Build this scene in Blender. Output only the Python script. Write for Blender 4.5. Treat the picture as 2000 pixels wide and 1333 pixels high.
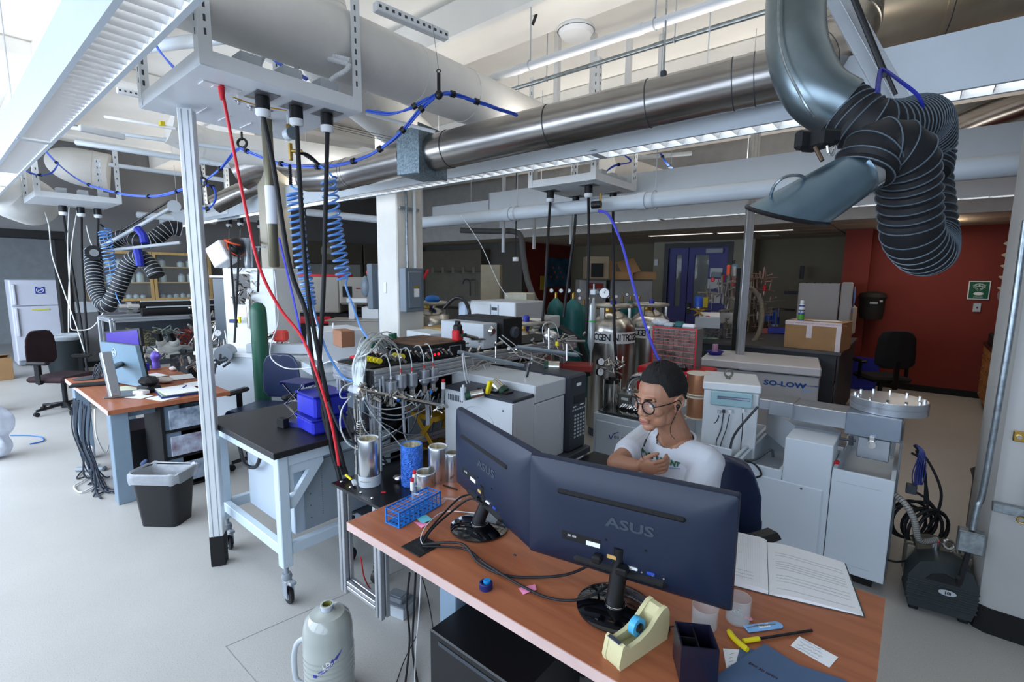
import bpy, math, random
from math import sin, cos, pi, radians
from mathutils import Matrix, Vector as V
MR=Matrix.Rotation; MT=Matrix.Translation
for o in list(bpy.data.objects): bpy.data.objects.remove(o)
SC = bpy.context.scene
COL = SC.collection
random.seed(7)
rnd=random.Random(4); RN=lambda: rnd.random()
# ---------------------------------------------------------------- camera
H = 1.75; FPX = 949.0; YAW, PIT, ROL = -0.693, 0.1331, 0.0102
_f = V((sin(YAW)*cos(PIT), cos(YAW)*cos(PIT), -sin(PIT)))
_r = V((cos(YAW), -sin(YAW), 0)); _u = _r.cross(_f)
CR = _r*cos(ROL)+_u*sin(ROL); CU = -_r*sin(ROL)+_u*cos(ROL); CF = _f
cd = bpy.data.cameras.new('camera'); cam = bpy.data.objects.new('camera', cd); COL.objects.link(cam)
cd.sensor_width = 36; cd.lens = FPX/2000*36; cd.clip_start = .05; cd.clip_end = 100
cam.matrix_world = Matrix(((CR.x,CU.x,-CF.x,0),(CR.y,CU.y,-CF.y,0),(CR.z,CU.z,-CF.z,H),(0,0,0,1)))
SC.camera = cam
# ---------------------------------------------------------------- light and exposure
SC.view_settings.view_transform = 'Standard'; SC.view_settings.look = 'None'
SC.view_settings.gamma = 1; SC.view_settings.use_curve_mapping = False
SC.view_settings.exposure = 0.0
w = bpy.data.worlds.new('sky'); SC.world = w; w.use_nodes = True
bg = w.node_tree.nodes['Background']; bg.inputs[0].default_value = (.62,.76,1,1); bg.inputs[1].default_value = 1.35
def area(name, loc, size, rot, power, col=(1,1,1)):
    l = bpy.data.lights.new(name, 'AREA'); l.shape = 'RECTANGLE'; l.size, l.size_y = size
    l.energy = power; l.color = col
    o = bpy.data.objects.new(name, l); COL.objects.link(o); o.location = loc; o.rotation_euler = rot
    o['kind'] = 'helper'
    return o
# window daylight from the glazed side behind and to the left of the camera
for i in range(7): area('window_daylight', (1.7-2.3*i,-2.05,1.95), (2.1,2.3), (radians(48),0,0), (38,52,85,130,165,130,60)[i], (.72,.84,1))
# the pendant strip lamps: up light on the deck, weak down light
for nm, xc, y, L, up, dn in (('a',-6,.57,11,44,8),('b',-5.3,3.14,12.4,52,8),('c',-1.8,5.05,5.4,26,5),('d',-2.6,7.1,7,22,4)):
    area('strip_lamp_up', (xc,y,2.87), (L,.16), (pi,0,0), up, (1,.95,.88))
    area('strip_lamp_down', (xc,y,2.66), (L,.12), (0,0,0), dn, (1,.97,.92))
area('far_lamp', (.1,9.0,2.5), (.5,.3), (0,0,0), 11, (1,.84,.66))
# ---------------------------------------------------------------- pixel helper: a photo point on a known plane
def RAY(px, py): return CR*((px-1000)/FPX) - CU*((py-666.5)/FPX) + CF
def P(px, py, z=None, x=None, y=None, d=None):
    r = RAY(px, py)
    t = d if d is not None else (z-H)/r.z if z is not None else x/r.x if x is not None else y/r.y
    return V((0,0,H)) + r*t
# ---------------------------------------------------------------- materials
def lin(c):
    if isinstance(c, str): c = tuple(int(c[i:i+2],16)/255 for i in (0,2,4))
    return tuple((v/12.92 if v <= .04045 else ((v+.055)/1.055)**2.4) for v in c)
MATS = {}
def mat(name, col, rough=.5, metal=0, var=.08, sc=6, bump=0, bsc=60, trans=0, alpha=1, emit=0, col2=None, stretch=None, coat=0, ior=1.45):
    if name in MATS: return MATS[name]
    m = bpy.data.materials.new(name); m.use_nodes = True; nt = m.node_tree; N = nt.nodes; Lk = nt.links
    b = N['Principled BSDF']; c = lin(col)
    b.inputs['Roughness'].default_value = rough; b.inputs['Metallic'].default_value = metal
    b.inputs['Transmission Weight'].default_value = trans; b.inputs['Alpha'].default_value = alpha
    b.inputs['Coat Weight'].default_value = coat; b.inputs['IOR'].default_value = ior
    tc = N.new('ShaderNodeTexCoord'); mp = N.new('ShaderNodeMapping'); Lk.new(tc.outputs['Object'], mp.inputs[0])
    if stretch: mp.inputs['Scale'].default_value = stretch
    if var or col2:
        n = N.new('ShaderNodeTexNoise'); n.inputs['Scale'].default_value = sc; n.inputs['Detail'].default_value = 5; n.inputs['Roughness'].default_value = .6
        Lk.new(mp.outputs[0], n.inputs['Vector'])
        r = N.new('ShaderNodeValToRGB'); r.color_ramp.elements[0].position = .32; r.color_ramp.elements[1].position = .68
        c2 = lin(col2) if col2 else c
        a = tuple(min(1,v*(1-var)) for v in c); d = tuple(min(1,v*(1+var)) for v in c2)
        r.color_ramp.elements[0].color = (*a,1); r.color_ramp.elements[1].color = (*d,1)
        Lk.new(n.outputs['Fac'], r.inputs[0]); Lk.new(r.outputs[0], b.inputs['Base Color'])
    else: b.inputs['Base Color'].default_value = (*c,1)
    if bump:
        n2 = N.new('ShaderNodeTexNoise'); n2.inputs['Scale'].default_value = bsc; n2.inputs['Detail'].default_value = 3
        Lk.new(mp.outputs[0], n2.inputs['Vector'])
        bp = N.new('ShaderNodeBump'); bp.inputs['Strength'].default_value = bump; bp.inputs['Distance'].default_value = .01
        Lk.new(n2.outputs['Fac'], bp.inputs['Height']); Lk.new(bp.outputs[0], b.inputs['Normal'])
    if emit:
        b.inputs['Emission Color'].default_value = (*c,1); b.inputs['Emission Strength'].default_value = emit
    MATS[name] = m; return m
white = mat('white paint','e6e8ea',.55,var=.03,sc=2)
cream = mat('warm white deck paint','ebe9e4',.8,var=.05,sc=1.5)
insul = mat('painted pipe wrap','e3e2de',.7,var=.06,sc=3,bump=.35,bsc=9)
powder = mat('white powder coat','dfe4e8',.35,var=.02)
bluew = mat('cool white cabinet enamel','cfd9e2',.4,var=.02,sc=3)
grey = mat('grey enamel','8c949c',.45,var=.05)
lgrey = mat('light grey enamel','b9c0c6',.45,var=.04)
dgrey = mat('dark grey plastic','3a3f46',.5,var=.08)
black = mat('black plastic','101114',.38,var=.1)
blackm = mat('matt black','0c0c0e',.7,var=.1)
rubber = mat('black rubber','141519',.6,var=.15)
navy = mat('monitor back plastic','182338',.42,var=.06,sc=30,bump=.03,bsc=900)
alu = mat('anodised aluminium extrusion','b9bdc2',.35,.75,var=.05,stretch=(1,1,20))
steel = mat('brushed stainless steel','b8b5ae',.24,1,var=.1,sc=8,stretch=(8,8,.5))
chrome = mat('polished metal','d8d8d8',.12,1,var=.05)
galv = mat('galvanised steel','98a2a8',.32,.9,var=.3,sc=26)
spang = mat('spangled galvanised steel','7f8f98',.5,.6,var=.4,sc=70)
ductm = mat('dull spiral duct metal','a09c98',.27,1,var=.14,sc=3,stretch=(1,6,6),bump=.08,bsc=4)
glass = mat('clear glass','f4fafc',.04,0,var=0,trans=1,ior=1.3)
gglass = mat('thin glass','dfe8ea',.05,0,var=0,alpha=.2)
cglass = mat('cabinet glass','dfe8ea',.05,0,var=0,alpha=.07)
frost = mat('translucent bag film','dfe8f0',.25,0,var=.1,alpha=.35,bump=.6,bsc=14)
woodd = mat('cherry laminate','99583a',.38,var=.08,sc=3,col2='a56442',stretch=(.6,9,9))
woodm = mat('maple veneer','b99a66',.5,var=.12,sc=3,stretch=(9,9,.8))
woodo = mat('oak cabinet','a8703a',.5,var=.14,sc=4,stretch=(9,9,.8))
card = mat('brown cardboard','a5815a',.85,var=.08)
red = mat('red enamel','c81f28',.4,var=.06)
orange = mat('orange plastic','e3562a',.5)
yellow = mat('yellow plastic','e3cf1c',.45,var=.05)
gold = mat('gold anodised metal','a8801e',.35,.6)
brass = mat('brass','b3924e',.3,1)
blue = mat('blue plastic','2272c4',.4,var=.06)
dblue = mat('deep blue plastic','232c9c',.4,var=.08)
navyv = mat('navy vinyl','1e2947',.34,var=.1,sc=8,bump=.05,bsc=200)
tubeb = mat('clear blue hose','5d93d8',.22,var=.1,coat=.5)
netb = mat('blue network cable','2d57c4',.45)
violet = mat('violet hose','4a50d8',.4)
green = mat('teal gas bottle paint','1b6060',.38,var=.1)
ltube = mat('milky plastic tubing','cfd6d6',.35,var=.06)
wcord = mat('white cord','dfe0e0',.5)
paper = mat('white paper','eceef0',.8,var=.02)
pink = mat('pink paper','f08fb4',.8)
cyan = mat('turquoise paper','6ac0cf',.8)
purple = mat('purple nitrile','6a58c0',.55,var=.1)
foil = mat('crumpled foil','cfcfd0',.25,1,var=.2,sc=40,bump=1,bsc=40)
copper = mat('copper wire','c38a66',.35,.7,var=.2,sc=40,stretch=(1,1,30))
bluemet = mat('blue anodised plate','232c6e',.4,.2)
doorv = mat('violet door paint','55569c',.5,var=.04)
ink = mat('dark ink','1b1d24',.7,var=0)
cyaninst = mat('pale cyan enamel','9cc0c8',.4)
# ---------------------------------------------------------------- mesh builder
class G:
    def __init__(s, m=None): s.v=[]; s.f=[]; s.m=m
    def add(s, vs, fs):
        n=len(s.v)
        s.v += [tuple(s.m@V(p)) for p in vs] if s.m else [tuple(p) for p in vs]
        s.f += [tuple(i+n for i in f) for f in fs]; return s
    def box(s, c, d, b=0, R=None):
        x,y,z=d[0]/2,d[1]/2,d[2]/2; c=V(c)
        if b<=0:
            vs=[V((sx*x,sy*y,sz*z)) for sx in(-1,1) for sy in(-1,1) for sz in(-1,1)]
            fs=[(0,1,3,2),(4,6,7,5),(0,4,5,1),(2,3,7,6),(0,2,6,4),(1,5,7,3)]
        else:
            b=min(b,x*.99,y*.99,z*.99); vs=[]; ix={}
            for sx in(-1,1):
                for sy in(-1,1):
                    for sz in(-1,1):
                        for a in range(3):
                            p=[sx*(x-b),sy*(y-b),sz*(z-b)]; p[a]=(sx*x,sy*y,sz*z)[a]
                            ix[sx,sy,sz,a]=len(vs); vs.append(V(p))
            fs=[]
            for a in range(3):
                o=[i for i in range(3) if i!=a]
                for sa in(-1,1):
                    q=[]
                    for (u,v) in((-1,-1),(1,-1),(1,1),(-1,1)):
                        k=[0,0,0]; k[a]=sa; k[o[0]]=u; k[o[1]]=v; q.append(ix[(*k,a)])
                    fs.append(tuple(q if (sa>0)==(a!=1) else q[::-1]))
            for a in range(3):
                o=[i for i in range(3) if i!=a]
                for u in(-1,1):
                    for v in(-1,1):
                        k0=[0,0,0]; k0[a]=-1; k0[o[0]]=u; k0[o[1]]=v; k1=list(k0); k1[a]=1
                        q=[ix[(*k0,o[0])],ix[(*k1,o[0])],ix[(*k1,o[1])],ix[(*k0,o[1])]]
                        if u*v*(1 if a!=1 else -1)>0: q=q[::-1]
                        fs.append(tuple(q[::-1]))
            for sx in(-1,1):
                for sy in(-1,1):
                    for sz in(-1,1):
                        q=[ix[sx,sy,sz,a] for a in range(3)]
                        fs.append(tuple(q if sx*sy*sz>0 else q[::-1]))
        if R is not None: vs=[R@p for p in vs]
        return s.add([p+c for p in vs],fs)
    def bb(s, lo, hi, b=0):
        return s.box([(a+c)/2 for a,c in zip(lo,hi)],[abs(c-a) for a,c in zip(lo,hi)],b)
    def tube(s, pts, r, n=8, closed=False, caps=True):
        pts=[V(p) for p in pts]; k=len(pts)
        rs=r if isinstance(r,(list,tuple)) else [r]*k
        vs=[]; fs=[]; nrm=None
        for i,p in enumerate(pts):
            a=pts[(i-1)%k] if (closed or i>0) else p; b=pts[(i+1)%k] if (closed or i<k-1) else p
            t=(b-a); t=t.normalized() if t.length>1e-9 else V((0,0,1))
            if nrm is None: nrm=t.orthogonal().normalized()
            nrm=(nrm-t*nrm.dot(t)); nrm=nrm.normalized() if nrm.length>1e-6 else t.orthogonal().normalized()
            bi=t.cross(nrm)
            for j in range(n):
                an=2*pi*j/n; vs.append(p+(nrm*cos(an)+bi*sin(an))*rs[i])
        for i in range(k if closed else k-1):
            for j in range(n):
                a=i*n+j; b=i*n+(j+1)%n; c=((i+1)%k)*n
                fs.append((a,b,c+(j+1)%n,c+j))
        if caps and not closed: fs.append(tuple(range(n))[::-1]); fs.append(tuple(range((k-1)*n,k*n)))
        return s.add(vs,fs)
    def cyl(s, a, b, r, r2=None, n=16): return s.tube([a,b],[r,r if r2 is None else r2],n)
    def lathe(s, prof, c=(0,0,0), n=24, ax=None, a0=0, a1=2*pi):
        M=MT(V(c))
        if ax is not None: M=M@V(ax).normalized().to_track_quat('Z','Y').to_matrix().to_4x4()
        vs=[];fs=[];k=len(prof); full=abs(a1-a0-2*pi)<1e-6; nn=n if full else n+1
        for j in range(nn):
            an=a0+(a1-a0)*j/n
            for r,z in prof: vs.append(M@V((r*cos(an),r*sin(an),z)))
        for j in range(n):
            for i in range(k-1):
                a=j*k+i; b=((j+1)%nn)*k+i; fs.append((a,b,b+1,a+1))
        return s.add(vs,fs)
    def ball(s, c, r, n=16, m=10, R=None):
        if not isinstance(r,(tuple,list)): r=(r,r,r)
        vs=[];fs=[];c=V(c)
        for i in range(m+1):
            th=pi*i/m
            for j in range(n):
                p=V((r[0]*sin(th)*cos(2*pi*j/n),r[1]*sin(th)*sin(2*pi*j/n),r[2]*cos(th)))
                vs.append(c+(R@p if R is not None else p))
        for i in range(m):
            for j in range(n):
                a=i*n+j;b=i*n+(j+1)%n
                q=(a,a+n,b+n,b)
                if i==0: q=(a,a+n,b+n)
                if i==m-1: q=(a,a+n,b)
                fs.append(q)
        return s.add(vs,fs)
    def ring(s, c, Rr, r, ax=(0,0,1), n=24, k=8):
        q=V(ax).normalized().to_track_quat('Z','Y')
        return s.tube([V(c)+q@V((Rr*cos(2*pi*i/n),Rr*sin(2*pi*i/n),0)) for i in range(n)],r,k,closed=True)
    def prism(s, poly, h, M=None):      # polygon in local xy, extruded to z=h
        n=len(poly); vs=[V((p[0],p[1],0)) for p in poly]+[V((p[0],p[1],h)) for p in poly]
        if M is not None: vs=[M@p for p in vs]
        fs=[tuple(range(n))[::-1],tuple(range(n,2*n))]+[(i,(i+1)%n,n+(i+1)%n,n+i) for i in range(n)]
        return s.add(vs,fs)
    def sheet(s, rows, th=.002):        # grid of points given thickness along +z
        k=len(rows[0]); r=len(rows); vs=[V(p) for row in rows for p in row]; vs+= [p+V((0,0,th)) for p in vs]
        o=r*k; fs=[]
        for i in range(r-1):
            for j in range(k-1):
                a=i*k+j; fs.append((a,a+k,a+k+1,a+1)); fs.append((o+a,o+a+1,o+a+k+1,o+a+k))
        for j in range(k-1):
            fs.append((j,j+1,o+j+1,o+j)); a=(r-1)*k+j; fs.append((a,o+a,o+a+1,a+1))
        for i in range(r-1):
            a=i*k; fs.append((a,o+a,o+a+k,a+k)); a=i*k+k-1; fs.append((a,a+k,o+a+k,o+a))
        return s.add(vs,fs)
def spl(pts, n=6, closed=False):        # Catmull-Rom through points
    pts=[V(p) for p in pts]; k=len(pts); out=[]
    for i in range(k if closed else k-1):
        g=lambda j: pts[j%k] if closed else pts[max(0,min(k-1,j))]
        p0,p1,p2,p3=g(i-1),g(i),g(i+1),g(i+2)
        for q in range(n):
            t=q/n; out.append(.5*((2*p1)+(p2-p0)*t+(2*p0-5*p1+4*p2-p3)*t*t+(3*p1-p0-3*p2+p3)*t**3))
    if not closed: out.append(pts[-1])
    return out
def mesh(name, g, m, smooth=True):
    me=bpy.data.meshes.new(name); me.from_pydata(g.v,[],g.f); me.validate(); me.update()
    if m: me.materials.append(m)
    if smooth:
        me.polygons.foreach_set('use_smooth',[True]*len(me.polygons)); me.set_sharp_from_angle(angle=.6)
    return me
def meta(o, label=None, cat=None, group=None, kind=None):
    for k,v in (('label',label),('category',cat),('group',group),('kind',kind)):
        if v: o[k]=v
    return o
def T(name, label, cat, loc=(0,0,0), rz=0, group=None):       # empty root of a thing
    o=bpy.data.objects.new(name,None); COL.objects.link(o); o.location=loc; o.rotation_euler=(0,0,rz); o.empty_display_size=.05
    return meta(o,label,cat,group)
def pt(par, name, g, m, label=None, W=False, smooth=True, kind=None):  # a part; W: geometry given in world coordinates
    if W:
        r=par
        while r.parent: r=r.parent
        I=(MT(r.location)@r.rotation_euler.to_matrix().to_4x4()).inverted()
        g.v=[tuple(I@V(p)) for p in g.v]
    o=bpy.data.objects.new(name,mesh(name,g,m,smooth)); COL.objects.link(o); o.parent=par
    return meta(o,label,kind=kind)
def one(name, label, cat, g, m, group=None, loc=None, rz=0, kind=None):     # a thing that is one mesh, world coordinates
    if loc is None:
        n=len(g.v); loc=V((sum(p[0] for p in g.v)/n,sum(p[1] for p in g.v)/n,min(p[2] for p in g.v)))
        g.v=[tuple(V(p)-loc) for p in g.v]
    o=bpy.data.objects.new(name,mesh(name,g,m)); COL.objects.link(o); o.location=loc; o.rotation_euler=(0,0,rz)
    return meta(o,label,cat,group,kind)
def struct(name, g, m, label=None, cat=None):
    o=bpy.data.objects.new(name,mesh(name,g,m,True)); COL.objects.link(o); return meta(o,label,cat,None,'structure')
def dup(root, loc, rz=None, label=None, group=None):
    def cp(o,par):
        c=o.copy(); COL.objects.link(c); c.parent=par
        for ch in KIDS(o): cp(ch,c)
        return c
    r=cp(root,None); r.location=loc
    if rz is not None: r.rotation_euler=(0,0,rz)
    if label: r['label']=label
    if group: r['group']=group
    return r
def KIDS(o): return [c for c in list(bpy.data.objects) if c.parent is o] if False else list(o.children)
def text(par, s, size, M, m, name='lettering', ext=.0006, W=False, label=None, align='CENTER', sx=1, bold=0):
    c=bpy.data.curves.new(name,'FONT'); c.body=s; c.size=size; c.extrude=ext; c.align_x=align; c.align_y='CENTER'; c.resolution_u=2; c.offset=bold
    tmp=bpy.data.objects.new('tmp',c); COL.objects.link(tmp)
    dg=bpy.context.evaluated_depsgraph_get(); me=bpy.data.meshes.new_from_object(tmp.evaluated_get(dg)); bpy.data.objects.remove(tmp)
    me.materials.clear(); me.materials.append(m)
    if W:
        r=par
        while r.parent: r=r.parent
        M=(MT(r.location)@r.rotation_euler.to_matrix().to_4x4()).inverted()@M
    me.transform(M@Matrix.Diagonal((sx,1,1,1)))
    o=bpy.data.objects.new(name,me); COL.objects.link(o); o.parent=par; return meta(o,label)
def FR(o, x, up):      # frame matrix: origin, text direction, up
    x=V(x).normalized(); z=x.cross(V(up)).normalized(); y=z.cross(x)
    return Matrix(((x.x,y.x,z.x,o[0]),(x.y,y.y,z.y,o[1]),(x.z,y.z,z.z,o[2]),(0,0,0,1)))
def cable(name, label, cat, pts, r, m, n=6, group=None, seg=7):
    return one(name,label,cat,G().tube(spl(pts,seg),r,n),m,group)
# ================================================================ SETTING
floorm = mat('speckled vinyl floor','b3b1ac',.42,var=.05,sc=1.2,bump=.04,bsc=120)
nt=floorm.node_tree; n=nt.nodes.new('ShaderNodeTexNoise'); n.inputs['Scale'].default_value=230; n.inputs['Detail'].default_value=2
tcn=nt.nodes.new('ShaderNodeTexCoord'); nt.links.new(tcn.outputs['Object'],n.inputs['Vector'])
rp=nt.nodes.new('ShaderNodeValToRGB'); rp.color_ramp.elements[0].position=.36; rp.color_ramp.elements[0].color=(.55,.54,.53,1); rp.color_ramp.elements[1].position=.46; rp.color_ramp.elements[1].color=(1,1,1,1)
mx=nt.nodes.new('ShaderNodeMix'); mx.data_type='RGBA'; mx.blend_type='MULTIPLY'; mx.inputs[0].default_value=.5
src=nt.nodes['Principled BSDF'].inputs['Base Color'].links[0].from_socket
nt.links.new(n.outputs['Fac'],rp.inputs[0]); nt.links.new(src,mx.inputs[6]); nt.links.new(rp.outputs[0],mx.inputs[7]); nt.links.new(mx.outputs[2],nt.nodes['Principled BSDF'].inputs['Base Color'])
struct('floor',G().bb((-18,-3,-.1),(4,13.2,0)),floorm)
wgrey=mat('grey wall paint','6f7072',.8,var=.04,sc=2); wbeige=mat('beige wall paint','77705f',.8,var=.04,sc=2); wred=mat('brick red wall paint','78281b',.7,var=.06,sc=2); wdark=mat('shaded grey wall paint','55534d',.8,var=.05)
tile=mat('acoustic ceiling tile','b9ae9c',.9,var=.06,bump=.2,bsc=200)
ZS=2.56
# high deck with concrete beams
struct('ceiling',G().bb((-18,-2.4,4.0),(4,8.2,4.12)),cream)
for i,(y0,y1) in enumerate(((-1.4,-1.05),(.9,1.25),(3.0,3.44),(5.2,5.6),(7.2,7.6))):
    struct('trim_%d'%(i+1),G().bb((-18,y0,3.7),(4,y1,4.0),.02),cream)
for i,x in enumerate((-14,-10.5,-7.2,-4.6,.9)):
    struct('trim_%d'%(i+6),G().bb((x,-2.4,3.82),(x+.25,8.1,4.0),.02),cream)
# low tiled ceiling and its soffit
g=G().bb((-12,8.15,ZS),(4,8.25,4.0)); struct('trim_20',g,mat('soffit paint','a9a9a8',.8))
low=struct('ceiling_low',G().bb((-12,8.2,ZS+.02),(4,13.2,ZS+.1)),mat('ceiling grid metal','8b8577',.7))
for i in range(14):
    for j in range(8):
        x=-11.9+i*1.2+.0; y=8.27+j*.6
        if x<-9 and j>6: continue
        pt(low,'tile',G().box((x+.6,y+.3,ZS+.012),(1.185,.585,.02),.004),tile)
# walls
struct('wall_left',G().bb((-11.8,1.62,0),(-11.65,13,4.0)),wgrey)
struct('wall_left_beyond',G().bb((-17,-2.4,0),(-16.85,8,4)),mat('pale grey wall paint','a5a9ad',.8))
struct('wall_fridge_room',G().bb((-17,3.6,0),(-11.8,3.75,4.0)),mat('pale grey wall paint','a5a9ad',.8))
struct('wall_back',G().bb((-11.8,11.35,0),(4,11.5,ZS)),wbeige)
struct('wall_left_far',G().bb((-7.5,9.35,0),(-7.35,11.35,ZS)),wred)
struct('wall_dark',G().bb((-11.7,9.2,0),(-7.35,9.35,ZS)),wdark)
struct('wall_red',G().bb((-.65,9.95,0),(1.05,11.4,ZS)),wred)
struct('wall_red_pier',G().bb((-1.0,9.75,0),(-.64,11.4,ZS)),wred)
struct('wall_right',G().bb((1.0,5,0),(1.12,10,ZS+1.4)),wred)
struct('baseboard_red',G().bb((-.66,9.925,0),(1.0,9.95,.1),.004),blackm)
struct('baseboard_left',G().bb((-11.65,1.7,0),(-11.62,9.2,.1),.004),blackm)
# black framed opening to the fridge room
fr=struct('door_1',G().bb((-11.85,1.5,0),(-11.6,1.68,2.3),.01),blackm)
pt(fr,'lintel',G().bb((-11.85,-2.4,2.3),(-11.6,1.68,2.44),.01),blackm)
struct('wall_left_above',G().bb((-11.8,-2.4,2.44),(-11.65,1.62,4.0)),wgrey)
# beige door wall with the violet double door
a=P(1275,470,z=ZS); b=P(1468,467,z=ZS)
yb=11.0
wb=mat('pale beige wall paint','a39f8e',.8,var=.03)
x0=P(1275,540,y=yb).x; x1=P(1296,540,y=yb).x; x2=P(1429,540,y=yb).x; x3=P(1470,540,y=yb).x
dz=P(1296,477,y=yb).z
struct('wall_door_left',G().bb((x0,yb,0),(x1,yb+.4,ZS)),wb)
struct('wall_door_right',G().bb((x2,yb,0),(x3,yb+.4,ZS)),wb)
struct('wall_door_top',G().bb((x1,yb,dz),(x2,yb+.4,ZS)),wb)
df=struct('door_2',G().bb((x1,yb-.02,0),(x1+.1,yb+.1,dz)).bb((x2-.1,yb-.02,0),(x2,yb+.1,dz)).bb((x1+.1,yb-.02,dz-.1),(x2-.1,yb+.1,dz)),black)
xm=P(1342,540,y=yb).x
def leaf(xa,xb,wa,wb_,za,zb,par,nm):
    y0,y1=yb+.03,yb+.075
    g=G().bb((xa,y0,0),(wa,y1,dz-.1)).bb((wb_,y0,0),(xb,y1,dz-.1)).bb((wa,y0,0),(wb_,y1,za)).bb((wa,y0,zb),(wb_,y1,dz-.1))
    o=pt(par,nm,g,doorv); 
    pt(o,'pane',G().bb((wa,y0+.02,za),(wb_,y0+.026,zb)),gglass); return o
l1=leaf(x1+.1,xm-.01,P(1318,540,y=yb).x,P(1329,540,y=yb).x,P(1320,598,y=yb).z,P(1320,498,y=yb).z,df,'leaf')
l2=leaf(xm+.01,x2-.1,P(1354,540,y=yb).x,P(1382,540,y=yb).x,P(1365,600,y=yb).z,P(1365,498,y=yb).z,df,'leaf')
c=P(1396,490,y=yb); pt(l2,'door_closer',G().box((c.x,yb+.0,c.z),(.36,.06,.1),.01),lgrey)
c=P(1341,602,y=yb); pt(l2,'handle',G().box((c.x+.03,yb+.015,c.z),(.1,.03,.25),.006).cyl((c.x+.03,yb,c.z),(c.x+.03,yb-.06,c.z),.01),chrome)
struct('wall_corridor',G().bb((x1-1,yb+2.2,0),(x2+1,yb+2.3,ZS)),mat('warm corridor wall','8c6a40',.8))
# glazed front wall behind the camera, and the near right wall
fw_=mat('front wall paint','a9abad',.8)
struct('wall_front',G().bb((-18,-1.95,0),(4,-1.8,.8)).bb((-18,-1.95,3.15),(4,-1.8,4)),fw_)
for i in range(8): struct('window_%d'%(i+1),G().bb((.55-2.3*i,-1.93,.8),(.65-2.3*i,-1.83,3.15)).bb((.65-2.3*i,-1.93,.8),(2.85-2.3*i,-1.83,.86)),lgrey)
struct('wall_right_near',G().bb((3.2,-1.8,0),(3.35,8.2,4)),fw_)
# structural pillars
pb=P(776,520,d=5.2)
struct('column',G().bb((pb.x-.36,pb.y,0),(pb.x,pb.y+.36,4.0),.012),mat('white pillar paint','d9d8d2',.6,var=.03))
c2=P(1895,1225,z=0)
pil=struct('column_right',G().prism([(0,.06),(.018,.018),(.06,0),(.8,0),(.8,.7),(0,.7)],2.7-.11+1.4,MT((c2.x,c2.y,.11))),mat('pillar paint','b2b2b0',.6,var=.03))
pt(pil,'base_cove',G().prism([(-.01,.05),(.01,.01),(.05,-.012),(.82,-.012),(.82,.72),(-.01,.72)],.13,MT((c2.x,c2.y,0))),blackm)
pw=P(545,540,x=-6.3)
struct('column_behind',G().bb((-6.6,pw.y-.08,0),(-6.3,pw.y+.2,4.0),.01),mat('beige pillar paint','b0a999',.7,var=.03))  # rear column, beige paint of its own
# ================================================================ CEILING SERVICES
louv=mat('bright louvre metal','d7dade',.3,.6,var=.04)
lampm=mat('lit fluorescent tube','fff6ea',.5,var=0,emit=7)
traym=mat('pale blue-grey fixture enamel','c3ccd4',.45,var=.02)
# pendant strip lamps
def strip(y, x0, x1, label, blades, zb=2.6, w=.17, h=.25, joints=()):
    t=T('pendant_lamp',label,'ceiling lamp',((x0+x1)/2,y+w/2,zb),group=None)
    pt(t,'side_panel',G().bb((x0,y,zb),(x1,y+.012,zb+h)).bb((x0,y-.006,zb-.004),(x1,y+.016,zb+.014)),traym,W=1)
    pt(t,'side_panel',G().bb((x0,y+w-.012,zb),(x1,y+w,zb+h)).bb((x0,y+w-.016,zb-.004),(x1,y+w+.006,zb+.014)),traym,W=1)
    pt(t,'lamp_tray',G().bb((x0,y+.012,zb+.13),(x1,y+w-.012,zb+.15)),louv,W=1)
    pt(t,'lamp_tube',G().cyl((x0+.05,y+w/2,zb+.1),(x1-.05,y+w/2,zb+.1),.012,n=8),lampm,W=1)
    for x in (x0,x1): pt(t,'end_plate',G().bb((x-.006,y,zb),(x+.006,y+w,zb+h)),traym,W=1)
    for x in joints: pt(t,'joint_plate',G().bb((x-.03,y,zb-.006),(x+.03,y+w,zb+.02)),lgrey,W=1)
    if blades:
        n0,n1,st=blades; me=None; x=n0; k=0
        while x<n1 and k<150:
            if me is None: me=pt(t,'louvre_blade',G(MT((x,y+w/2,zb+.035))@MR(.35,4,'Y')).box((0,0,-.012),(.004,w-.026,.05)),louv,W=1); bx=x
            else:
                o=me.copy(); COL.objects.link(o); o.location=(x-bx,0,0)
            x+=st;k+=1
    for x in [x0+.8+i*2.4 for i in range(int((x1-x0)/2.4)+1)]:
        if x<x1: pt(t,'hanger_rod',G().cyl((x,y+w/2,zb+h-.1),(x,y+w/2,4.0),.004,n=6),lgrey,W=1)
    return t
strip(.47,-11.0,-.6,'long pendant strip lamp with ribbed louvre at the upper left corner',(-6.2,-1.2,.075),joints=(-4.55,-7.2))
strip(3.05,-11.5,1.6,'long pendant strip lamp running just behind the round metal duct',(-5.2,1.4,.11),joints=(-1.82,))
strip(4.97,-4.55,1.6,'pendant strip lamp behind the central service panel',(-4.4,1.5,.16),joints=(-2.2,))
strip(5.4,-6.2,-4.95,'short grey pendant lamp stub left of the white pillar',None)
strip(6.95,-6.1,1.3,'pendant strip lamp nearest the tiled ceiling, furthest of the full-width ones',(-5.9,1.2,.22),joints=(-3.0,))
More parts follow.
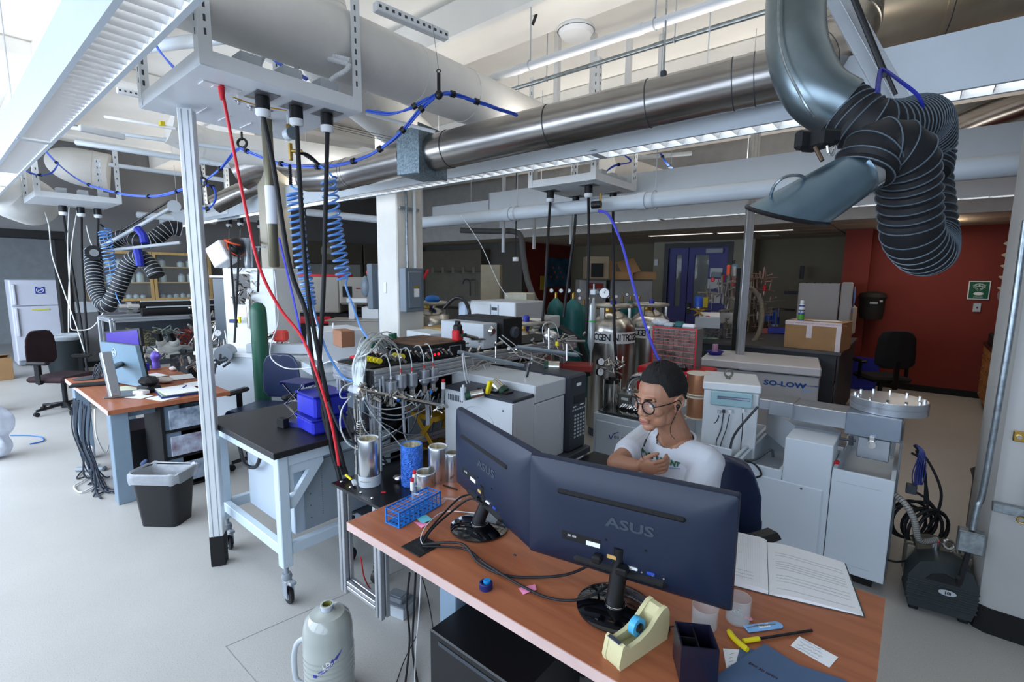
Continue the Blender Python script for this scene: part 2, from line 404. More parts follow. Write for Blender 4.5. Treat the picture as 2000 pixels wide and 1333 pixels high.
# the hanging service panels
socket_plate=mat('brushed socket plate','9a9da0',.35,.8)
def panel(x0,x1,y0,y1,z,label,zt,plugs,slot,grp='ceiling service panels with sockets',extra=None):
    t=T('service_panel',label,'service panel',((x0+x1)/2,(y0+y1)/2,z),group=grp)
    pt(t,'panel_tray',G().bb((x0+.001,y0+.001,z),(x1-.001,y1-.001,z+.01)).bb((x0,y0,z+.002),(x0+.012,y1,z+.07)).bb((x1-.012,y0,z+.002),(x1,y1,z+.07)).bb((x0+.012,y0+.0005,z+.002),(x1-.012,y0+.012,z+.0695)).bb((x0+.012,y1-.012,z+.002),(x1-.012,y1-.0005,z+.0695)),powder,W=1)
    for (x,y,sx,sy) in ((x0,y0,1,1),(x1,y0,-1,1),(x0,y1,1,-1),(x1,y1,-1,-1)):
        x-=sx*.003; y-=sy*.003; g=G().bb((x+sx*.0005,y,z+.005),(x+sx*.055,y+sy*.0027,zt)).bb((x,y+sy*.0005,z+.005),(x+sx*.0027,y+sy*.055,zt-.001))
        post=pt(t,'slotted_post',g,powder,W=1)
        h=G(); zz=z+.14
        while zz<zt-.03:
            h.box((x+sx*.03,y+sy*.0015,zz),(.013,.0045,.03),.002); h.box((x+sx*.0015,y+sy*.03,zz),(.0045,.013,.03),.002); zz+=slot
        pt(post,'slot_row',h,dgrey,W=1,kind='stuff')
    for k in range(3):
        yy=y0+(y1-y0)*(.3+.25*k); pt(t,'junction_box',G().box((x1-.1,yy,z+.075),(.1,.1,.12),.004),lgrey,W=1)
    for (px,py,r) in plugs:
        pp=pt(t,'socket_plate',G().box((px,py,z-.002),(.13,.11,.004),.002),socket_plate,W=1)
    return t
def plug(par_label,px,py,z,s=1,tail=None,cat='plug'):
    t=T('power_plug',par_label,cat,(px,py,z-.1*s),group='twist-lock plugs in the service panels')
    pt(t,'plug_body',G().lathe([(0,.1*s),(.03*s,.1*s),(.034*s,.095*s),(.034*s,.035*s),(0,.03*s)],n=20),black)
    pt(t,'plug_collar',G().lathe([(.0,.035*s),(.036*s,.035*s),(.036*s,.01*s),(.026*s,0),(0,0)],n=20),white)
    return t
ZP=2.64
# panel 1 : above the post, corners from the photograph
a=P(391,125,z=ZP); b=P(282,210,z=ZP); c=P(717,216,z=ZP)
X0,X1,Y0,Y1=b.x-.04,a.x,a.y,c.y
ZT=3.7
p1=panel(X0,X1,Y0,Y1,ZP,'large white service panel hanging over the aluminium post and black cart',ZT,[],.055)
plg=[]
for i,(px,py) in enumerate(((512,187),(578,207),(638,221))):
    q=P(px,py,z=ZP); pt(p1,'socket_plate',G().box((q.x,q.y,ZP-.002),(.15,.12,.005),.002),socket_plate,W=1)
    plg.append(plug(('leftmost','middle','rightmost')[i]+' black and white plug with thick cord hanging from the large service panel',q.x,q.y,ZP-.004))
q=P(430,170,z=ZP); pt(p1,'network_plate',G().box((q.x,q.y,ZP-.003),(.07,.17,.006),.002).box((q.x,q.y-.01,ZP-.006),(.03,.05,.006)),white,W=1)
for i in range(5):
    q=P(400+42*i,222+14*i,z=ZP); pt(p1,'blank_cover',G().box((q.x+.05,q.y-.03,ZP-.002),(.16,.008,.004),.001),white,W=1)
for (px,py) in ((466,196),(490,208),(525,215)):
    q=P(px,py,z=ZP); pt(p1,'gas_nipple',G().lathe([(.0,0),(.022,0),(.022,-.004),(.008,-.006),(.008,-.02),(0,-.022)],(q.x,q.y,ZP),12),chrome,W=1)
a2=P(1032,368,z=ZP); b2=P(1167,347,z=ZP); c2_=P(1242,375,z=ZP)
p2=panel(a2.x,c2_.x,a2.y,c2_.y,ZP,'white service panel hanging in the middle of the room behind the strip lamps',ZT,[],.07)
for i,(px,py) in enumerate(((1075,373),(1125,384),(1150,362),(1198,377))):
    q=P(px,py,z=ZP); pt(p2,'socket_plate',G().box((q.x,q.y,ZP-.002),(.17,.13,.005),.002),socket_plate,W=1)
    plg.append(plug(('leftmost','second from left','third from left','rightmost')[i]+' small plug with black cord under the middle service panel',q.x,q.y,ZP-.004,1.15))
a3=P(49,396,z=ZP); c3=P(238,399,z=ZP)
p3=panel(a3.x-.1,c3.x,a3.y,c3.y,ZP,'white service panel at far left hanging in front of the fridge room',ZT-.35,[],.09)
for i,(px,py) in enumerate(((122,402),(157,405),(190,408))):
    q=P(px,py,z=ZP); plg.append(plug(('leftmost','middle','rightmost')[i]+' plug and cord under the far left service panel',q.x,q.y,ZP,1.3))
a4=P(416,427,z=ZP); b4=P(458,415,z=ZP); c4=P(560,428,z=ZP)
p4=panel(a4.x,c4.x-.05,b4.y,c4.y,ZP,'white service panel hanging behind the aluminium post near the grey wall',ZT,[],.07)
for i,(px,py) in enumerate(((447,428),(469,425),(508,431))):
    q=P(px,py,z=ZP); plg.append(plug(('leftmost','middle','rightmost')[i]+' small plug and cord under the service panel behind the post',q.x,q.y,ZP,1.3))
# slotted channel rails near panel 1 and 3
def rail(label,p,q,w=.05,n=12):
    p=V(p);q=V(q); t=T('channel_rail',label,'rail',tuple(p),group=None); u=(q-p).normalized(); L=(q-p).length
    R=u.to_track_quat('X','Z').to_matrix()
    o=pt(t,'channel',G().box((p+q)/2,(L,w,w),.004,R),powder,W=1)
    g=G()
    side=R@V((0,-1,0)) if (R@V((0,-1,0))).y<0 else R@V((0,1,0))
    for i in range(n): g.box(p+u*(L*(i+.5)/n)+side*(w/2+.0005),(L/n*.4,.004,w*.3),.001,R)
    pt(o,'slot_row',g,dgrey,W=1,kind='stuff'); return t
rail('slotted white channel rail above the blue cable hook, left of the ceiling beam',P(732,12,z=3.2),P(872,72,z=3.2))
rail('slotted channel rail hung left of the post under the pipes',P(155,250,z=2.95),P(243,268,z=2.95),.05,8)
rail('slotted channel rail behind the upper left corner of the large service panel',P(228,176,z=3.1),P(300,192,z=3.1),.04,7)
# pipes along the ceiling
def pipe(label,p,q,r,m,name='pipe',cat='pipe',cl=0,n=14,mc=None):
    p=V(p);q=V(q)
    if not cl: return one(name,label,cat,G().cyl(p,q,r,n=n),m)
    t=T(name,label,cat,tuple(p)); b=pt(t,'pipe_run',G().cyl(p,q,r,n=n),m,W=1)
    for i in range(cl):
        c=p+(q-p)*((i+.5)/cl); u=(q-p).normalized()
        pt(t,'coupling',G().cyl(c-u*.04,c+u*.04,r*1.14,n=n),m,W=1)
        pt(t,'hanger',G().ring(c+u*.12,r*1.2,.004,u,16,5).cyl(c+u*.12+V((0,0,r)),V((c.x+u.x*.12,c.y+u.y*.12,4.0)),.005,n=6),lgrey,W=1)
    return t
A=P(975,148,z=3.3); B=P(1500,8,z=3.3)
pipe('white sprinkler pipe crossing under the concrete beam above the metal duct',(A.x-.3,A.y,3.3),(A.x+2.6,A.y+.02,3.3),.03,white,'sprinkler_pipe',cl=3)
A=P(1000,175,z=3.5)
pipe('thin grey conduit parallel to the sprinkler pipe, above the duct',(A.x-.3,A.y,3.5),(A.x+3.2,A.y,3.5),.018,galv,'conduit',cl=3)
A=P(1000,413,z=2.45)
pipe('long white drain pipe under the third strip lamp',(A.x-2.6,A.y+.15,2.44),(A.x+5.5,A.y+.15,2.46),.07,traym,'drain_pipe',cl=5)
A=P(640,408,z=2.4); B=P(742,428,z=2.4)
for lbl,pa,pb_,r in (('white pipe crossing the dark area left of the pillar',P(600,415,d=7),P(745,430,d=7),.05),
    ('white pipe by the grey wall above the wood cabinets',P(270,420,d=9),P(420,432,d=9),.06),
    ('thin white pipe with yellow tag below the large panel',P(205,228,d=4.4),P(345,252,d=4.4),.014),
    ('long thin white pipe passing behind the post top',P(130,248,d=5),P(520,300,d=5),.02),
    ('white pipe running from the far left lamp to the middle rail',P(150,278,d=6),P(460,325,d=6),.035),
    ('white pipe low behind the post and service panel',P(215,322,d=7),P(440,352,d=7),.03),
    ('thin pipe above the galvanised duct box',P(715,222,d=3.4),P(850,258,d=3.4),.012),
    ('white pipe at the upper left above the strip lamp',P(240,120,d=3.6),P(320,20,d=3.0),.05),
    ('white pipe in the upper left behind the louvre',P(232,100,d=4.5),P(450,70,d=3.2),.045),
    ('white pipe left of the exhaust hose beyond the lamps',P(1180,95,d=5.0),P(1500,-10,d=4.2),.02),
    ('conduit along the high ceiling above the middle panel',P(950,330,d=7),P(1350,300,d=7),.03),
    ('white pipe above the second strip lamp at right',P(1300,345,d=7.5),P(1620,300,d=7.5),.05),
    ('grey-white pipe at the right under the strip lamp',P(1830,352,d=6),P(1975,340,d=6),.06),
    ('overhead sprinkler branch above the freezer',P(1390,380,d=6.6),P(1600,350,d=6.6),.03)):
    pipe(lbl,pa,pb_,r,traym if r>.015 else white,'pipe')
one('yellow_tag','small yellow tag on the thin pipe left of the post','tag',G().box(P(316,242,d=4.38),(.06,.035,.035),.002),yellow)
# big insulated pipes along Y and their bends
def thick(label,pts,r,m=insul,name='insulated_duct',bands=()):
    t=T(name,label,'duct',tuple(pts[0])); sp=spl(pts,8)
    b=pt(t,'duct_run',G().tube(sp,r,28),m,W=1)
    for f in bands:
        i=int(f*(len(sp)-2)); pt(t,'seam_band',G().cyl(sp[i],sp[i]+(sp[i+1]-sp[i]).normalized()*.035,r*1.02,n=28),m,W=1)
    return t
A=P(712,109,d=2.9); B=P(975,215,d=3.95)
thick('thick white wrapped duct running from above the large panel to the metal duct',[A+(A-B)*1.2+V((0,0,0)),A,B,B+(B-A)*.7],.185,bands=(.45,.6))
thick('white wrapped duct dropping behind the slotted posts',[P(570,-120,d=2.9),P(600,-20,d=3.0),P(650,120,d=3.2),P(725,200,d=3.9),P(820,280,d=4.8)],.2,bands=(.35,.6))
thick('white wrapped pipe in the upper left above the large panel',[P(380,0,d=3.5),P(470,60,d=3.7),P(560,110,d=4.0)],.11)
thick('white wrapped duct crossing under the large panel',[P(330,250,d=5.0),P(420,285,d=5.3),P(560,300,d=5.6),P(700,320,d=6)],.16,bands=(.3,.7))
thick('square-ended white duct at far left under the strip lamp',[P(-60,330,d=6.5),P(10,370,d=6.5),P(60,395,d=7.2)],.34)
thick('white wrapped duct beyond the middle service panel',[P(1180,330,d=6.5),P(1260,350,d=7),P(1400,398,d=8)],.2)
thick('large white duct at the back left of the ceiling',[P(-40,300,d=8.6),P(120,322,d=8.6),P(215,338,d=8.9)],.33,bands=(.4,.8))
# silver ducts
def mduct(label,pts,r,m=ductm,bands=(),n=8):
    t=T('metal_duct',label,'duct',tuple(pts[0])); sp=spl(pts,n)
    pt(t,'duct_run',G().tube(sp,r,36),m,W=1)
    for f in bands:
        i=min(len(sp)-2,max(1,int(f*(len(sp)-1)))); u=(sp[i+1]-sp[i-1]).normalized()
        pt(t,'joint_band',G().cyl(sp[i]-u*.016,sp[i]+u*.016,r*1.02 if not isinstance(r,list) else r[i]*1.02,n=36),m,W=1)
        pt(t,'joint_groove',G().cyl(sp[i]+u*.017,sp[i]+u*.021,r*1.026 if not isinstance(r,list) else r[i]*1.026,n=36),dgrey,W=1)
    return t
D0=P(850,298,d=3.58); D1=P(1500,150,d=2.5)
u=(D1-D0)
md=mduct('long round metal duct crossing the room below the ceiling',[D0-u*.02,D0+u*.3,D0+u*.6,D0+u*.87,D1+u*.07],.129,bands=(.08,.36,.62,.81,.87,.93),n=10)
# gore elbow and riser at its right end
E0=D1; mduct('segmented metal elbow joining the round duct behind the exhaust arm',[E0+u*.05,P(1575,122,d=2.5),P(1625,95,d=2.55),P(1655,50,d=2.62),P(1662,0,d=2.7),P(1662,-70,d=2.75)],.15,bands=(.2,.4,.6),n=8)
gb=D0-u*.06
t=T('duct_box','spangled galvanised transition box on the round duct beside the white pillar','duct box',tuple(gb)); 
Rz=MR(math.atan2(u.y,u.x),3,'Z')
pt(t,'box_shell',G().box(gb,(.22,.3,.32),.004,Rz),spang,W=1)
pt(t,'flange',G().box(gb+u.normalized()*.11,(.01,.33,.35),.002,Rz),spang,W=1)
mduct('metal duct section left of the galvanised box ending in a ribbed elbow',[gb-u.normalized()*.1,P(700,334,d=4.3),P(650,345,d=4.5),P(600,348,d=4.8)],.13,bands=(.45,.6))
mduct('dull metal elbow duct seen through the slotted posts',[P(470,335,d=6.2),P(510,322,d=6.2),P(570,322,d=6.3),P(620,350,d=6.4)],.24)
mduct('slanting metal duct below the large panel',[P(420,400,d=6.6),P(480,372,d=6.6),P(540,355,d=6.6)],.12)
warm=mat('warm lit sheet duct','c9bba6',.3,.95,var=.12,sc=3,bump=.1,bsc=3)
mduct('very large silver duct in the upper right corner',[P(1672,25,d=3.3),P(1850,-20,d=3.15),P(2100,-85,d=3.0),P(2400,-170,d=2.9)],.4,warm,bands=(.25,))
mduct('large silver duct below the upper right strip lamp',[P(1860,255,d=5.6),P(1930,225,d=5.4),P(2080,170,d=5)],.16,ductm)
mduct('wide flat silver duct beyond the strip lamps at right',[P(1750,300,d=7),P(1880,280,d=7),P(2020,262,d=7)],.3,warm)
pipe('vertical threaded rod holding the round duct',P(1296,148,d=2.75),P(1303,-20,d=3.05),.006,galv,'hanger_rod','rod')
hc=P(1296,146,d=2.7); one('duct_clamp','small clamp on top of the round duct at the threaded rod','clamp',G().box(hc,(.03,.03,.04),.004),dgrey)
# slanted lamp bar braces near posts
for i,(a_,b_) in enumerate((((1090,240),(1085,120)),((1228,210),(1225,118)),((1290,200),(1290,110)),((1158,215),(1157,120)))):
    one('slotted_strut','slotted white ceiling strut %s behind the round duct'%('left of the four','third of the four','rightmost of the four','second, thin,')[i],'strut',G().box((P(*a_,d=4.6)+P(*b_,d=4.6))/2,(.05,.05,1.1),.003),white)
sd=P(1125,65,z=3.66); t=T('smoke_detector','round white detector disc fixed under the concrete beam','detector',(sd.x,sd.y,3.64))
pt(t,'base',G().lathe([(0,.06),(.14,.06),(.15,.04),(.15,.03)],n=24),white); pt(t,'cover',G().lathe([(.14,.03),(.12,.0),(.06,-.012),(0,-.014)],n=24),white)
one('black_sticker','small black stick-on strip on the ceiling','strip',G().box(P(1046,32,z=3.69),(.016,.016,.12),0,MR(.5,3,'Y')),black)
# far slotted frames hanging near the dark area
for i,(x0,x1,y0,y1) in enumerate(((1025,1062,445,468),)):
    pass
for i,(px,py,d,l) in enumerate(((980,445,7.5,.75),(1112,440,7.8,.6),(1040,450,7.9,.6))):
    one('hanging_strut','small grey hanging strut frame %s under the far strip lamp'%('at left','at right','in the middle')[i],'strut',G().bb((P(px,py,d=d).x,P(px,py,d=d).y,P(px,py,d=d).z-l/2),(P(px,py,d=d).x+.04,P(px,py,d=d).y+.04,3.99)),lgrey)
# tall slim posts (floor to ceiling rails)
def slimpost(label,bx,by,tx,ty,w,m,z1=None,foot=False,z0=0,base=None,ang=0):
    b=base if base is not None else P(bx,by,z=0)
    z1=z1 or P(tx,ty,x=b.x).z
    t=T('support_post',label,'post',(b.x,b.y,z0),ang)
    L=z1-z0
    g=G()
    g.bb((-w/2,-w/2,0.0),(w/2,w/2,L),.004)
    o=pt(t,'extrusion',g,m)
    for s in(-1,1): pt(o,'groove',G().bb((s*w*.22-.002,-w/2-.0015,.02),(s*w*.22+.002,-w/2+.001,L-.01)),mat('groove shade','8f969b',.6)).data
    if foot: pt(t,'foot_sleeve',G().bb((-w/2-.002,-w/2-.002,0),(w/2+.002,w/2+.002,.19),.002),blackm)
    return t
pb1=P(430,1100,z=0)
slimpost('tall white aluminium post with black foot standing left of the black cart',0,0,358,228,.072,mat('white aluminium','d6dadd',.4,.2,var=.02),z1=ZP-.02,foot=True,base=pb1,ang=radians(58))
q=P(1445,690,d=6.0)
slimpost('grey aluminium post standing behind the chest freezer',0,0,1465,300,.085,alu,z1=3.9,z0=0,base=V((q.x,q.y,0)),ang=radians(30))
# conduit on the right pillar
cpts=[P(2004,430,y=c2.y-.03),P(1975,640,y=c2.y-.03),P(1940,850,y=c2.y-.03),P(1919,965,y=c2.y-.03),P(1909,990,y=c2.y-.035),P(1899,1035,y=c2.y-.05)]
t=T('conduit','bare steel conduit running down the edge of the right pillar','conduit',tuple(cpts[-1]))
pt(t,'conduit_pipe',G().tube(spl(cpts,5),.0135,12),galv,W=1)
e=cpts[-1]; t=T('junction_box','square galvanised junction box at the foot of the right pillar conduit','junction box',(e.x,e.y,e.z-.06))
pt(t,'box',G().box((0,0,0),(.1,.06,.11),.004),galv); pt(t,'cover_plate',G().box((0,-.032,0),(.09,.004,.1),.002),galv)
cable('power_cable','thick black cord from the pillar junction box to the pump','cord',[e+V((0,0,-.1)),e+V((-.02,-.02,-.28)),P(1872,1128,y=c2.y-.1)],.012,rubber,8)
b=P(1990,853,y=c2.y-.01); t=T('steel_bracket','yellowish steel bracket on the right pillar, above the chain','bracket',tuple(b)); pt(t,'bracket_plate',G().box((.02,0,0),(.08,.02,.05),.004),brass); pt(t,'bolt',G().cyl((0,-.02,0),(0,0,0),.01,n=6),chrome)
b=P(1960,993,y=c2.y-.03); t=T('strut_bracket','short steel strut with a hook bolted to the right pillar','bracket',tuple(b)); pt(t,'strut',G().box((.06,0,0),(.2,.045,.04),.003),galv); pt(t,'hook',G().ring((.06,-.03,-.03),.014,.004,(0,1,0),12,6),brass)
t=T('chain','steel safety chain hanging on the right pillar strut','chain',tuple(b+V((.08,-.05,.02))),group=None)
for i in range(7):
    p=V((.0+.012*i*(1 if i<3 else .3),0,.03*i)); Rm=(1,0,.2) if i%2 else (0,1,.2)
    pt(t,'link',G().ring(p,.016,.004,Rm,12,6),chrome)
one('grey_door_edge','slate grey lock plate behind the chain on the right pillar','plate',G().box(b+V((.15,-.005,.07)),(.14,.03,.16),.006),dgrey)
# exhaust arm at the upper right
rb=rubber; wirem=mat('slate hose wire','56626c',.45)
def hose(label,pts,r,pitch=.026,name='exhaust_hose',cat='hose',wire=wirem,seg=10,wr=.0022,body=rb,par=None):
    sp=spl(pts,seg); t=par or T(name,label,cat,tuple(sp[0]))
    # resample
    L=[0]
    for i in range(1,len(sp)): L.append(L[-1]+(sp[i]-sp[i-1]).length)
    n=int(L[-1]/pitch*2); rp=[];rr=[]
    j=0
    for i in range(n+1):
        s=L[-1]*i/n
        while j<len(L)-2 and L[j+1]<s: j+=1
        f=(s-L[j])/max(1e-9,L[j+1]-L[j]); rp.append(sp[j].lerp(sp[j+1],f)); rr.append(r*(1.0 if i%2==0 else .93))
    b=pt(t,'hose_wall',G().tube(rp,rr,28),body,W=1)
    # rings of wire, one helix-like set
    g=G()
    nrm=None
    for i in range(0,n,2):
        a=rp[max(0,i-1)];c=rp[min(n,i+1)]; g.ring(rp[i],r*1.005,wr,(c-a),28,5)
    pt(b,'wire_helix',g,wire,W=1); return t
el=[P(1555,-60,d=1.75),P(1553,40,d=1.7),P(1560,110,d=1.66),P(1592,178,d=1.62),P(1640,212,d=1.6)]
mduct('smooth metal elbow of the exhaust arm in front of the round duct',el,.094,mat('galvanised elbow','7c8a90',.33,.95,var=.15,sc=5),n=8)
t=T('pipe_seam','raised seam along the exhaust arm elbow','seam',tuple(el[1])); pt(t,'seam_strip',G().tube(spl([P(1525,-60,d=1.67),P(1520,40,d=1.62),P(1530,115,d=1.58),P(1568,195,d=1.53),P(1590,228,d=1.53)],6),.004,6),galv,W=1)
hose('thick black ribbed hose of the upper exhaust arm, from elbow round to the right',[P(1640,212,d=1.6),P(1700,250,d=1.55),P(1760,250,d=1.6),P(1800,240,d=1.7),P(1808,290,d=1.8),P(1800,340,d=1.8)],.088,.022)
hose('thick black ribbed hose looping down from the metal exhaust cone',[P(1683,338,d=1.45),P(1712,292,d=1.45),P(1760,300,d=1.45),P(1772,350,d=1.5),P(1776,410,d=1.55),P(1782,460,d=1.6),P(1808,492,d=1.7),P(1818,470,d=1.85),P(1812,400,d=1.9),P(1805,330,d=1.95)],.084,.034)
co=P(1688,332,d=1.45); ci=P(1558,412,d=1.45)
ax=(ci-co); t=T('exhaust_cone','galvanised metal exhaust cone on the upper right extraction arm','exhaust hood',tuple(co))
L=ax.length; Q=ax.normalized().to_track_quat('Z','Y'); vs=[];fs=[]
# cone cut by a slanting plane at the mouth
down=V((0,0,-1)); nP=48
lw=P(1478,408,d=1.5); lr=P(1622,445,d=1.36)
cone=G(); rings=[(0,.068,0),(.06,.068,0),(.065,.07,0)]
def conepts(sc,thk=0):
    out=[]
    for (s,r_) in ((0,.068),(L*.16,.068),(L*.2,.071),(L*.5,.076),(L*.72,.079)):
        ringp=[]
        for i in range(nP):
            a=2*pi*i/nP; p=V((cos(a)*(r_-thk),sin(a)*(r_-thk),s)); ringp.append(co+Q@p)
        out.append(ringp)
    # slant: extend the last ring along the axis so it lies in the mouth plane
    cdir=(lw-lr).normalized(); vw=((lw+lr)/2-V((0,0,H))).normalized(); mn=(cdir.cross(vw)).normalized(); mn=mn if mn.dot(ax)>0 else -mn; mn=(mn+ax.normalized()*.0+vw*.10).normalized()
    for i in range(nP):
        p0=out[-2][i]; p1=out[-1][i]; dv=(p1-p0).normalized(); tt=(lr-p1).dot(mn)/dv.dot(mn); out[-1][i]=p1+dv*tt
    return out
for thk in (0,.003):
    rr=conepts(0,thk); vs=[p for r_ in rr for p in r_]; fs=[]
    for i in range(len(rr)-1):
        for j in range(nP):
            a=i*nP+j;b=i*nP+(j+1)%nP; f=(a,b,b+nP,a+nP); fs.append(f if thk else f[::-1])
    cone.add(vs,fs)
pt(t,'cone_shell',cone,mat('blue-grey galvanised sheet','7f96a3',.34,.9,var=.12,sc=6),W=1)
pt(t,'mouth_trim',G().tube(conepts(0)[-1],.007,6,closed=True),black,W=1)
pt(t,'hose_clamp',G().cyl(co+ax*.02,co+ax*.12,.0735,n=36),chrome,W=1)
pt(t,'handle',G().tube(spl([P(1504,388,d=1.42),P(1513,362,d=1.38),P(1535,345,d=1.37),P(1562,343,d=1.38),P(1572,350,d=1.42)],5),.0045,8),galv,W=1)
sb=P(1596,275,d=1.45)
t=T('swivel_joint','black swivel joint with a steel rod on top of the exhaust cone','joint',tuple(sb))
Rj=MR(YAW*-1*-1,3,'Z')
pt(t,'joint_block',G().box(sb,(.09,.05,.05),.008,Rj).box(P(1572,275,d=1.46),(.03,.06,.055),.008,Rj).box(P(1618,270,d=1.44),(.06,.045,.045),.01,Rj),blackm,W=1)
pt(t,'tie_rod',G().cyl(P(1592,288,d=1.42),P(1606,314,d=1.4),.006,n=8),mat('bronze rod','6d5c4e',.3,.9),W=1)
pt(t,'u_bolt',G().tube(spl([P(1616,285,d=1.4),P(1619,300,d=1.4),P(1626,302,d=1.4),P(1630,286,d=1.4)],4),.004,6),chrome,W=1)
a_=P(1622,-10,d=1.95); b_=P(1740,205,d=1.9)
t=T('support_boom','pair of flat metal bars with a black spring carrying the upper exhaust hose','arm',tuple(b_))
g=G(); uu=(b_-a_); Rr=uu.normalized().to_track_quat('X','Z').to_matrix()
pt(t,'bar',G().box((a_+b_)/2,(uu.length,.02,.05),.002,Rr),lgrey,W=1)
off=P(1660,-10,d=1.92)-a_
pt(t,'bar',G().box((a_+b_)/2+off*.7,(uu.length,.02,.045),.002,Rr),alu,W=1)
pt(t,'gas_spring',G().cyl(P(1665,-10,d=1.85),P(1730,150,d=1.85),.011,n=10).cyl(P(1695,62,d=1.85),P(1750,185,d=1.85),.007,n=10),black,W=1)
strap=mat('blue strap','1c2a9a',.6)
t=T('blue_strap','dark blue strap tying the upper exhaust hose to its arm','strap',tuple(P(1722,135,d=1.7)))
pt(t,'strap_band',G().tube(spl([P(1712,180,d=1.5),P(1716,160,d=1.6),P(1722,135,d=1.75),P(1760,160,d=1.55),P(1795,190,d=1.5),P(1800,220,d=1.52),P(1785,245,d=1.5)],6),.006,6).tube(spl([P(1722,135,d=1.75),P(1716,158,d=1.7),P(1714,185,d=1.62)],4),.008,6),strap,W=1)
# exhaust arm at the left wall
hose('black ribbed hose of the wall exhaust arm, upper horizontal part',[P(353,448,d=7.3),P(330,446,d=7.2),P(300,468,d=7.1),P(275,470,d=7),P(245,462,d=7),P(205,480,d=7)],.11,.06,wire=lgrey,wr=.004)
hose('black ribbed hose of the wall exhaust arm, the falling loop',[P(182,492,d=6.9),P(183,520,d=6.8),P(190,570,d=6.7),P(210,598,d=6.6),P(232,560,d=6.6),P(252,515,d=6.6),P(275,503,d=6.6),P(298,525,d=6.6),P(306,540,d=6.6)],.1,.05,wire=lgrey,wr=.004)
t=T('side_exhaust_boom','long grey double arm bar slanting up left of the post','arm',tuple(P(183,493,d=6.8)))
pt(t,'bar',G().cyl(P(200,482,d=6.8),P(345,400,d=6.8),.025,n=8),lgrey,W=1); pt(t,'gas_spring',G().cyl(P(235,452,d=6.75),P(332,392,d=6.75),.014,n=8),black,W=1)
pt(t,'bar',G().cyl(P(190,492,d=6.8),P(352,474,d=6.8),.022,n=8),lgrey,W=1)
pt(t,'pivot',G().cyl(P(184,494,d=6.6),P(184,494,d=6.8),.1,n=20),black,W=1); pt(t,'pivot',G().cyl(P(340,403,d=6.6),P(340,403,d=6.9),.08,n=20),lgrey,W=1)
pt(t,'pivot_cap',G().cyl(P(184,494,d=6.57),P(184,494,d=6.6),.05,n=16),chrome,W=1)
for lbl,pp in (('blue strap on the upper wall exhaust hose',[(268,446),(280,460),(283,475)]),('blue strap on the falling wall exhaust hose',[(268,488),(272,505),(274,520)])):
    one('blue_strap',lbl,'strap',G().tube([P(*p,d=6.45) for p in pp],.05,8),strap)
# blue network cable bundles, with black cable ties
def bundle(label,pts,ties,n=3,r=.0055):
    sp=spl(pts,8); t=T('cable_bundle',label,'cable',tuple(sp[len(sp)//2]))
    for k in range(n):
        ph=2*pi*k/n; g=[p+V((cos(ph+.25*i)*r*1.1,sin(ph)*r*.8,sin(ph+.25*i)*r*1.1)) for i,p in enumerate(sp)]
        pt(t,'network_cable',G().tube(g,r,6),netb,W=1)
    for f in ties:
        i=int(f*(len(sp)-2)); u_=(sp[i+1]-sp[i]).normalized(); pt(t,'cable_tie',G().cyl(sp[i]-u_*.012,sp[i]+u_*.012,r*3.2,n=10),black,W=1)
    return t
hk=P(857,172,d=2.6)
bundle('blue cable bundle rising from the duct box to the black hook',[P(470,290,d=3.4),P(540,318,d=3.2),P(620,326,d=3),P(700,312,d=2.8),P(765,275,d=2.7),P(818,218,d=2.62),P(848,190,d=2.6)],(.05,.2,.35,.5,.63,.75,.88))
bundle('blue cable bundle from the black hook down behind the round duct',[P(855,186,d=2.62),P(880,183,d=2.62),P(920,195,d=2.7),P(965,210,d=2.8),P(1010,225,d=2.95)],(.3,.6))
bundle('thin blue cable pair from the large panel to the black hook',[P(715,216,d=2.65),P(760,222,d=2.65),P(800,212,d=2.62),P(835,192,d=2.6),P(850,186,d=2.6)],(.6,),2,.005)
bundle('blue cable bundle over the top of the large panel',[P(445,-10,d=3.0),P(490,70,d=2.95),P(540,120,d=2.9),P(600,155,d=2.8)],(.35,),3)
bundle('blue cable bundle sagging from the far left panel to the post',[P(85,290,d=5.5),P(115,322,d=5.3),P(160,355,d=5),P(220,375,d=4.6),P(290,384,d=4.3),P(352,372,d=4),P(392,352,d=3.8)],(.15,.4,.55,.7,.85))
bundle('coil of blue cable hanging right of the post',[P(392,355,d=3.9),P(382,372,d=3.9),P(386,400,d=3.9),P(405,408,d=3.9),P(420,392,d=3.9),P(418,368,d=3.9),P(400,356,d=3.9),P(430,330,d=3.7),P(455,300,d=3.6),P(470,288,d=3.5)],(.35,.6,.8))
bundle('short blue cable loop at the top left behind the louvre',[P(292,65,d=3.2),P(312,100,d=3.1),P(344,137,d=3)],(.02,),2)
bundle('blue cable loop on the left of the far left panel',[P(52,335,d=5.6),P(75,342,d=5.6),P(100,338,d=5.6),P(113,322,d=5.6)],(.4,),2)
bundle('blue cable between the strip lamps right of the middle panel',[P(1290,300,d=5),P(1305,322,d=5),P(1330,342,d=5.2)],(.2,.6),3)
bundle('thin blue cable on top of the middle service panel',[P(1178,340,d=4.9),P(1200,324,d=4.9),P(1232,316,d=4.9),P(1218,302,d=4.9)],(.45,),2)
bundle('blue cable hanging low between the lamps',[P(1408,372,d=7),P(1422,383,d=7)],(.5,),2)
def hook(label,p,s=1):
    t=T('cable_hook',label,'hook',tuple(p)); Ry=MR(-.69,3,'Z')
    pt(t,'hook_body',G().box(p+V((0,0,.02*s)),(.028*s,.018*s,.11*s),.005,Ry).ball(p+V((0,0,-.035*s)),(.024*s,.02*s,.024*s)),black,W=1)
    pt(t,'hook_eye',G().ring(p+V((0,0,.085*s)),.01*s,.003*s,(.6,-.8,0),12,5),black,W=1); return t
hook('black cable hook hanging on a wire in front of the white wrapped duct',hk)
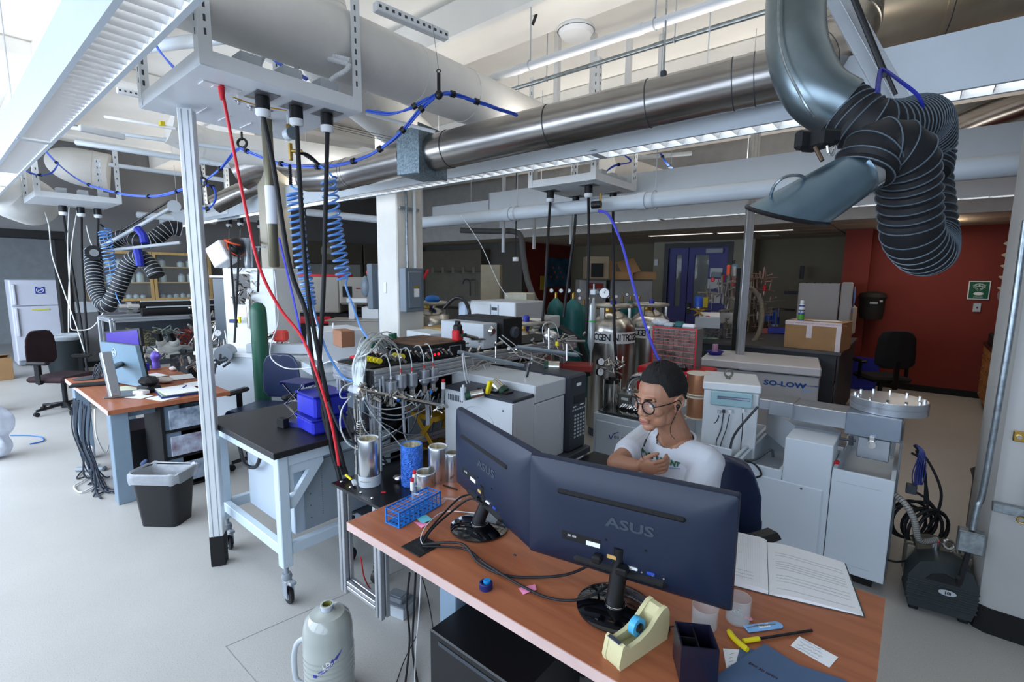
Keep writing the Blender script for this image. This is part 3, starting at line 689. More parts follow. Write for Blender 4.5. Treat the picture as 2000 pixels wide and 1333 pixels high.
cable('hanging_wire','thin wire from the ceiling holding the black cable hook','wire',[hk+V((0,0,.09)),P(853,110,d=2.6),P(845,48,d=2.6)],.0012,dgrey,5)
for lbl,pp in (('black cable hook above the coiled hoses',P(473,280,d=3.5)),('black cable hook right of the post at the blue coil',P(395,355,d=3.85))):
    t=T('cable_hook',lbl,'hook',tuple(pp)); pt(t,'hook_ring',G().ring(pp,.033,.009,(.6,-.8,.1),16,6),black,W=1); pt(t,'hook_tab',G().box(pp+V((0,0,.05)),(.016,.012,.06),.003),black,W=1)
# flexible white conduits on top of the large panel
for i,pts_ in enumerate(([(508,124),(525,98),(570,95),(630,112),(680,125)],[(575,145),(590,115),(620,105),(660,112),(684,118)],[(637,165),(655,150),(675,138),(684,125)])):
    sp=[P(*p,d=2.6-.0*i) for p in pts_]; s2=spl(sp,14); one('flexible_conduit','ribbed white flexible conduit on the large panel, '+('longest, at left','middle one','short one at right')[i],'conduit',G().tube(s2,[.014 if k%2 else .011 for k in range(len(s2))],10),white)
# thin wires right of panel
for i in range(3): one('thin_wire','thin dark wire from the large panel to the duct box, '+('upper','middle','lower')[i],'wire',G().cyl(P(652,243+4*i,d=2.7),P(765,268+5*i,d=3.4),.0015,n=5),dgrey)
# ================================================================ THE NEAR DESK
DX0,DX1,DY0,DY1,DZ=-1.70,.012,1.008,1.85,.75
desk=T('desk','near office desk with cherry top and grey legs under the two large monitors','desk',((DX0+DX1)/2,(DY0+DY1)/2,0))
edge=mat('pale pinkish edge band','c9ada6',.5,var=.08)
pt(desk,'desktop',G().bb((DX0,DY0+.003,DZ-.034),(DX1-.002,DY1,DZ)),woodd,W=1)
pt(desk,'edge_band',G().bb((DX0-.001,DY0,DZ-.036),(DX1,DY0+.003,DZ-.002)),edge,W=1)
pt(desk,'edge_band',G().bb((DX0-.004,DY0,DZ-.036),(DX0-.0005,DY1,DZ-.002)),edge,W=1)
legm=mat('blue-grey desk leg paint','7c8fa0',.4,var=.03)
for x in (-1.38,-.28):
    pt(desk,'leg',G().bb((x-.05,1.26,.03),(x+.05,1.42,.71),.004),legm,W=1)
    pt(desk,'foot',G().bb((x-.045,1.04,.0),(x+.045,1.8,.03),.01),legm,W=1)
pt(desk,'crossbar',G().bb((-1.33,1.5,.6),(-.33,1.53,.7),.003),legm,W=1)
g0=P(822,1068,z=DZ); t=T('cable_grommet','square black cable grommet set in the desk near the left monitor','grommet',(g0.x,g0.y,DZ),radians(0))
pt(t,'rim',G().box((0,0,.002),(.105,.105,.004),.003),blackm); pt(t,'brush_slot',G().box((.01,-.005,.0045),(.06,.03,.003)),rubber)
one('screw_hole','small dark round screw cap in the desktop between the monitor bases','screw cap',G().lathe([(0,.001),(.005,.002),(.007,0)],P(1005,1085,z=DZ),12),dgrey)
# two large monitors seen from behind
def monitor(label,loc,rz,w,zb,h,off):
    t=T('computer_monitor',label,'monitor',(loc[0],loc[1],DZ),rz,group=None)
    z0=zb-DZ; z1=z0+h; yo=off
    def rr(y,ix,it,ib,rad=.02,n=5):
        pts=[]; X=w/2-ix; Z0=z0+ib; Z1=z1-it; r=rad
        for cx,cz,a in ((X-r,Z0+r,-90),(X-r,Z1-r,0),(-X+r,Z1-r,90),(-X+r,Z0+r,180)):
            for k in range(n+1):
                an=radians(a+90*k/n); pts.append((cx+cos(an)*r,y,cz+sin(an)*r))
        return pts
    ring=[rr(yo+.006,0,0,0,.006),rr(yo-.012,0,0,0,.006),rr(yo-.022,.004,.004,.004,.01),rr(yo-.036,.03,.03,.02,.03),rr(yo-.047,.075,.07,.05,.05),rr(yo-.053,.14,.12,.09,.06)]
    g=G(); vs=[p for r_ in ring for p in r_]; n=len(ring[0]); fs=[tuple(range(n))[::-1]]
    for i in range(len(ring)-1):
        for j in range(n): fs.append((i*n+j,i*n+(j+1)%n,(i+1)*n+(j+1)%n,(i+1)*n+j))
    fs.append(tuple(range((len(ring)-1)*n,len(ring)*n))); g.add(vs,fs)
    shell=pt(t,'back_shell',g,navy)
    pt(t,'screen',G().bb((-w/2+.015,yo+.0062,z0+.02),(w/2-.015,yo+.0075,z1-.015)),mat('lit screen','aab6c6',.2,var=0,emit=.5))
    yb_=yo-.054
    pt(t,'vent_slot',G().box((-.01,yb_+.004,z0+h*.735),(w*.62,.014,.017),.0069),blackm)
    pt(t,'vent_slot',G().box((0,yb_+.012,z0+h*.115),(w*.46,.03,.03),.012),blackm)
    text(t,'ASUS',.042,FR((.03,yb_-.0002,z0+h*.56),(1,0,0),(0,0,1)),mat('faint moulded logo','39424e',.5),'logo',bold=.0012,sx=1.5)
    lab=pt(t,'rating_label',G().box((-w*.19,yb_+.001,z0+h*.33),(w*.2,.003,.028),.0014),blackm)
    text(t,'R  CE  |||  ▌',.009,FR((-w*.235,yb_-.0008,z0+h*.338),(1,0,0),(0,0,1)),white,'print') if False else text(t,'CE  IIIIII',.009,FR((-w*.235,yb_-.0008,z0+h*.338),(1,0,0),(0,0,1)),white,'print')
    pt(t,'barcode',G().box((-w*.125,yb_-.0008,z0+h*.315),(.045,.002,.014)),paper)
    for sx in(-.1,.1):
        for sz in (0,1): 
            pt(t,'mount_screw',G().cyl((sx*.6+.02,yb_-.001,z0+h*(.43+.2*sz)-.015),(sx*.6+.02,yb_+.004,z0+h*(.43+.2*sz)-.015),.0035,n=10),black) if sz==0 else None
    pt(t,'dvi_port',G().box((w*.07,yb_+.004,z0+h*.19),(.03,.012,.008),.002),paper)
    pt(t,'vga_port',G().box((w*.155,yb_+.004,z0+h*.19),(.024,.012,.009),.002),mat('vga blue','2747a8',.4))
    for k in range(4): pt(t,'port_nut',G().cyl((w*(.045+.05*k)+.012,yb_-.002,z0+h*.185),(w*(.045+.05*k)+.012,yb_+.004,z0+h*.185),.0028,n=6),chrome)
    pt(t,'port_tag',G().box((-.02,yb_-.001,z0+h*.245),(.028,.003,.011)),mat('manila tag','c9a05c',.8))
    pt(t,'neck',G().tube([(0,0,.012),(0,-.004,z0*.6),(0,yo-.03,z0+.05),(0,yo-.04,z0+.12)],[.03,.026,.026,.02],16),black)
    gl=mat('piano black base','08080a',.06,var=0,coat=1)
    pt(t,'stand_base',G().lathe([(0,0),(.108,0),(.116,.004),(.116,.008),(.1,.014),(.05,.017),(.034,.019),(0,.019)],n=48),gl)
    pt(t,'chrome_ring',G().ring((0,0,.021),.032,.0012,n=24,k=5),chrome)
    return t,yo,z0
mA=V((-.637,1.31)); 
m2,yo2,z02=monitor('large black monitor seen from behind, directly in front of the seated man',(-.62,1.25),radians(11.3),.635,.822,.345,.065)
m1,yo1,z01=monitor('black monitor seen from behind at the left end of the near desk',(-1.262,1.328),radians(-20),.65,.805,.355,.065)
# cables of the monitors
def onm(t,x,y,z): return t.matrix_basis@V((x,y,z)) if False else MT(t.location)@t.rotation_euler.to_matrix().to_4x4()@V((x,y,z))
gz=V((g0.x+.01,g0.y,DZ+.012))
pw2=onm(m2,-.06,yo2-.07,z02+.075); pv2=onm(m2,.02,yo2-.075,z02+.065)
t=T('power_cable','thick black power lead crossing the desk to the right monitor','cable',tuple(gz)); 
pt(t,'lead',G().tube(spl([gz,P(900,1062,z=DZ+.035),P(935,1100,z=DZ+.01),P(985,1124,z=DZ+.008),P(1050,1128,z=DZ+.01),P(1110,1122,z=DZ+.02),P(1160,1100,z=DZ+.05),pw2],7),.0047,8),rubber,W=1)
pt(t,'connector',G().box(pw2,(.03,.03,.022),.005,MR(.2,3,'Z')),black,W=1)
t=T('video_cable','black video cable lying over the pink note and under the right monitor','cable',tuple(gz))
pt(t,'lead',G().tube(spl([gz+V((.01,-.01,0)),P(905,1072,z=DZ+.008),P(950,1103,z=DZ+.016),P(1010,1140,z=DZ+.014),P(1070,1168,z=DZ+.01),P(1130,1172,z=DZ+.024),P(1180,1150,z=DZ+.04),P(1215,1115,z=DZ+.05),pv2],7),.0042,8),rubber,W=1)
pt(t,'connector',G().box(pv2,(.034,.035,.022),.004,MR(.2,3,'Z')),black,W=1)
pa=onm(m1,.04,yo1-.07,z01+.06); pc=onm(m1,-.02,yo1-.07,z01+.06)
cable('video_cable','black cable arching from the grommet to the left monitor, the right one','cable',[gz,P(843,1035,z=DZ+.03),P(882,1000,z=DZ+.05),P(918,975,z=DZ+.09),pa],.0042,rubber,8)
cable('power_cable','black cable arching from the grommet to the left monitor, the left one','cable',[gz+V((-.01,0,0)),P(835,1040,z=DZ+.02),P(865,1005,z=DZ+.04),P(900,972,z=DZ+.07),P(935,965,z=DZ+.09),pc],.004,rubber,8)
cable('white_cable','thin white cord from the grommet to the left monitor base','cord',[gz,P(822,1050,z=DZ+.03),P(835,1025,z=DZ+.02),P(868,1000,z=DZ+.012),P(930,1003,z=DZ+.02)],.0018,wcord)
# small things on the desk
t=T('tape_roll_core','small dark blue ring with a lighter blue plug standing on the desk','tape roll',tuple(P(949,1150,z=DZ))); pt(t,'roll',G().lathe([(.012,0),(.02,0),(.0215,.002),(.0215,.02),(.02,.022),(.014,.022)],n=28),mat('navy roll','17215c',.5)); pt(t,'plug',G().lathe([(.0,.0),(.012,.0),(.012,.027),(.011,.028),(0,.028)],(.001,.004,0),20),mat('sky blue cap','1c82c4',.4))
def note(label,pts,m,name='sticky_note',curl=.006):
    p=[P(x,y,z=DZ+.0015) for x,y in pts]; a,b,c,d=p; rows=[]
    for i in range(5):
        u_=i/4; l=a.lerp(d,u_); r=b.lerp(c,u_); rows.append([l.lerp(r,k/4)+V((0,0,curl*(sin(k/4*pi*.5)*u_+.3*sin(u_*5)*.3))) for k in range(5)])
    return one(name,label,'note',G().sheet(rows,.0006),m)
note('pink sticky note under the black cables on the desk',((1012,1150),(1045,1142),(1048,1156),(1022,1162)),pink)
note('pink sticky note beside the blue rack of tubes',((808,1020),(838,1023),(832,1030),(823,1032)),pink)
note('turquoise sticky note on top of the pink one beside the blue rack',((812,1012),(832,1006),(845,1018),(824,1024)),cyan)
# blue tube rack
q0=P(741,1014,z=DZ); q1=P(780,1033,z=DZ); q2=P(860,988,z=DZ)
ux=(q2-q1); wv=(q1-q0); rz=math.atan2(ux.y,ux.x); L=ux.length; Wd=.075
t=T('test_tube_rack','blue plastic test tube rack on the left corner of the near desk','tube rack',(q1.x,q1.y,DZ+.001),rz)
def grid(z,holes=True,nx=9,ny=4,th=.003,par=None):
    g=G(); 
    for i in range(nx+1): g.bb((L*i/nx-.0018,0,z),(L*i/nx+.0018,Wd,z+th))
    for j in range(ny+1): g.bb((-.002,Wd*j/ny-.0018,z+.0004),(L+.002,Wd*j/ny+.0018,z+th-.0004))
    return g
for z,n_ in ((.062,'top_grid'),(.036,'middle_grid')): pt(t,n_,grid(z),blue)
pl=pt(t,'bottom_plate',G().bb((-.004,-.004,.0),(L+.004,Wd+.004,.004),.001),blue)
g=G()
for i in range(9):
    for j in range(4): g.lathe([(0,.0046),(.0062,.0046)],(L*(i+.5)/9,Wd*(j+.5)/4,0),10)
pt(pl,'hole_row',g,mat('hole shade','2a3350',.8))
for x in (0,L):
    for y in (0,Wd): pt(t,'corner_post',G().bb((x-.003,y-.003,.004),(x+.003,y+.003,.066)),blue)
for k in range(1,9):
    pt(t,'side_rib',G().bb((L*k/9-.002,-.003,.004),(L*k/9+.002,.0,.062)),blue)
    
pt(t,'side_rail',G().bb((0,-.0035,.058),(L,-.0005,.066)).bb((0,Wd+.0005,.058),(L,Wd+.0035,.066)),blue)
Mr=MT(t.location)@t.rotation_euler.to_matrix().to_4x4()
def vial(label,xx,yy,h,tilt=0,par=None):
    p=Mr@V((xx,yy,.006)); v=T('capped_vial',label,'vial',tuple(p),group=None)
    pt(v,'glass_tube',G().lathe([(0,0),(.003,.001),(.0042,.004),(.0042,h-.062),(.0058,h-.058),(.0058,h-.05)],n=14),gglass)
    pt(v,'glass_side_arm',G().cyl((0,0,h-.07),(.03,.01,h-.066),.003,n=8),gglass)
    pt(v,'white_sleeve',G().lathe([(.0062,h-.055),(.0085,h-.053),(.0085,h-.02),(.0065,h-.016),(0,h-.016)],n=16),white)
    pt(v,'red_cap',G().lathe([(0,h-.016),(.0068,h-.016),(.0072,h-.012),(.0072,h-.001),(.006,h),(0,h)],n=16),red)
    return v
vial('red-capped glass vial standing in the blue rack, nearer and lower one',L*.50,Wd*.62,.15)
vial('red-capped glass vial standing in the blue rack, taller rear one',L*.61,Wd*.8,.172)
t=T('glass_fitting','small clear glass fitting lying right of the blue rack','glassware',tuple(P(868,975,z=DZ+.004)),.4)
pt(t,'glass_arm',G().cyl((0,0,.004),(.07,.0,.006),.004,n=8).cyl((0,0,.004),(.0,-.04,.004),.004,n=8).cyl((.012,-.0,.004),(.012,-.045,.004),.004,n=8),gglass); pt(t,'joint',G().lathe([(.004,0),(.011,.008),(.011,.016),(.004,.02)],(.062,0,.011),12,(1,0,0)),gglass)
cable('black_pen','thin black stick lying left of the left monitor base','pen',[P(866,948,z=DZ+.004),P(893,957,z=DZ+.004)],.004,black)
# tape dispenser
q=P(1246,1275,z=DZ); t=T('tape_dispenser','cream tape dispenser with blue tape in front of the right monitor','tape dispenser',(q.x-.012,q.y+.01,DZ),radians(-14))
crm=mat('cream dispenser plastic','cfc79a',.42,var=.05)
prof=[(-.07,0),(-.074,.012),(-.066,.055),(-.058,.06),(-.05,.05),(-.03,.036),(-.005,.032),(.02,.045),(.045,.064),(.06,.07),(.074,.066),(.082,.045),(.084,.02),(.078,.0)]
Mx=Matrix(((0,0,1,-.026),(1,0,0,0),(0,1,0,0),(0,0,0,1)))
def slab(x0,x1,pr,bv=.0):
    return G().prism(pr,x1-x0,Matrix(((0,0,1,x0),(1,0,0,0),(0,1,0,0),(0,0,0,1))))
full=[(-.095,0),(-.1,.015),(-.088,.062),(-.08,.066),(-.06,.048),(-.02,.05),(.02,.062),(.05,.085),(.075,.1),(.092,.1),(.103,.08),(.105,.04),(.098,.0)]
low=[(-.09,0.002),(-.09,.03),(.0,.02),(.095,.025),(.095,.002)]
pt(t,'side_wall',slab(-.03,-.018,full),crm); pt(t,'side_wall',slab(.018,.03,full),crm)
pt(t,'front_block',slab(-.018,.018,[(-.094,.001),(-.098,.015),(-.087,.06),(-.079,.064),(-.058,.044),(-.055,.001)]),crm)
pt(t,'base_floor',slab(-.018,.018,low),crm); pt(t,'rear_block',slab(-.018,.018,[(.055,.001),(.052,.08),(.075,.098),(.091,.098),(.101,.079),(.103,.04),(.096,.001)]),crm)
pt(t,'cutter_blade',G().box((0,-.087,.0665),(.04,.012,.002)),chrome)
rl=pt(t,'tape_roll',G().lathe([(.013,-.0095),(.025,-.0095),(.025,.0095),(.013,.0095),(.013,-.0095)],(0,.0,.066),28,(1,0,0)),mat('light blue tape','4fb0dd',.4)); pt(rl,'hub',G().lathe([(0,-.016),(.012,-.014),(.012,.014),(0,.016)],(0,0,.066),18,(1,0,0)),black)
one('binder_clip','small black clip behind the cream tape dispenser','clip',G().bb((0,0,0),(.012,.025,.008),.002).cyl((.004,.02,.01),(.03,.045,.012),.002,n=6),black,loc=P(1295,1238,z=DZ))
# black cube pen holder
q=P(1368,1333,z=DZ); t=T('pen_holder','empty black divided cube pen holder at the near edge of the desk','pen holder',(q.x-.025,q.y+.025,DZ+.0),radians(32))
s=.09; h=.1; g=G()
for x in (-s/2,s/2-.004): g.bb((x,-s/2,0),(x+.004,s/2,h))
for y in (-s/2,s/2-.004): g.bb((-s/2+.004,y,.0),(s/2-.004,y+.004,h-.0005))
g.bb((-s/2+.004,-s/2+.004,0),(s/2-.004,s/2-.004,.003)); pt(t,'box_shell',g,mat('satin black plastic','18182a',.3,var=.05))
pt(t,'divider',G().bb((-.0015,-s/2+.004,.003),(.0015,s/2-.004,h-.006)),black); pt(t,'divider',G().bb((-s/2+.004,-.0015,.003),(-.0015,.0015,h-.008)),black)
# glass jars
def jar(label,px,py,r,h,name='glass_jar'):
    q=P(px,py,z=DZ); t=T(name,label,'jar',(q.x,q.y,DZ)); pt(t,'glass_wall',G().lathe([(0,.001),(r*.95,.001),(r,.005),(r,h-.003),(r*1.03,h),(r*.95,h),(r*.93,.006),(0,.005)],n=32),gglass); return t
jar('empty clear glass jar under the right monitor corner',1375,1222,.036,.06)
jj=jar('clear glass beaker with metal fittings inside, right of the monitor',1440,1212,.034,.075,'glass_beaker')
g=G(); q=P(1440,1210,z=DZ)
for i in range(14): 
    a=random.random()*6.3; r_=random.random()*.018; g.lathe([(.002,0),(.005,.001),(.005,.006),(.002,.007)],(r_*cos(a),r_*sin(a),.006+random.random()*.016),8,(random.random()-.5,random.random()-.5,.6))
o=one('metal_fittings','pile of small metal fittings inside the glass beaker','fittings',g,steel,loc=(q.x,q.y,DZ),kind='stuff')
one('pink_eraser','small pink rubber behind the beaker','eraser',G().ball((0,0,.006),(.012,.008,.006)),mat('pink rubber','c98a8a',.6),loc=P(1462,1212,z=DZ))
q=P(1487,1228,z=DZ); t=T('tweezers_pouch','pale blue plastic pouch with tweezers right of the beaker','pouch',(q.x,q.y,DZ+.001),radians(50))
pt(t,'pouch',G().box((0,0,.003),(.1,.028,.005),.002).lathe([(0,0),(.014,.0005),(.014,.003),(0,.0035)],(.052,0,.001),16),mat('pale blue vinyl','7bb4e6',.25,coat=.5)); pt(t,'pouch_label',G().box((.008,0,.0061),(.034,.012,.001)),paper)
pt(t,'tweezers',G().tube([(-.045,0,.006),(0,.003,.0065),(.045,0,.006)],.0018,6),chrome)
text(t,'TWEEZERS',.0065,FR((.008,0,.0068),(1,0,0),(0,1,0)),ink)
q=P(1458,1250,z=DZ); 
t=T('hex_key','yellow handled black rod tool lying in front of the blue pouch','tool',tuple(q)); k0=P(1452,1253,z=DZ+.008);k1=P(1586,1232,z=DZ+.006)
u_=(k1-k0); pt(t,'rod',G().cyl(k0+u_*.2,k1,.004,n=6),black,W=1); pt(t,'sleeve',G().cyl(k0,k0+u_*.22,.0065,n=10),yellow,W=1)
pt(t,'handle',G().tube(spl([P(1423,1233,z=DZ+.008),P(1436,1250,z=DZ+.008),P(1460,1270,z=DZ+.009)],4),[.006]+[.008]*7+[.007],10),yellow,W=1)
def flat(label,name,cat,pts,m,z=DZ+.001,th=.0008,W_=None):
    p=[P(x,y,z=z) for x,y in pts]; c=sum(p,V())/len(p); t=T(name,label,cat,tuple(c))
    g=G(); n=len(p); vs=p+[a+V((0,0,th)) for a in p]; g.add(vs,[tuple(range(n))[::-1],tuple(range(n,2*n))]+[(i,(i+1)%n,n+(i+1)%n,n+i) for i in range(n)]); pt(t,'sheet',g,m,W=1,smooth=False); return t,p
def scribble(par,a,b,c_,n,m,z,seed=1,amp=.0012,name='handwriting',r=.0003,fill=.9):   # rows of handwriting between corners a (origin) b (along line) c (down)
    rnd=random.Random(seed); g=G(); a=V(a);b=V(b);c_=V(c_); 
    for i in range(n):
        f=(i+.5)/n; s=a.lerp(c_,f); e=s+(b-a)*(fill*(.7+.3*rnd.random())); k=max(10,int((e-s).length/.0022)); pts_=[]; dn=(c_-a).normalized()
        for j in range(k):
            p=s.lerp(e,j/k)+dn*(rnd.random()-.5)*amp*2.4; pts_.append(V((p.x,p.y,z)))
        g.tube(pts_,r,3,caps=False)
    pt(par,name,g,m,W=1)
t,p=flat('white name card with blue scribbles at the right of the desk','paper_card','card',((1561,1244),(1637,1285),(1620,1305),(1544,1262)),paper)
scribble(t,p[0].lerp(p[1],.1),p[0].lerp(p[1],.85),p[3].lerp(p[2],.1),4,mat('pen ink','3a4468',.8,var=0),DZ+.0024,3,.003)
t,p=flat('small folded leaflet between the pen holder and the blue folders','paper_slip','paper',((1412,1268),(1445,1270),(1460,1296),(1420,1315)),paper); scribble(t,p[0].lerp(p[2],.3),p[1],p[3],5,ink,DZ+.0024,5,.0008,fill=.5)
slate=mat('slate blue folder card','4a6180',.7,var=.05)
t,p=flat('slate blue card folder at the bottom right of the desk, upper one','card_folder','folder',((1494,1259),(1558,1300),(1650,1330),(1675,1352),(1400,1420),(1385,1330)),slate,DZ+.004,.002)
text(t,'EPIC 3D  HMW...',.012,FR(P(1485,1307,z=DZ+.0066),P(1510,1325,z=DZ)-P(1462,1298,z=DZ),P(1494,1259,z=DZ)-P(1470,1320,z=DZ)),mat('maroon ink','3a2634',.8,var=0),W=1) if False else text(t,'EPIC 3D HMW',.011,FR(P(1490,1311,z=DZ+.0066),P(1510,1325,z=DZ)-P(1462,1298,z=DZ),P(1510,1259,z=DZ)-P(1480,1320,z=DZ)),mat('maroon ink','3a2634',.8,var=0),W=1)
t,p=flat('slate blue card folder lying underneath, its corner poking out','card_folder','folder',((1445,1266),(1480,1272),(1500,1330),(1430,1330)),slate,DZ+.0006,.002)
# open lab notebook
q=[P(x,y,z=DZ+.001) for x,y in ((1430,1145),(1500,1163),(1690,1207),(1652,1103),(1497,1062),(1437,1048))]
bd=T('open_notebook','large open handwritten laboratory notebook at the right end of the desk','notebook',tuple((q[1]+q[4])/2))
pt(bd,'cover',(lambda g:(g.add([q[0],q[1],q[2],q[3],q[4],q[5]]+[a+V((0,0,.003)) for a in q],[(5,4,3,2,1,0),(6,7,8,9,10,11)]+[(i,(i+1)%6,6+(i+1)%6,6+i) for i in range(6)]),g)[1])(G()),mat('notebook cover','3c4a48',.6),W=1,smooth=False)
def page(a,b,c_,d,zf,nm,h):
    rows=[]; 
    for i in range(9):
        u_=i/8; l=a.lerp(d,u_); r=b.lerp(c_,u_); rows.append([V((*(l.lerp(r,k/10)).xy,DZ+.004)) for k in range(11)])
    top=[[p+V((0,0,zf(k/10))) for k,p in enumerate(r)] for r in rows]
    g=G(); k=11;R_=9; vs=[p for r in rows for p in r]+[p for r in top for p in r]; o=k*R_; fs=[]
    for i in range(R_-1):
        for j in range(k-1): A_=i*k+j; fs.append((o+A_,o+A_+1,o+A_+k+1,o+A_+k))
    for j in range(k-1): fs.append((j,j+1,o+j+1,o+j)); A_=(R_-1)*k+j; fs.append((A_,o+A_,o+A_+1,A_+1))
    for i in range(R_-1): A_=i*k; fs.append((A_,o+A_,o+A_+k,A_+k)); A_+=k-1; fs.append((A_,A_+k,o+A_+k,o+A_))
    g.add(vs,fs); return pt(bd,nm,g,paper,W=1)
e=.004
pgl=page(q[0],q[1],q[4],q[5],lambda t_:.016-.0*t_-.006*max(0,t_-.85)/.15,'page_block',.02)
pgr=page(q[1].lerp(q[2],.01),q[2].lerp(q[1],.02),q[3].lerp(q[4],.02),q[4].lerp(q[3],.01),lambda t_:.002+.012*sin(min(1,t_*3.2)*pi*.5)*(1-t_)**.8,'page_block',.02)
def rowat(a,b,c_,d,u0,v0,u1,v1): 
    f=lambda u_,v_: (a.lerp(b,u_)).lerp(d.lerp(c_,u_),v_); return f(u0,v0),f(u1,v0),f(u0,v1)
pen=mat('pencil handwriting','7d818a',.8,var=0); tl=mat('teal rule','8fc0bb',.8,var=0)
for j,(v0,v1,n) in enumerate(((.80,.70,2),(.62,.44,4),(.36,.2,3),(.12,.06,1))):
    a,b,c_=rowat(q[1],q[2],q[3],q[4],.1,v0,.92,v1); g=G(); rnd=random.Random(j)
    for i in range(n):
        s=a.lerp(c_,(i+.5)/n); e_=s+(b-a); k=150; ps=[]
        for m_ in range(k):
            f=m_/k; t_=.1+.82*f; p=s.lerp(e_,f)+(c_-a).normalized()*(rnd.random()-.5)*.0045; ps.append(V((p.x,p.y,DZ+.0046+.002+.012*sin(min(1,t_*3.2)*pi*.5)*(1-t_)**.8)))
        g.tube(ps,.00035,3,caps=False)
    pt(bd,'handwriting',g,pen,W=1)
for j,(v0,v1,n) in enumerate(((.25,.08,3),)):
    a,b,c_=rowat(q[0],q[1],q[4],q[5],.05,v0,.75,v1); scribble(bd,a,b,c_,3,pen,DZ+.0206,9,.002)
g=G()
for k in range(14):
    a,b,c_=rowat(q[0],q[1],q[4],q[5],.05+.055*k,.06,.06,.95); b_,_,_=rowat(q[0],q[1],q[4],q[5],.05+.055*k,.95,.06,.95); g.tube([V((a.x,a.y,DZ+.0204)),V((b_.x,b_.y,DZ+.0204))],.00025,3)
pt(bd,'ruled_lines',g,mat('pale rule','b9c2cc',.8,var=0),W=1)
cable('wall_wire','thin red cord end lying under the desk','cord',[P(705,1090,z=.35),P(712,1130,z=.2),P(730,1160,z=.08),P(748,1168,z=.05)],.004,red)
# under the desk
q=P(765,1195,z=0); t=T('transformer_box','small grey metal switch box on the floor under the desk corner','switch box',(q.x+.02,q.y+.03,0),radians(14))
pt(t,'body',G().bb((-.075,-.055,0),(.075,.055,.06),.003),lgrey); pt(t,'lid',G().bb((-.078,-.058,.06),(.078,.058,.068),.002).box((0,0,.08),(.1,.08,.025),.006).box((0,0,.094),(.07,.05,.006),.002),grey)
cable('loose_cable','thick black cable looping on the floor from the rack to the grey switch box','cable',[P(690,1010,z=.5),P(672,1060,z=.32),P(668,1100,z=.2),P(690,1140,z=.06),P(715,1165,z=.03),P(745,1175,z=.04)],.011,rubber,8)
for i,ps in enumerate(([(800,1120,.45),(795,1180,.25),(800,1250,.08),(792,1333,.01)],[(812,1120,.42),(808,1200,.2),(806,1270,.05),(815,1333,.01)],[(825,1130,.4),(838,1180,.25),(850,1260,.1),(855,1320,.02)],[(815,1240,.12),(790,1290,.02),(775,1333,.01)],[(870,1160,.4),(862,1230,.2),(860,1280,.1),(845,1330,.02)])):
    cable('hanging_cable','black cable hanging under the near desk, '+('leftmost','second','third','thin one crossing','rightmost')[i],'cable',[P(x,y,z=z) for x,y,z in ps],.005 if i<2 else .0025,rubber)
cable('hanging_cable','white cord hanging under the near desk beside the leg','cord',[P(822,1125,z=.42),P(818,1200,z=.22),P(812,1270,z=.06),P(810,1333,z=.01)],.0025,wcord)
q=P(930,1330,z=.42); t=T('computer_tower','black desktop computer under the near desk','computer',(q.x+.02,q.y+.16,0),radians(0))
pt(t,'case',G().bb((-.3,-.12,.0),(.14,.24,.44),.005),black); pt(t,'front_panel',G().bb((-.306,-.11,.02),(-.301,.23,.42),.002),grey)
one('drive_slot','thin grey seam strip on the black computer under the desk','strip',G().bb((-.25,-.121,.2),(.1,-.1205,.215)),dgrey,loc=(q.x+.02,q.y+.16-.001,.2))
# liquid nitrogen dewar flask in the foreground
q=P(646,1400,z=0); q=P(644,1310,z=.12)
t=T('dewar_flask','grey enamelled cylindrical dewar with a side handle on the floor in front','dewar',(q.x,q.y,0))
r=.098
zt=P(644,1185,y=q.y).z
prof=[(0,0),(r*.97,0),(r,.008)]
for k in range(6): z=.12+.022*k; prof+=[(r,z-.006),(r*1.02,z-.002),(r*1.02,z+.002),(r,z+.006)]
prof+=[(r,zt-.12),(r*.97,zt-.085),(r*.87,zt-.055),(r*.68,zt-.036),(.035,zt-.03),(.024,zt-.024)]
pt(t,'body',G().lathe(prof,n=48),mat('grey dewar enamel','a3a8a2',.18,var=.04,sc=3,coat=.6))
pt(t,'neck',G().lathe([(.023,zt-.03),(.023,zt-.01),(.026,zt-.008),(.026,zt),(.02,zt),(.02,zt-.05),(0,zt-.05)],n=28),lgrey)
pt(t,'neck_liner',G().lathe([(.0195,zt+.001),(.017,zt+.001),(.017,zt-.05)],n=24),mat('olive liner','7b7c3e',.5))
pt(t,'handle',G().tube(spl([(-.08,-.055,zt-.16),(-.11,-.075,zt-.185),(-.125,-.085,zt-.24),(-.125,-.085,.08),(-.11,-.075,.05),(-.08,-.055,.04)],6),.011,12),lgrey)
fx=V((cos(radians(-58)),sin(radians(-58)),0))
badge=mat('violet badge print','3a3f9c',.4)
for k in range(9):
    a=radians(-62+7*k); rr_=r*1.003+.0008; zc=zt-.24+.006*k+.0007*k*k*.6
    pt(t,'badge',G().box((cos(a)*rr_,sin(a)*rr_,zc),(.003,.0135,.013),0,MR(a,3,'Z')),badge) if k==0 else None
g=G()
for k in range(24):
    a=radians(-62+2.7*k); zc=zt-.24+.0022*k+.00007*k*k; hw=.008*min(1,(k+1)/4,(24-k)/6)
    a2=radians(-62+2.7*(k+1)); z2=zt-.24+.0022*(k+1)+.00007*(k+1)**2; R0=r+.0012
    g.add([(cos(a)*R0,sin(a)*R0,zc-hw),(cos(a2)*R0,sin(a2)*R0,z2-hw),(cos(a2)*R0,sin(a2)*R0,z2+hw),(cos(a)*R0,sin(a)*R0,zc+hw)],[(0,1,2,3)])
pt(t,'badge_swoosh',g,badge)
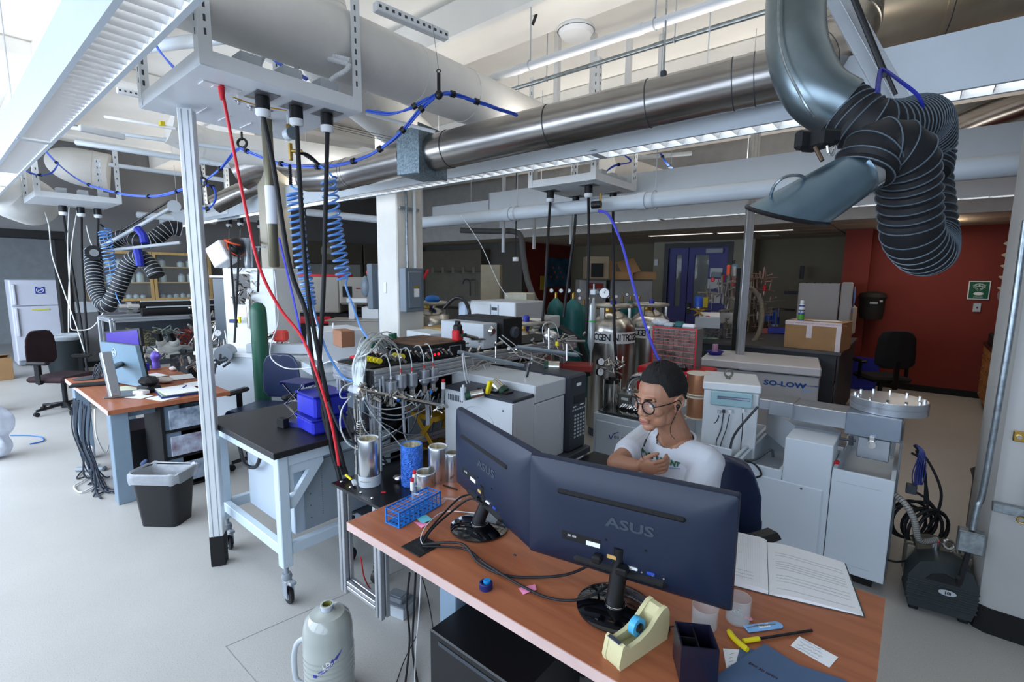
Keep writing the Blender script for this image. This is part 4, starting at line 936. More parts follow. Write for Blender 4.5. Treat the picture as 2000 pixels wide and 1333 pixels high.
for k,ch in enumerate('TAYLOR-WHARTON'):
    a=radians(-54+3.0*k); zc=zt-.24+.0022*(k*1.1+3)+.00007*(k+3)**2
    text(t,ch,.009,FR((cos(a)*(r+.0018),sin(a)*(r+.0018),zc),(-sin(a),cos(a),.08),(0,0,1)),white,'badge_letter')
for k,ch in enumerate('LD4'):
    a=radians(-40+9*k); text(t,ch,.024,FR((cos(a)*(r+.0018),sin(a)*(r+.0018),zt-.2+.008*k),(-sin(a),cos(a),.2),(0,0,1)),white if k<2 else badge,'badge_letter',bold=.0006)
# ================================================================ BLACK TOPPED CART
ctop=.86
cx1,cy0=-2.39,1.03; cx0=-3.3; cy1=1.78
cart=T('lab_cart','white wheeled steel cart with a thick black top behind the aluminium post','cart',((cx0+cx1)/2,(cy0+cy1)/2,0))
cwh=mat('pale blue-white cart enamel','c4d3de',.35,var=.02)
pt(cart,'top',G().bb((cx0,cy0,ctop-.035),(cx1,cy1,ctop),.003),mat('black epoxy worktop','17181b',.45,var=.2,sc=30),W=1)
lt=.055
for (x,y) in ((cx0+.03,cy0+.03),(cx1-.03-lt,cy0+.03),(cx0+.03,cy1-.03-lt),(cx1-.03-lt,cy1-.03-lt)):
    l=pt(cart,'leg',G().bb((x,y,.21),(x+lt,y+lt,ctop-.036),.004),cwh,W=1)
    c_=V((x+lt/2,y+lt/2,0)); cs=pt(cart,'caster',G().cyl(c_+V((0,0,.17)),c_+V((0,0,.21)),.012,n=12).lathe([(0,.135),(.024,.135),(.028,.15),(.022,.17),(0,.17)],c_,16).box(c_+V((.012,-.018,.085)),(.045,.006,.1),.003).box(c_+V((.012,.018,.085)),(.045,.006,.1),.003).box(c_+V((.06,.0,.135)),(.03,.035,.016),.004),grey,W=1)
    pt(cs,'wheel',G().lathe([(0,-.011),(.034,-.011),(.045,-.008),(.047,0),(.045,.008),(.034,.011),(0,.011)],c_+V((.012,0,.0475)),28,(0,1,0)),rubber,W=1)
    pt(cs,'hub',G().lathe([(0,-.0135),(.018,-.0125),(.024,-.011)],c_+V((.012,0,.0475)),18,(0,1,0)),lgrey,W=1)
ap=lambda a,b,z0,z1: G().bb((a[0],a[1],z0),(b[0],b[1],z1),.003)
for nm,a,b in (('apron',(cx0+.085,cy0+.035),(cx1-.085,cy0+.075)),('apron',(cx0+.085,cy1-.075),(cx1-.085,cy1-.035)),('apron',(cx1-.08,cy0+.085),(cx1-.035,cy1-.085)),('apron',(cx0+.035,cy0+.085),(cx0+.08,cy1-.085))):
    pt(cart,nm,ap(a,b,ctop-.1,ctop-.036),cwh,W=1); pt(cart,'lower_rail',ap(a,b,.27,.33),cwh,W=1)
for y_,s_ in ((cy0+.085,1),):
    M=Matrix(((0,0,1,cx1-.075),(1,0,0,y_),(0,1,0,0),(0,0,0,1)))
    pt(cart,'gusset',G().prism([(0,ctop-.1),(.2,ctop-.1),(0,ctop-.34),(0,ctop-.27),(.135,ctop-.115),(0,ctop-.115)][:1]+[(.2,ctop-.1),(.2,ctop-.13),(.03,ctop-.34),(0,ctop-.34),(0,ctop-.29),(.03,ctop-.27),(.12,ctop-.15),(.03,ctop-.15),(.03,ctop-.25),(0,ctop-.25)],.03,M),cwh,W=1)
# grey cabinet standing inside the cart
cb=T('steel_cabinet','pale blue-grey steel drawer unit standing inside the black topped cart','cabinet',(-2.75,1.5,.331))
pt(cb,'cabinet_body',G().bb((cx0+.22,cy0+.14,.331),(cx1-.11,cy1-.1,ctop-.11),.004),mat('blue grey steel','b4c0cc',.4,var=.04,sc=2),W=1)
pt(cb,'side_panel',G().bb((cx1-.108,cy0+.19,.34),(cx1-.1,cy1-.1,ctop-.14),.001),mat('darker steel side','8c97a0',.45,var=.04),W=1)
g=G()
for i in range(26):
    g.cyl((cx1-.0995,cy0+.3,.4+.014*i),(cx1-.0985,cy0+.3,.4+.014*i),.0022,n=6)
    if i%5==0: g.cyl((cx1-.0995,cy0+.23,.4+.014*i),(cx1-.0985,cy0+.23,.4+.014*i),.0035,n=6)
pt(cb,'punched_hole',g,dgrey,W=1,kind='stuff')
cable('bundled_cord','short loop of black cord tied under the cart top','cord',[P(466,862,y=cy0+.1),P(478,905,y=cy0+.1),P(500,912,y=cy0+.1),P(512,880,y=cy0+.1)],.011,black,8)
# lab jack on the cart
q=P(560,845,z=ctop); jk=T('lab_jack','blue and chrome scissor lab jack on the black cart top','lab jack',(-2.72,1.22,ctop),radians(20))
q=P(590,832,z=ctop); jk.location=(q.x-.03,q.y+.02,ctop)
pt(jk,'base_plate',G().bb((-.1,-.075,0),(.1,.075,.01),.002).bb((-.1,-.075,.01),(.1,-.071,.028)).bb((-.1,.071,.01),(.1,.075,.028)),mat('blue anodised plate','232c6e',.35,.3))
zt=.265
pt(jk,'top_plate',G().bb((-.09,-.07,zt-.004),(.09,.07,zt),.001).bb((-.09,-.07,zt-.02),(-.087,.07,zt-.0045)).bb((.087,-.07,zt-.02),(.09,.07,zt-.0045)),mat('blue anodised plate','232c6e',.35,.3))
zm=.135
for s_ in(-1,1):
    y=s_*.062
    for (a,b) in (((-.075,.02),(.06,zm)),((.075,.02),(-.06,zm)),((-.06,zm),(.07,zt-.012)),((.06,zm),(-.07,zt-.012))):
        d_=V((b[0]-a[0],0,b[1]-a[1])); R_=d_.normalized().to_track_quat('X','Y').to_matrix()
        pt(jk,'scissor_link',G().box(((a[0]+b[0])/2,y+(.003 if a[0]<0 else -.003),(a[1]+b[1])/2),(d_.length,.004,.013),.001,R_),chrome)
for x in(-.06,.06): pt(jk,'cross_rod',G().cyl((x,-.07,zm),(x,.07,zm),.006,n=12),chrome)
pt(jk,'lead_screw',G().cyl((-.07,0,zm),(.11,0,zm),.005,n=10),chrome)
kn=pt(jk,'adjusting_knob',G().lathe([(0,-.013),(.026,-.013),(.029,-.01),(.029,.01),(.026,.013),(0,.013)],(.11,-.0,zm),28,(1,-.0,0)),rubber)
pt(kn,'knob_disc',G().lathe([(0,.0145),(.021,.0145),(.021,.013)],(.11,0,zm),24,(1,0,0)),chrome)
# blue plastic boxes behind the jack
bx=mat('translucent blue plastic','2d33b8',.3,var=.1)
for i,(px,py,z,w_,h_) in enumerate(((650,835,ctop,.3,.09),(648,800,ctop+.092,.28,.13))):
    q=P(px,850,z=ctop); t=T('blue_storage_bin','translucent blue plastic bin behind the lab jack, '+('lower one','upper one'[0:])[i],'storage bin',(cx1-.21,1.40+.01*i,z+.001),.05*i-.1)
    pt(t,'bin_body',G().bb((-.11,-.1,0),(.12,.1,h_-.012),.012),bx); pt(t,'lid',G().bb((-.116,-.107,h_-.012),(.126,.107,h_-.002),.004),dblue)
    if i: pt(t,'bin_label',G().bb((.1205,-.06,.04),(.1215,-.02,.08)),mat('faded label','8088b8',.7))
one('small_black_box','small black box standing left of the lab jack','box',G().bb((-.03,-.02,0),(.03,.02,.055),.003),blackm,loc=P(553,835,z=ctop),rz=.2)
# ================================================================ WASTE BIN
q=P(318,1035,z=0); wb_=T('waste_bin','black rectangular waste bin with a clear bag in front of the desk at left','waste bin',(q.x-.12,q.y+.06,0),radians(38))
def rrect(a,b,r,z,n=5):
    out=[]
    for cx,cy,an in ((a-r,-b+r,-90),(a-r,b-r,0),(-a+r,b-r,90),(-a+r,-b+r,180)):
        for k in range(n+1): t_=radians(an+90*k/n); out.append((cx+cos(t_)*r,cy+sin(t_)*r,z))
    return out
def loft(rings,cap0=True,cap1=True):
    n=len(rings[0]); fs=[]
    for i in range(len(rings)-1):
        for j in range(n): fs.append((i*n+j,i*n+(j+1)%n,(i+1)*n+(j+1)%n,(i+1)*n+j))
    if cap0: fs.append(tuple(range(n))[::-1])
    if cap1: fs.append(tuple(range((len(rings)-1)*n,len(rings)*n)))
    return G().add([p for r_ in rings for p in r_],fs)
bh=.37
pt(wb_,'bin_shell',loft([rrect(.13,.09,.04,0),rrect(.165,.115,.05,bh),rrect(.172,.122,.05,bh),rrect(.172,.122,.05,bh+.01),rrect(.16,.11,.045,bh+.01),rrect(.125,.085,.035,.01)],True,True),mat('black bin plastic','17181c',.35,var=.05))
film=mat('clear bin liner','dfe4ea',.2,var=.1,alpha=.42,bump=.8,bsc=22)
rg=[]
for k,(a_,b_,z) in enumerate(((.178,.128,bh-.05),(.181,.131,bh-.02),(.179,.129,bh+.015),(.17,.12,bh+.022),(.155,.105,bh+.0),(.13,.09,bh-.12),(.1,.06,.05))):
    r_=rrect(a_,b_,.05 if k<4 else .04,z,6); rg.append([(p[0]*(1+.012*sin(9*i+k)),p[1]*(1+.012*cos(7*i)),p[2]+.006*sin(5*i+k)) for i,p in enumerate(r_)])
pt(wb_,'liner_bag',loft(rg,False,True),film)
# ================================================================ helper: a box-like thing from its front-left and front-right corners
def QT(name,label,cat,a,b,z0=0,group=None):
    a=V(a);b=V(b); return T(name,label,cat,(a.x,a.y,z0),math.atan2(b.y-a.y,b.x-a.x),group), V((b.x-a.x,b.y-a.y)).length
def tslot(par,a,b,w=.04,nm='extrusion'):
    a=V(a);b=V(b); d=b-a; R=d.normalized().to_track_quat('X','Z').to_matrix(); g=G()
    for i in(-1,1):
        for j in(-1,1): g.box((a+b)/2+R@V((0,i*w*.29,j*w*.29)),(d.length,w*.42,w*.42),w*.05,R)
    g.box((a+b)/2,(d.length-.002,w*.5,w*.5),0,R)
    return pt(par,nm,g,alu,W=1)
# ================================================================ VACUUM LINE RACK
RX0,RX1,RY0,RY1,RZ=-2.56,-2.18,1.47,3.35,1.25
rk=T('vacuum_line_rack','aluminium profile rack with black top carrying the glass vacuum line, behind the near desk','rack',((RX0+RX1)/2,(RY0+RY1)/2,0))
for x in (RX0+.03,RX1-.03):
    for y in (RY0+.03,RY1-.03):
        o=tslot(rk,(x,y,.13),(x,y,RZ-.09),.045,'corner_post')
        pt(o,'caster_wheel',G().cyl((x-.015,y,.05),(x+.015,y,.05),.05,n=20).box((x,y,.1),(.05,.05,.03),.005),black,W=1)
for z in (.3,.78):
    for y in (RY0+.03,RY1-.03): tslot(rk,(RX0+.05,y,z),(RX1-.05,y,z),.045,'cross_rail')
    for x in (RX0+.03,RX1-.03): tslot(rk,(x,RY0+.05,z),(x,RY1-.05,z),.045,'side_rail')
for z,w in ((RZ-.025,.045),(RZ-.07,.045)):
    for x in (RX0+.01,RX1-.0): tslot(rk,(x,RY0,z),(x,RY1+.1,z),w,'top_rail')
    for y in (RY0+.0,RY1): tslot(rk,(RX0+.035,y,z),(RX1-.025,y,z),w,'top_rail')
pt(rk,'black_top',G().bb((RX0+.03,RY0+.01,RZ-.006),(RX1-.03,RY1,RZ+.006)),blackm,W=1)
pt(rk,'end_cap',G().box((RX1+.0,RY0-.024,RZ-.047),(.046,.006,.092),.003),black,W=1)
pt(rk,'back_panel',G().bb((RX0+.05,RY0+.2,.35),(RX0+.06,RY1-.1,RZ-.1)),blackm,W=1)
pt(rk,'lower_shelf',G().bb((RX0+.06,RY0+.06,.325),(RX1-.06,RY1-.06,.335)),dgrey,W=1)
pt(rk,'grey_panel',G().bb((RX1-.16,RY0+.35,.42),(RX1-.15,RY1-.3,.95)),grey,W=1)
# lower shelf contents
for i,(y,c) in enumerate(((1.75,dblue),(2.0,dgrey),(2.3,dblue))):
    one('equipment_box','%s box on the low shelf of the vacuum line rack'%('blue power supply','dark grey pump controller','second blue supply, further in,')[i],'box',G().bb((-.16,-.09,0),(.16,.09,.12),.006),c,loc=(-2.5,y,.336))
# black breadboard in front
bbp=T('breadboard_plate','black perforated breadboard plate beside the near desk carrying the silver flasks','plate',(-1.95,1.6,.70))
pt(bbp,'plate',G().bb((-2.16,1.2,.705),(-1.725,2.15,.72),.003),mat('black anodised plate','0d0d10',.3,var=.1),W=1)
tslot(bbp,(-2.1,1.235,.15),(-2.1,1.235,.70),.05,'support_post'); tslot(bbp,(-1.8,1.235,.15),(-1.8,1.235,.70),.05,'support_post'); tslot(bbp,(-2.07,1.235,.2),(-1.83,1.235,.2),.045,'cross_rail')
for k,(x,y) in enumerate(((-2.13,1.24),(-2.04,1.235),(-1.95,1.235),(-1.86,1.235))): pt(bbp,'screw_head',G().ball((x,y,.722),(.007,.007,.005),10,6),chrome,W=1)
# silver vacuum flasks
rS=1.18
fl=mat('silvered flask jacket','c9ccd0',.2,.95,var=.06,sc=3)
def flask(label,px,py,r,h,m=fl,rim=lgrey,liner=mat('silvered glass liner','d8d2bf',.15,.7)):
    r*=rS; q=P(px,py,z=.7215); t=T('vacuum_flask',label,'flask',(q.x,q.y,.7215),0,'silver flasks on the black breadboard')
    pt(t,'jacket',G().lathe([(0,0),(r*.97,0),(r,.004),(r,h-.004),(r*.97,h)],n=40),m)
    pt(t,'rim',G().lathe([(r*.97,h-.0005),(r*.99,h+.003),(r*.93,h+.006),(r*.86,h+.003),(r*.84,h-.01)],n=40),rim)
    pt(t,'liner',G().lathe([(r*.86,h+.002),(r*.83,h-.01),(r*.82,h-.06),(r*.6,h-.09),(0,h-.1)],n=32),liner); return t
f1=flask('tall shiny silver flask standing alone at the left of the breadboard',722,945,.044,.23)
pt(f1,'base_ring',G().lathe([(.0535,0),(.0535,.05),(.052,.052)],n=40),lgrey)
for k,ch in enumerate('LABGLASS'):
    a=radians(-88+8*k); text(f1,ch,.009,FR((cos(a)*.0542,sin(a)*.0542,.03),(-sin(a),cos(a),0),(0,0,1)),mat('gold print','8a7a3a',.5),'print')
bm=mat('blue beaded mesh foil','3a70d0',.18,.35,var=.5,sc=70,bump=1,bsc=150)
flask('flask wrapped in bright blue mesh foil, next to the tube rack',805,945,.046,.2,bm,blue)
flask('short silver flask hidden behind the blue tube rack',831,958,.041,.09)
flask('tall silver flask just left of the left monitor edge',856,950,.04,.2)
flask('shorter silver flask touching the left monitor edge',885,948,.034,.165)
q=P(777,940,z=.722); one('foil_ball','crumpled ball of aluminium foil on the black breadboard','foil',G().ball((0,0,.016),(.027,.022,.016),14,9),foil,loc=(q.x,q.y,.722))
one('red_marker','tiny red chip lying on the black breadboard','chip',G().box((0,0,.002),(.02,.012,.003),0,MR(.8,3,'Z')),red,loc=P(749,963,z=.7215))
one('yellow_crimp','yellow and white cable lug hanging at the left edge of the breadboard','lug',G().cyl(P(675,928,z=.75),P(686,937,z=.735),.006,n=8),yellow)
one('cable_lug_box','white connector block at the left edge of the breadboard','connector',G().box(P(692,943,z=.735),(.05,.02,.015),.003,MR(-.4,3,'Z')),lgrey)
# gold lab jack
q=P(848,868,z=.7215); t=T('lab_jack','gold coloured lab jack on the breadboard between the flasks and the left monitor','lab jack',(q.x-.25,q.y+.33,.7215),radians(5))
t.location=P(850,890,d=3.0); t.location.z=.7215
pt(t,'top_plate',G().bb((-.1,-.1,.205),(.1,.1,.21),.001).bb((-.1,-.1,.18),(.1,-.097,.2045)).bb((.097,-.097,.18),(.1,.097,.2045)),gold); pt(t,'base_plate',G().bb((-.1,-.1,0),(.1,.1,.006)),gold)
for y in(-.09,.09):
    for s_ in(-1,1): pt(t,'scissor_link',G().box((0,y+s_*.003,.1),(.22,.004,.03),.001,MR(s_*.9,3,'Y')),gold)
one('pink_tray','bright pink plastic tray corner behind the silver flasks','tray',G().bb((-.07,-.05,0),(.07,.05,.05),.006),mat('hot pink plastic','c02a62',.4),loc=P(882,885,d=2.95))
# manifold along the rack side with its five actuators
XM=-2.1
ma=P(758,782,x=XM); mb=P(935,760,x=XM)
mf=T('vacuum_manifold','stainless steel manifold tube with fittings along the front of the vacuum rack','manifold',tuple(ma))
A_=P(690,770,x=XM-.02); B_=P(900,770,x=XM)
pt(mf,'main_tube',G().cyl(P(700,762,x=XM),P(905,800,x=XM+.06),.011,n=14),steel,W=1)
actm=mat('satin aluminium canister','aab0b8',.3,.8,var=.08)
acts=((764,758,27,-1),(783,744,26,0),(805,741,25,1),(829,735,25,2),(846,731,25,3))
for i,(px,py,hh_,k) in enumerate(acts):
    c_=P(px,py,x=XM); t=T('valve_actuator','small satin metal valve canister on the manifold, '+('leftmost of five','second from left','middle of five','fourth from left','rightmost of five')[i],'valve',(c_.x,c_.y,c_.z-.055),0,'valve canisters on the glass vacuum line')
    pt(t,'canister',G().lathe([(0,0),(.014,0),(.018,.006),(.03,.02),(.03,.088),(.027,.092),(0,.092)],n=24),actm)
    pt(t,'collar',G().lathe([(.012,-.03),(.015,-.03),(.015,0),(.012,0)],n=16),steel); pt(t,'top_nipple',G().lathe([(0,.09),(.005,.09),(.005,.102),(0,.102)],n=10),steel)
    pt(t,'serial_label',G().box((.018,-.019,.045),(.002,.016,.014),0,MR(-.8,3,'Z')),paper)
    vb=pt(t,'valve_body',G().cyl((-.022,0,-.036),(.022,0,-.036),.008,n=10).cyl((0,-.03,-.036),(0,.03,-.036),.007,n=8).box((0,0,-.036),(.024,.024,.02),.002),steel)
    if i: pt(vb,'knob',G().lathe([(0,0),(.009,.0),(.01,.003),(.01,.01),(0,.012)],(.018,-.03,-.04),14,(.4,-.9,-.1)),(lgrey,blue,blue,lgrey,blue)[i] if i!=3 else grey)
    pt(t,'red_tip',G().cyl((0,0,.102),(0,0,.122),.006,.003,n=8),red if i else ltube)
    e1=V((c_.x,c_.y,c_.z+.065)); 
    s_=[e1,e1+V((-.01,.0,.06)),e1+V((-.07,.02,.1)),e1+V((-.15,.04,.06)),e1+V((-.17,.05,-.08))]
    cable('air_tube','milky air tube arching from the %s valve canister'%('leftmost','second','middle','fourth','rightmost')[i],'tube',s_,.003,ltube)
rnd=random.Random(4)
g=G()
for i in range(46):
    f=RN(); c_=P(700+205*f,762+38*f,x=XM)+V(((RN()-.5)*.08,(RN()-.5)*.05,(RN()-.6)*.09)); d_=V((RN()-.5,RN()-.5,RN()-.5)).normalized()
    g.cyl(c_-d_*.022,c_+d_*.022,.006+.005*RN(),n=8)
    if i%3==0: g.lathe([(0,-.006),(.011,-.006),(.011,.006),(0,.006)],c_,6,d_)
pt(mf,'small_fittings',g,steel,W=1,kind='stuff')
g=G()
for i in range(30):
    f=RN(); c_=P(905+215*f,705-30*f,x=-2.15)+V(((RN()-.5)*.25,(RN()-.5)*.2,.02+RN()*.08)); d_=V((RN()-.5,RN()-.5,(RN()-.5)*.3)).normalized()
    g.cyl(c_-d_*.03,c_+d_*.03,.006+.006*RN(),n=8)
one('tube_fittings','heap of steel tube fittings lying on the far end of the vacuum rack','fittings',g,steel,kind='stuff')
# glass downtubes and other long glassware
for i,(x0,y0,x1,y1,r,nm) in enumerate(((742,740,745,930,.006,'leftmost, reaching the black plate'),(785,766,790,845,.008,'second, ending in a clamp'),(792,765,792,795,.007,'short one under the second canister'),(834,768,836,830,.012,'wide silver one under the fourth canister'),(748,735,750,780,.006,'short one beside the first canister'))):
    t=T('glass_tube','vertical glass cold finger under the manifold, '+nm,'glassware',tuple(P(x1,y1,x=XM))); pt(t,'tube_wall',G().tube([P(x0,y0,x=XM),P((x0+x1)/2,(y0+y1)/2,x=XM),P(x1,y1,x=XM)],r,10),mat('silvery glass','aeb6be',.12,.3,alpha=.85),W=1)
t=T('u_trap','thin steel U shaped trap tube hanging in the middle of the manifold','trap',tuple(P(837,815,x=XM))); pt(t,'u_tube',G().tube(spl([P(828,758,x=XM),P(832,795,x=XM),P(834,813,x=XM),P(839,818,x=XM),P(843,812,x=XM),P(841,790,x=XM),P(840,762,x=XM)],5),.004,8),steel,W=1)
t=T('sample_vial','red-capped glass sample tube clipped at the right end of the manifold','vial',tuple(P(866,795,x=XM+.05)))
pt(t,'glass_tube',G().cyl(P(866,760,x=XM+.05),P(863,798,x=XM+.05),.010,n=12),gglass,W=1); pt(t,'white_sleeve',G().cyl(P(866,747,x=XM+.05),P(866,760,x=XM+.05),.012,n=12),white,W=1); pt(t,'red_cap',G().cyl(P(866,741,x=XM+.05),P(866,748,x=XM+.05),.010,n=12),red,W=1)
# clamp rod assembly at the left of the rack
lx=RX1+.06; ly=RY0-.06
t=T('clamp_stand','vertical steel stand rods with clamps at the left front corner of the vacuum rack','clamp stand',tuple(P(700,900,y=RY0-.05)))
for i,(a,b,r) in enumerate((((693,765),(697,960),.009),((703,765),(706,930),.007),((698,765),(702,945),.006))): pt(t,'rod',G().cyl(P(*a,y=RY0-.06),P(*b,y=RY0-.06),r,n=10),chrome,W=1)
pt(t,'boss_clamp',G().cyl(P(683,758,y=RY0-.08),P(697,765,y=RY0-.06),.018,n=12).box(P(700,762,y=RY0-.07),(.05,.04,.04),.006),lgrey,W=1)
pt(t,'cross_rod',G().cyl(P(700,782,y=RY0-.14),P(729,756,y=RY0-.02),.006,n=10),chrome,W=1); pt(t,'cross_rod',G().cyl(P(705,765,y=RY0-.1),P(735,735,y=RY0+.1),.008,n=10),dgrey,W=1)
g=G(); c_=P(705,850,y=RY0-.07); sp=[c_+V((.022*cos(a*.6),.022*sin(a*.6),.075-.0012*a)) for a in range(0,126)]; pt(t,'steel_coil',g.tube(sp,.003,5),steel,W=1)
# many cords and tubes on the rack front
ct=[('white hose curling on the left of the rack',[(685,775),(668,800),(665,835),(678,865),(697,878)],ltube,.0035),('white hose loop at the upper left of the rack',[(690,748),(672,755),(664,768),(668,778),(686,776)],ltube,.003),
 ('grey tube sagging low across the black panel',[(712,775),(730,800),(775,812),(815,795),(835,768)],grey,.0035),('second grey tube sagging across the black panel',[(710,782),(735,812),(780,820),(830,800),(848,775)],grey,.0035),
 ('translucent tube looping under the canisters',[(715,765),(722,790),(755,800),(800,790),(822,762)],ltube,.003),('thin tube going down left of the blue mesh flask',[(790,850),(800,880),(795,905)],ltube,.002),
 ('clear tube crossing diagonally behind the silver flask',[(712,785),(735,820),(765,850),(790,880)],ltube,.003),('grey tube crossing to the gold lab jack',[(700,800),(745,825),(790,848),(825,850)],grey,.0025),
 ('pale tube drooping beside the clamp rods',[(700,790),(708,830),(722,850),(745,855),(775,840)],ltube,.0025),('thin steel capillary from the manifold to the left',[(760,850),(735,842),(712,848),(705,870)],steel,.0025),
 ('white tube pair dropping from the rack to the gas chromatograph',[(905,690),(912,730),(922,760),(935,775)],wcord,.004),('second white tube dropping to the gas chromatograph',[(903,692),(908,735),(918,765),(932,780)],wcord,.004),
 ('white tube swinging over the middle of the rack',[(975,660),(998,680),(1012,695),(1030,700),(1065,715)],wcord,.004),('second white tube swinging over the rack',[(980,655),(1003,672),(1020,688),(1040,696),(1070,705)],wcord,.003),
 ('white tube loop around the ringed dewar stem',[(1062,670),(1060,640),(1070,630),(1085,635),(1092,660)],wcord,.003),('white tube loop in front of the grey cover',[(945,770),(925,790),(920,815),(930,822),(940,800),(948,780)],wcord,.003)]
for lbl,ps,m,r in ct: cable('thin_tube',lbl,'tube',[P(x,y,x=XM+.02) for x,y in ps] if ps[0][0]<860 else [P(x,y,x=XM+.1) for x,y in ps],r,m,6)
g=G()
for i in range(5): 
    a0=RN()*6; c_=P(770,800,x=XM-.12)+V((0,.06*(i-2),-.03*i)); 
    g.tube(spl([c_+V((0,-.28,.12)),c_+V((0,-.18,-.1-.02*i)),c_+V((0,0,-.17-.025*i)),c_+V((0,.18,-.1-.02*i)),c_+V((0,.28,.12))],7),.006,6)
one('hose_coil','set of dark sagging hoses hanging under the rack behind the glass tubes','hoses',g,dgrey)
# valve block with yellow knobs and bundle of milky tubes
vb=T('valve_block','black valve block with rows of yellow knobs at the left end of the rack top','valve block',(-2.5,1.75,RZ+.007))
vbx0,vbx1,vby0,vby1=RX0+.1,RX1-.06,RY0+.1,RY0+.62
for r_ in range(3):
    y0=vby0+.02+.17*r_; pt(vb,'manifold_bar',G().bb((vbx0,y0,RZ+.007),(vbx1,y0+.05,RZ+.04),.003),blackm,W=1)
    for k in range(9):
        x=vbx0+.02+k*.045
        pt(vb,'valve_stem',G().cyl((x,y0+.025,RZ+.035),(x,y0+.0,RZ+.06),.007,n=8).ball((x,y0-.004,RZ+.064),.009,8,6),steel,W=1)
    for k in range((3,0,2)[r_]+2 if r_!=1 else 3):
        x=vbx1-.0-.034*k-.02*(r_==1); pt(vb,'yellow_knob',G().lathe([(0,-.009),(.014,-.009),(.017,-.004),(.017,.004),(.014,.009),(0,.009)],(x,y0-.03,RZ+.03),12,(1,-.4,.1)),yellow,W=1)
for k,(px,py) in enumerate(((717,672),(728,670),(764,662),(770,660))):
    c_=P(px,py,z=RZ+.1); pt(vb,'green_coil',G().cyl(c_-V((0,0,.03)),c_+V((0,0,.03)),.017,n=12),mat('green coil','1c6a50',.4),W=1)
tb=T('tube_bundle','bundle of milky plastic tubes falling over the left end of the rack','tubes',tuple(P(695,720,z=RZ)))
for i in range(22):
    s0=P(735+RN()*50,665+RN()*22,z=RZ+.05); e0=P(692+i*.9,775+RN()*8,y=RY0-.05)
    m0=P(700+RN()*25,668+RN()*20,z=RZ+.12); m1_=P(688+i*1.1+RN()*4,705+RN()*8,y=RY0-.06); m2_=P(690+i*.9,742,y=RY0-.05)
    pt(tb,'milky_tube',G().tube(spl([s0,s0.lerp(m0,.5)+V((0,0,.06)),m0,m1_,m2_,e0],5),.0042,6),ltube,W=1)
# black control unit on the rack
a=P(815,708,z=RZ+.01); b=P(880,693,z=RZ+.01)
t=T('control_unit','black bench control unit with two red buttons on the vacuum rack','instrument',tuple(P(822,706,z=RZ+.007)-V((.21,-.16,0))),0)
pt(t,'case',G().bb((-.2,-.16,.0),(.21,.2,.085),.003),black); pt(t,'dusty_lid',G().bb((-.198,-.158,.0852),(.208,.198,.088),.001),mat('dusty brown lid','4a3a30',.8,var=.5,sc=8,col2='75543c'))
fp=pt(t,'front_panel',G().bb((.2105,-.158,.003),(.214,.198,.083)),black)
for y in(-.03,.0): pt(fp,'red_button',G().cyl((.214,y-.03,.028),(.22,y-.03,.028),.008,n=12),mat('glowing red button','ff2030',.4,emit=1.0))
pt(fp,'legend_lines',G().bb((.2142,-.12,.06),(.2148,.0,.063)).bb((.2142,-.12,.052),(.2148,-.02,.054)).bb((.2142,.06,.02),(.2148,.065,.065)).bb((.2142,.06,.062),(.2148,.16,.066)).bb((.2142,.155,.02),(.2148,.16,.062)),grey)
# white-grey box with tall black box behind
t=T('electronics_box','light grey electronics box on the rack beside the red clamp holder','instrument',tuple(P(944,683,z=RZ+.007)-V((.2,-.09,0))),.0)
pt(t,'case',G().bb((-.22,-.09,0),(.2,.05,.17),.004),lgrey); pt(t,'dial',G().lathe([(.0,0),(.03,0),(.033,.012),(.02,.03),(0,.03)],(.2,-.02,.12),18,(1,0,0)),chrome)
t=T('black_case','tall black instrument case right behind the light grey box','instrument',tuple(P(979,680,z=RZ+.007)-V((.19,-.13,0))),.0)
pt(t,'case',G().bb((-.26,-.11,0),(.19,.1,.2),.004),blackm); pt(t,'lens_port',G().lathe([(0,0),(.04,0),(.042,.02),(.03,.03),(0,.03)],(.19,0,.1),18,(1,0,0)),dgrey)
c_=P(894,655,d=3.05); t=T('red_clamp_holder','red and black holder clamped on a rod over the rack','holder',tuple(c_)); Rr=MR(.2,3,'Z')
pt(t,'red_shell',G().box(c_,(.05,.07,.07),.008,Rr),red,W=1); pt(t,'black_grip',G().box(c_+V((.0,.0,.035)),(.052,.05,.07),.012,Rr).box(c_+V((0,0,.075)),(.03,.03,.03),.004,Rr),black,W=1)
pt(t,'green_tab',G().box(c_+V((.02,.02,0)),(.04,.05,.02),.004,Rr),mat('dark green','0f3c2a',.5),W=1)
pt(t,'clamp_jaw',G().cyl(c_+V((.02,.03,0)),P(932,661,d=3.2),.012,n=8),steel,W=1); pt(t,'rod',G().cyl(P(918,663,d=3.15),P(969,663,d=3.4),.008,n=10),mat('dull rod','8e8a82',.35,.8),W=1)
pt(t,'stand_rod',G().cyl(P(893,668,d=3.05),P(893,750,d=3.05),.006,n=8),chrome,W=1)
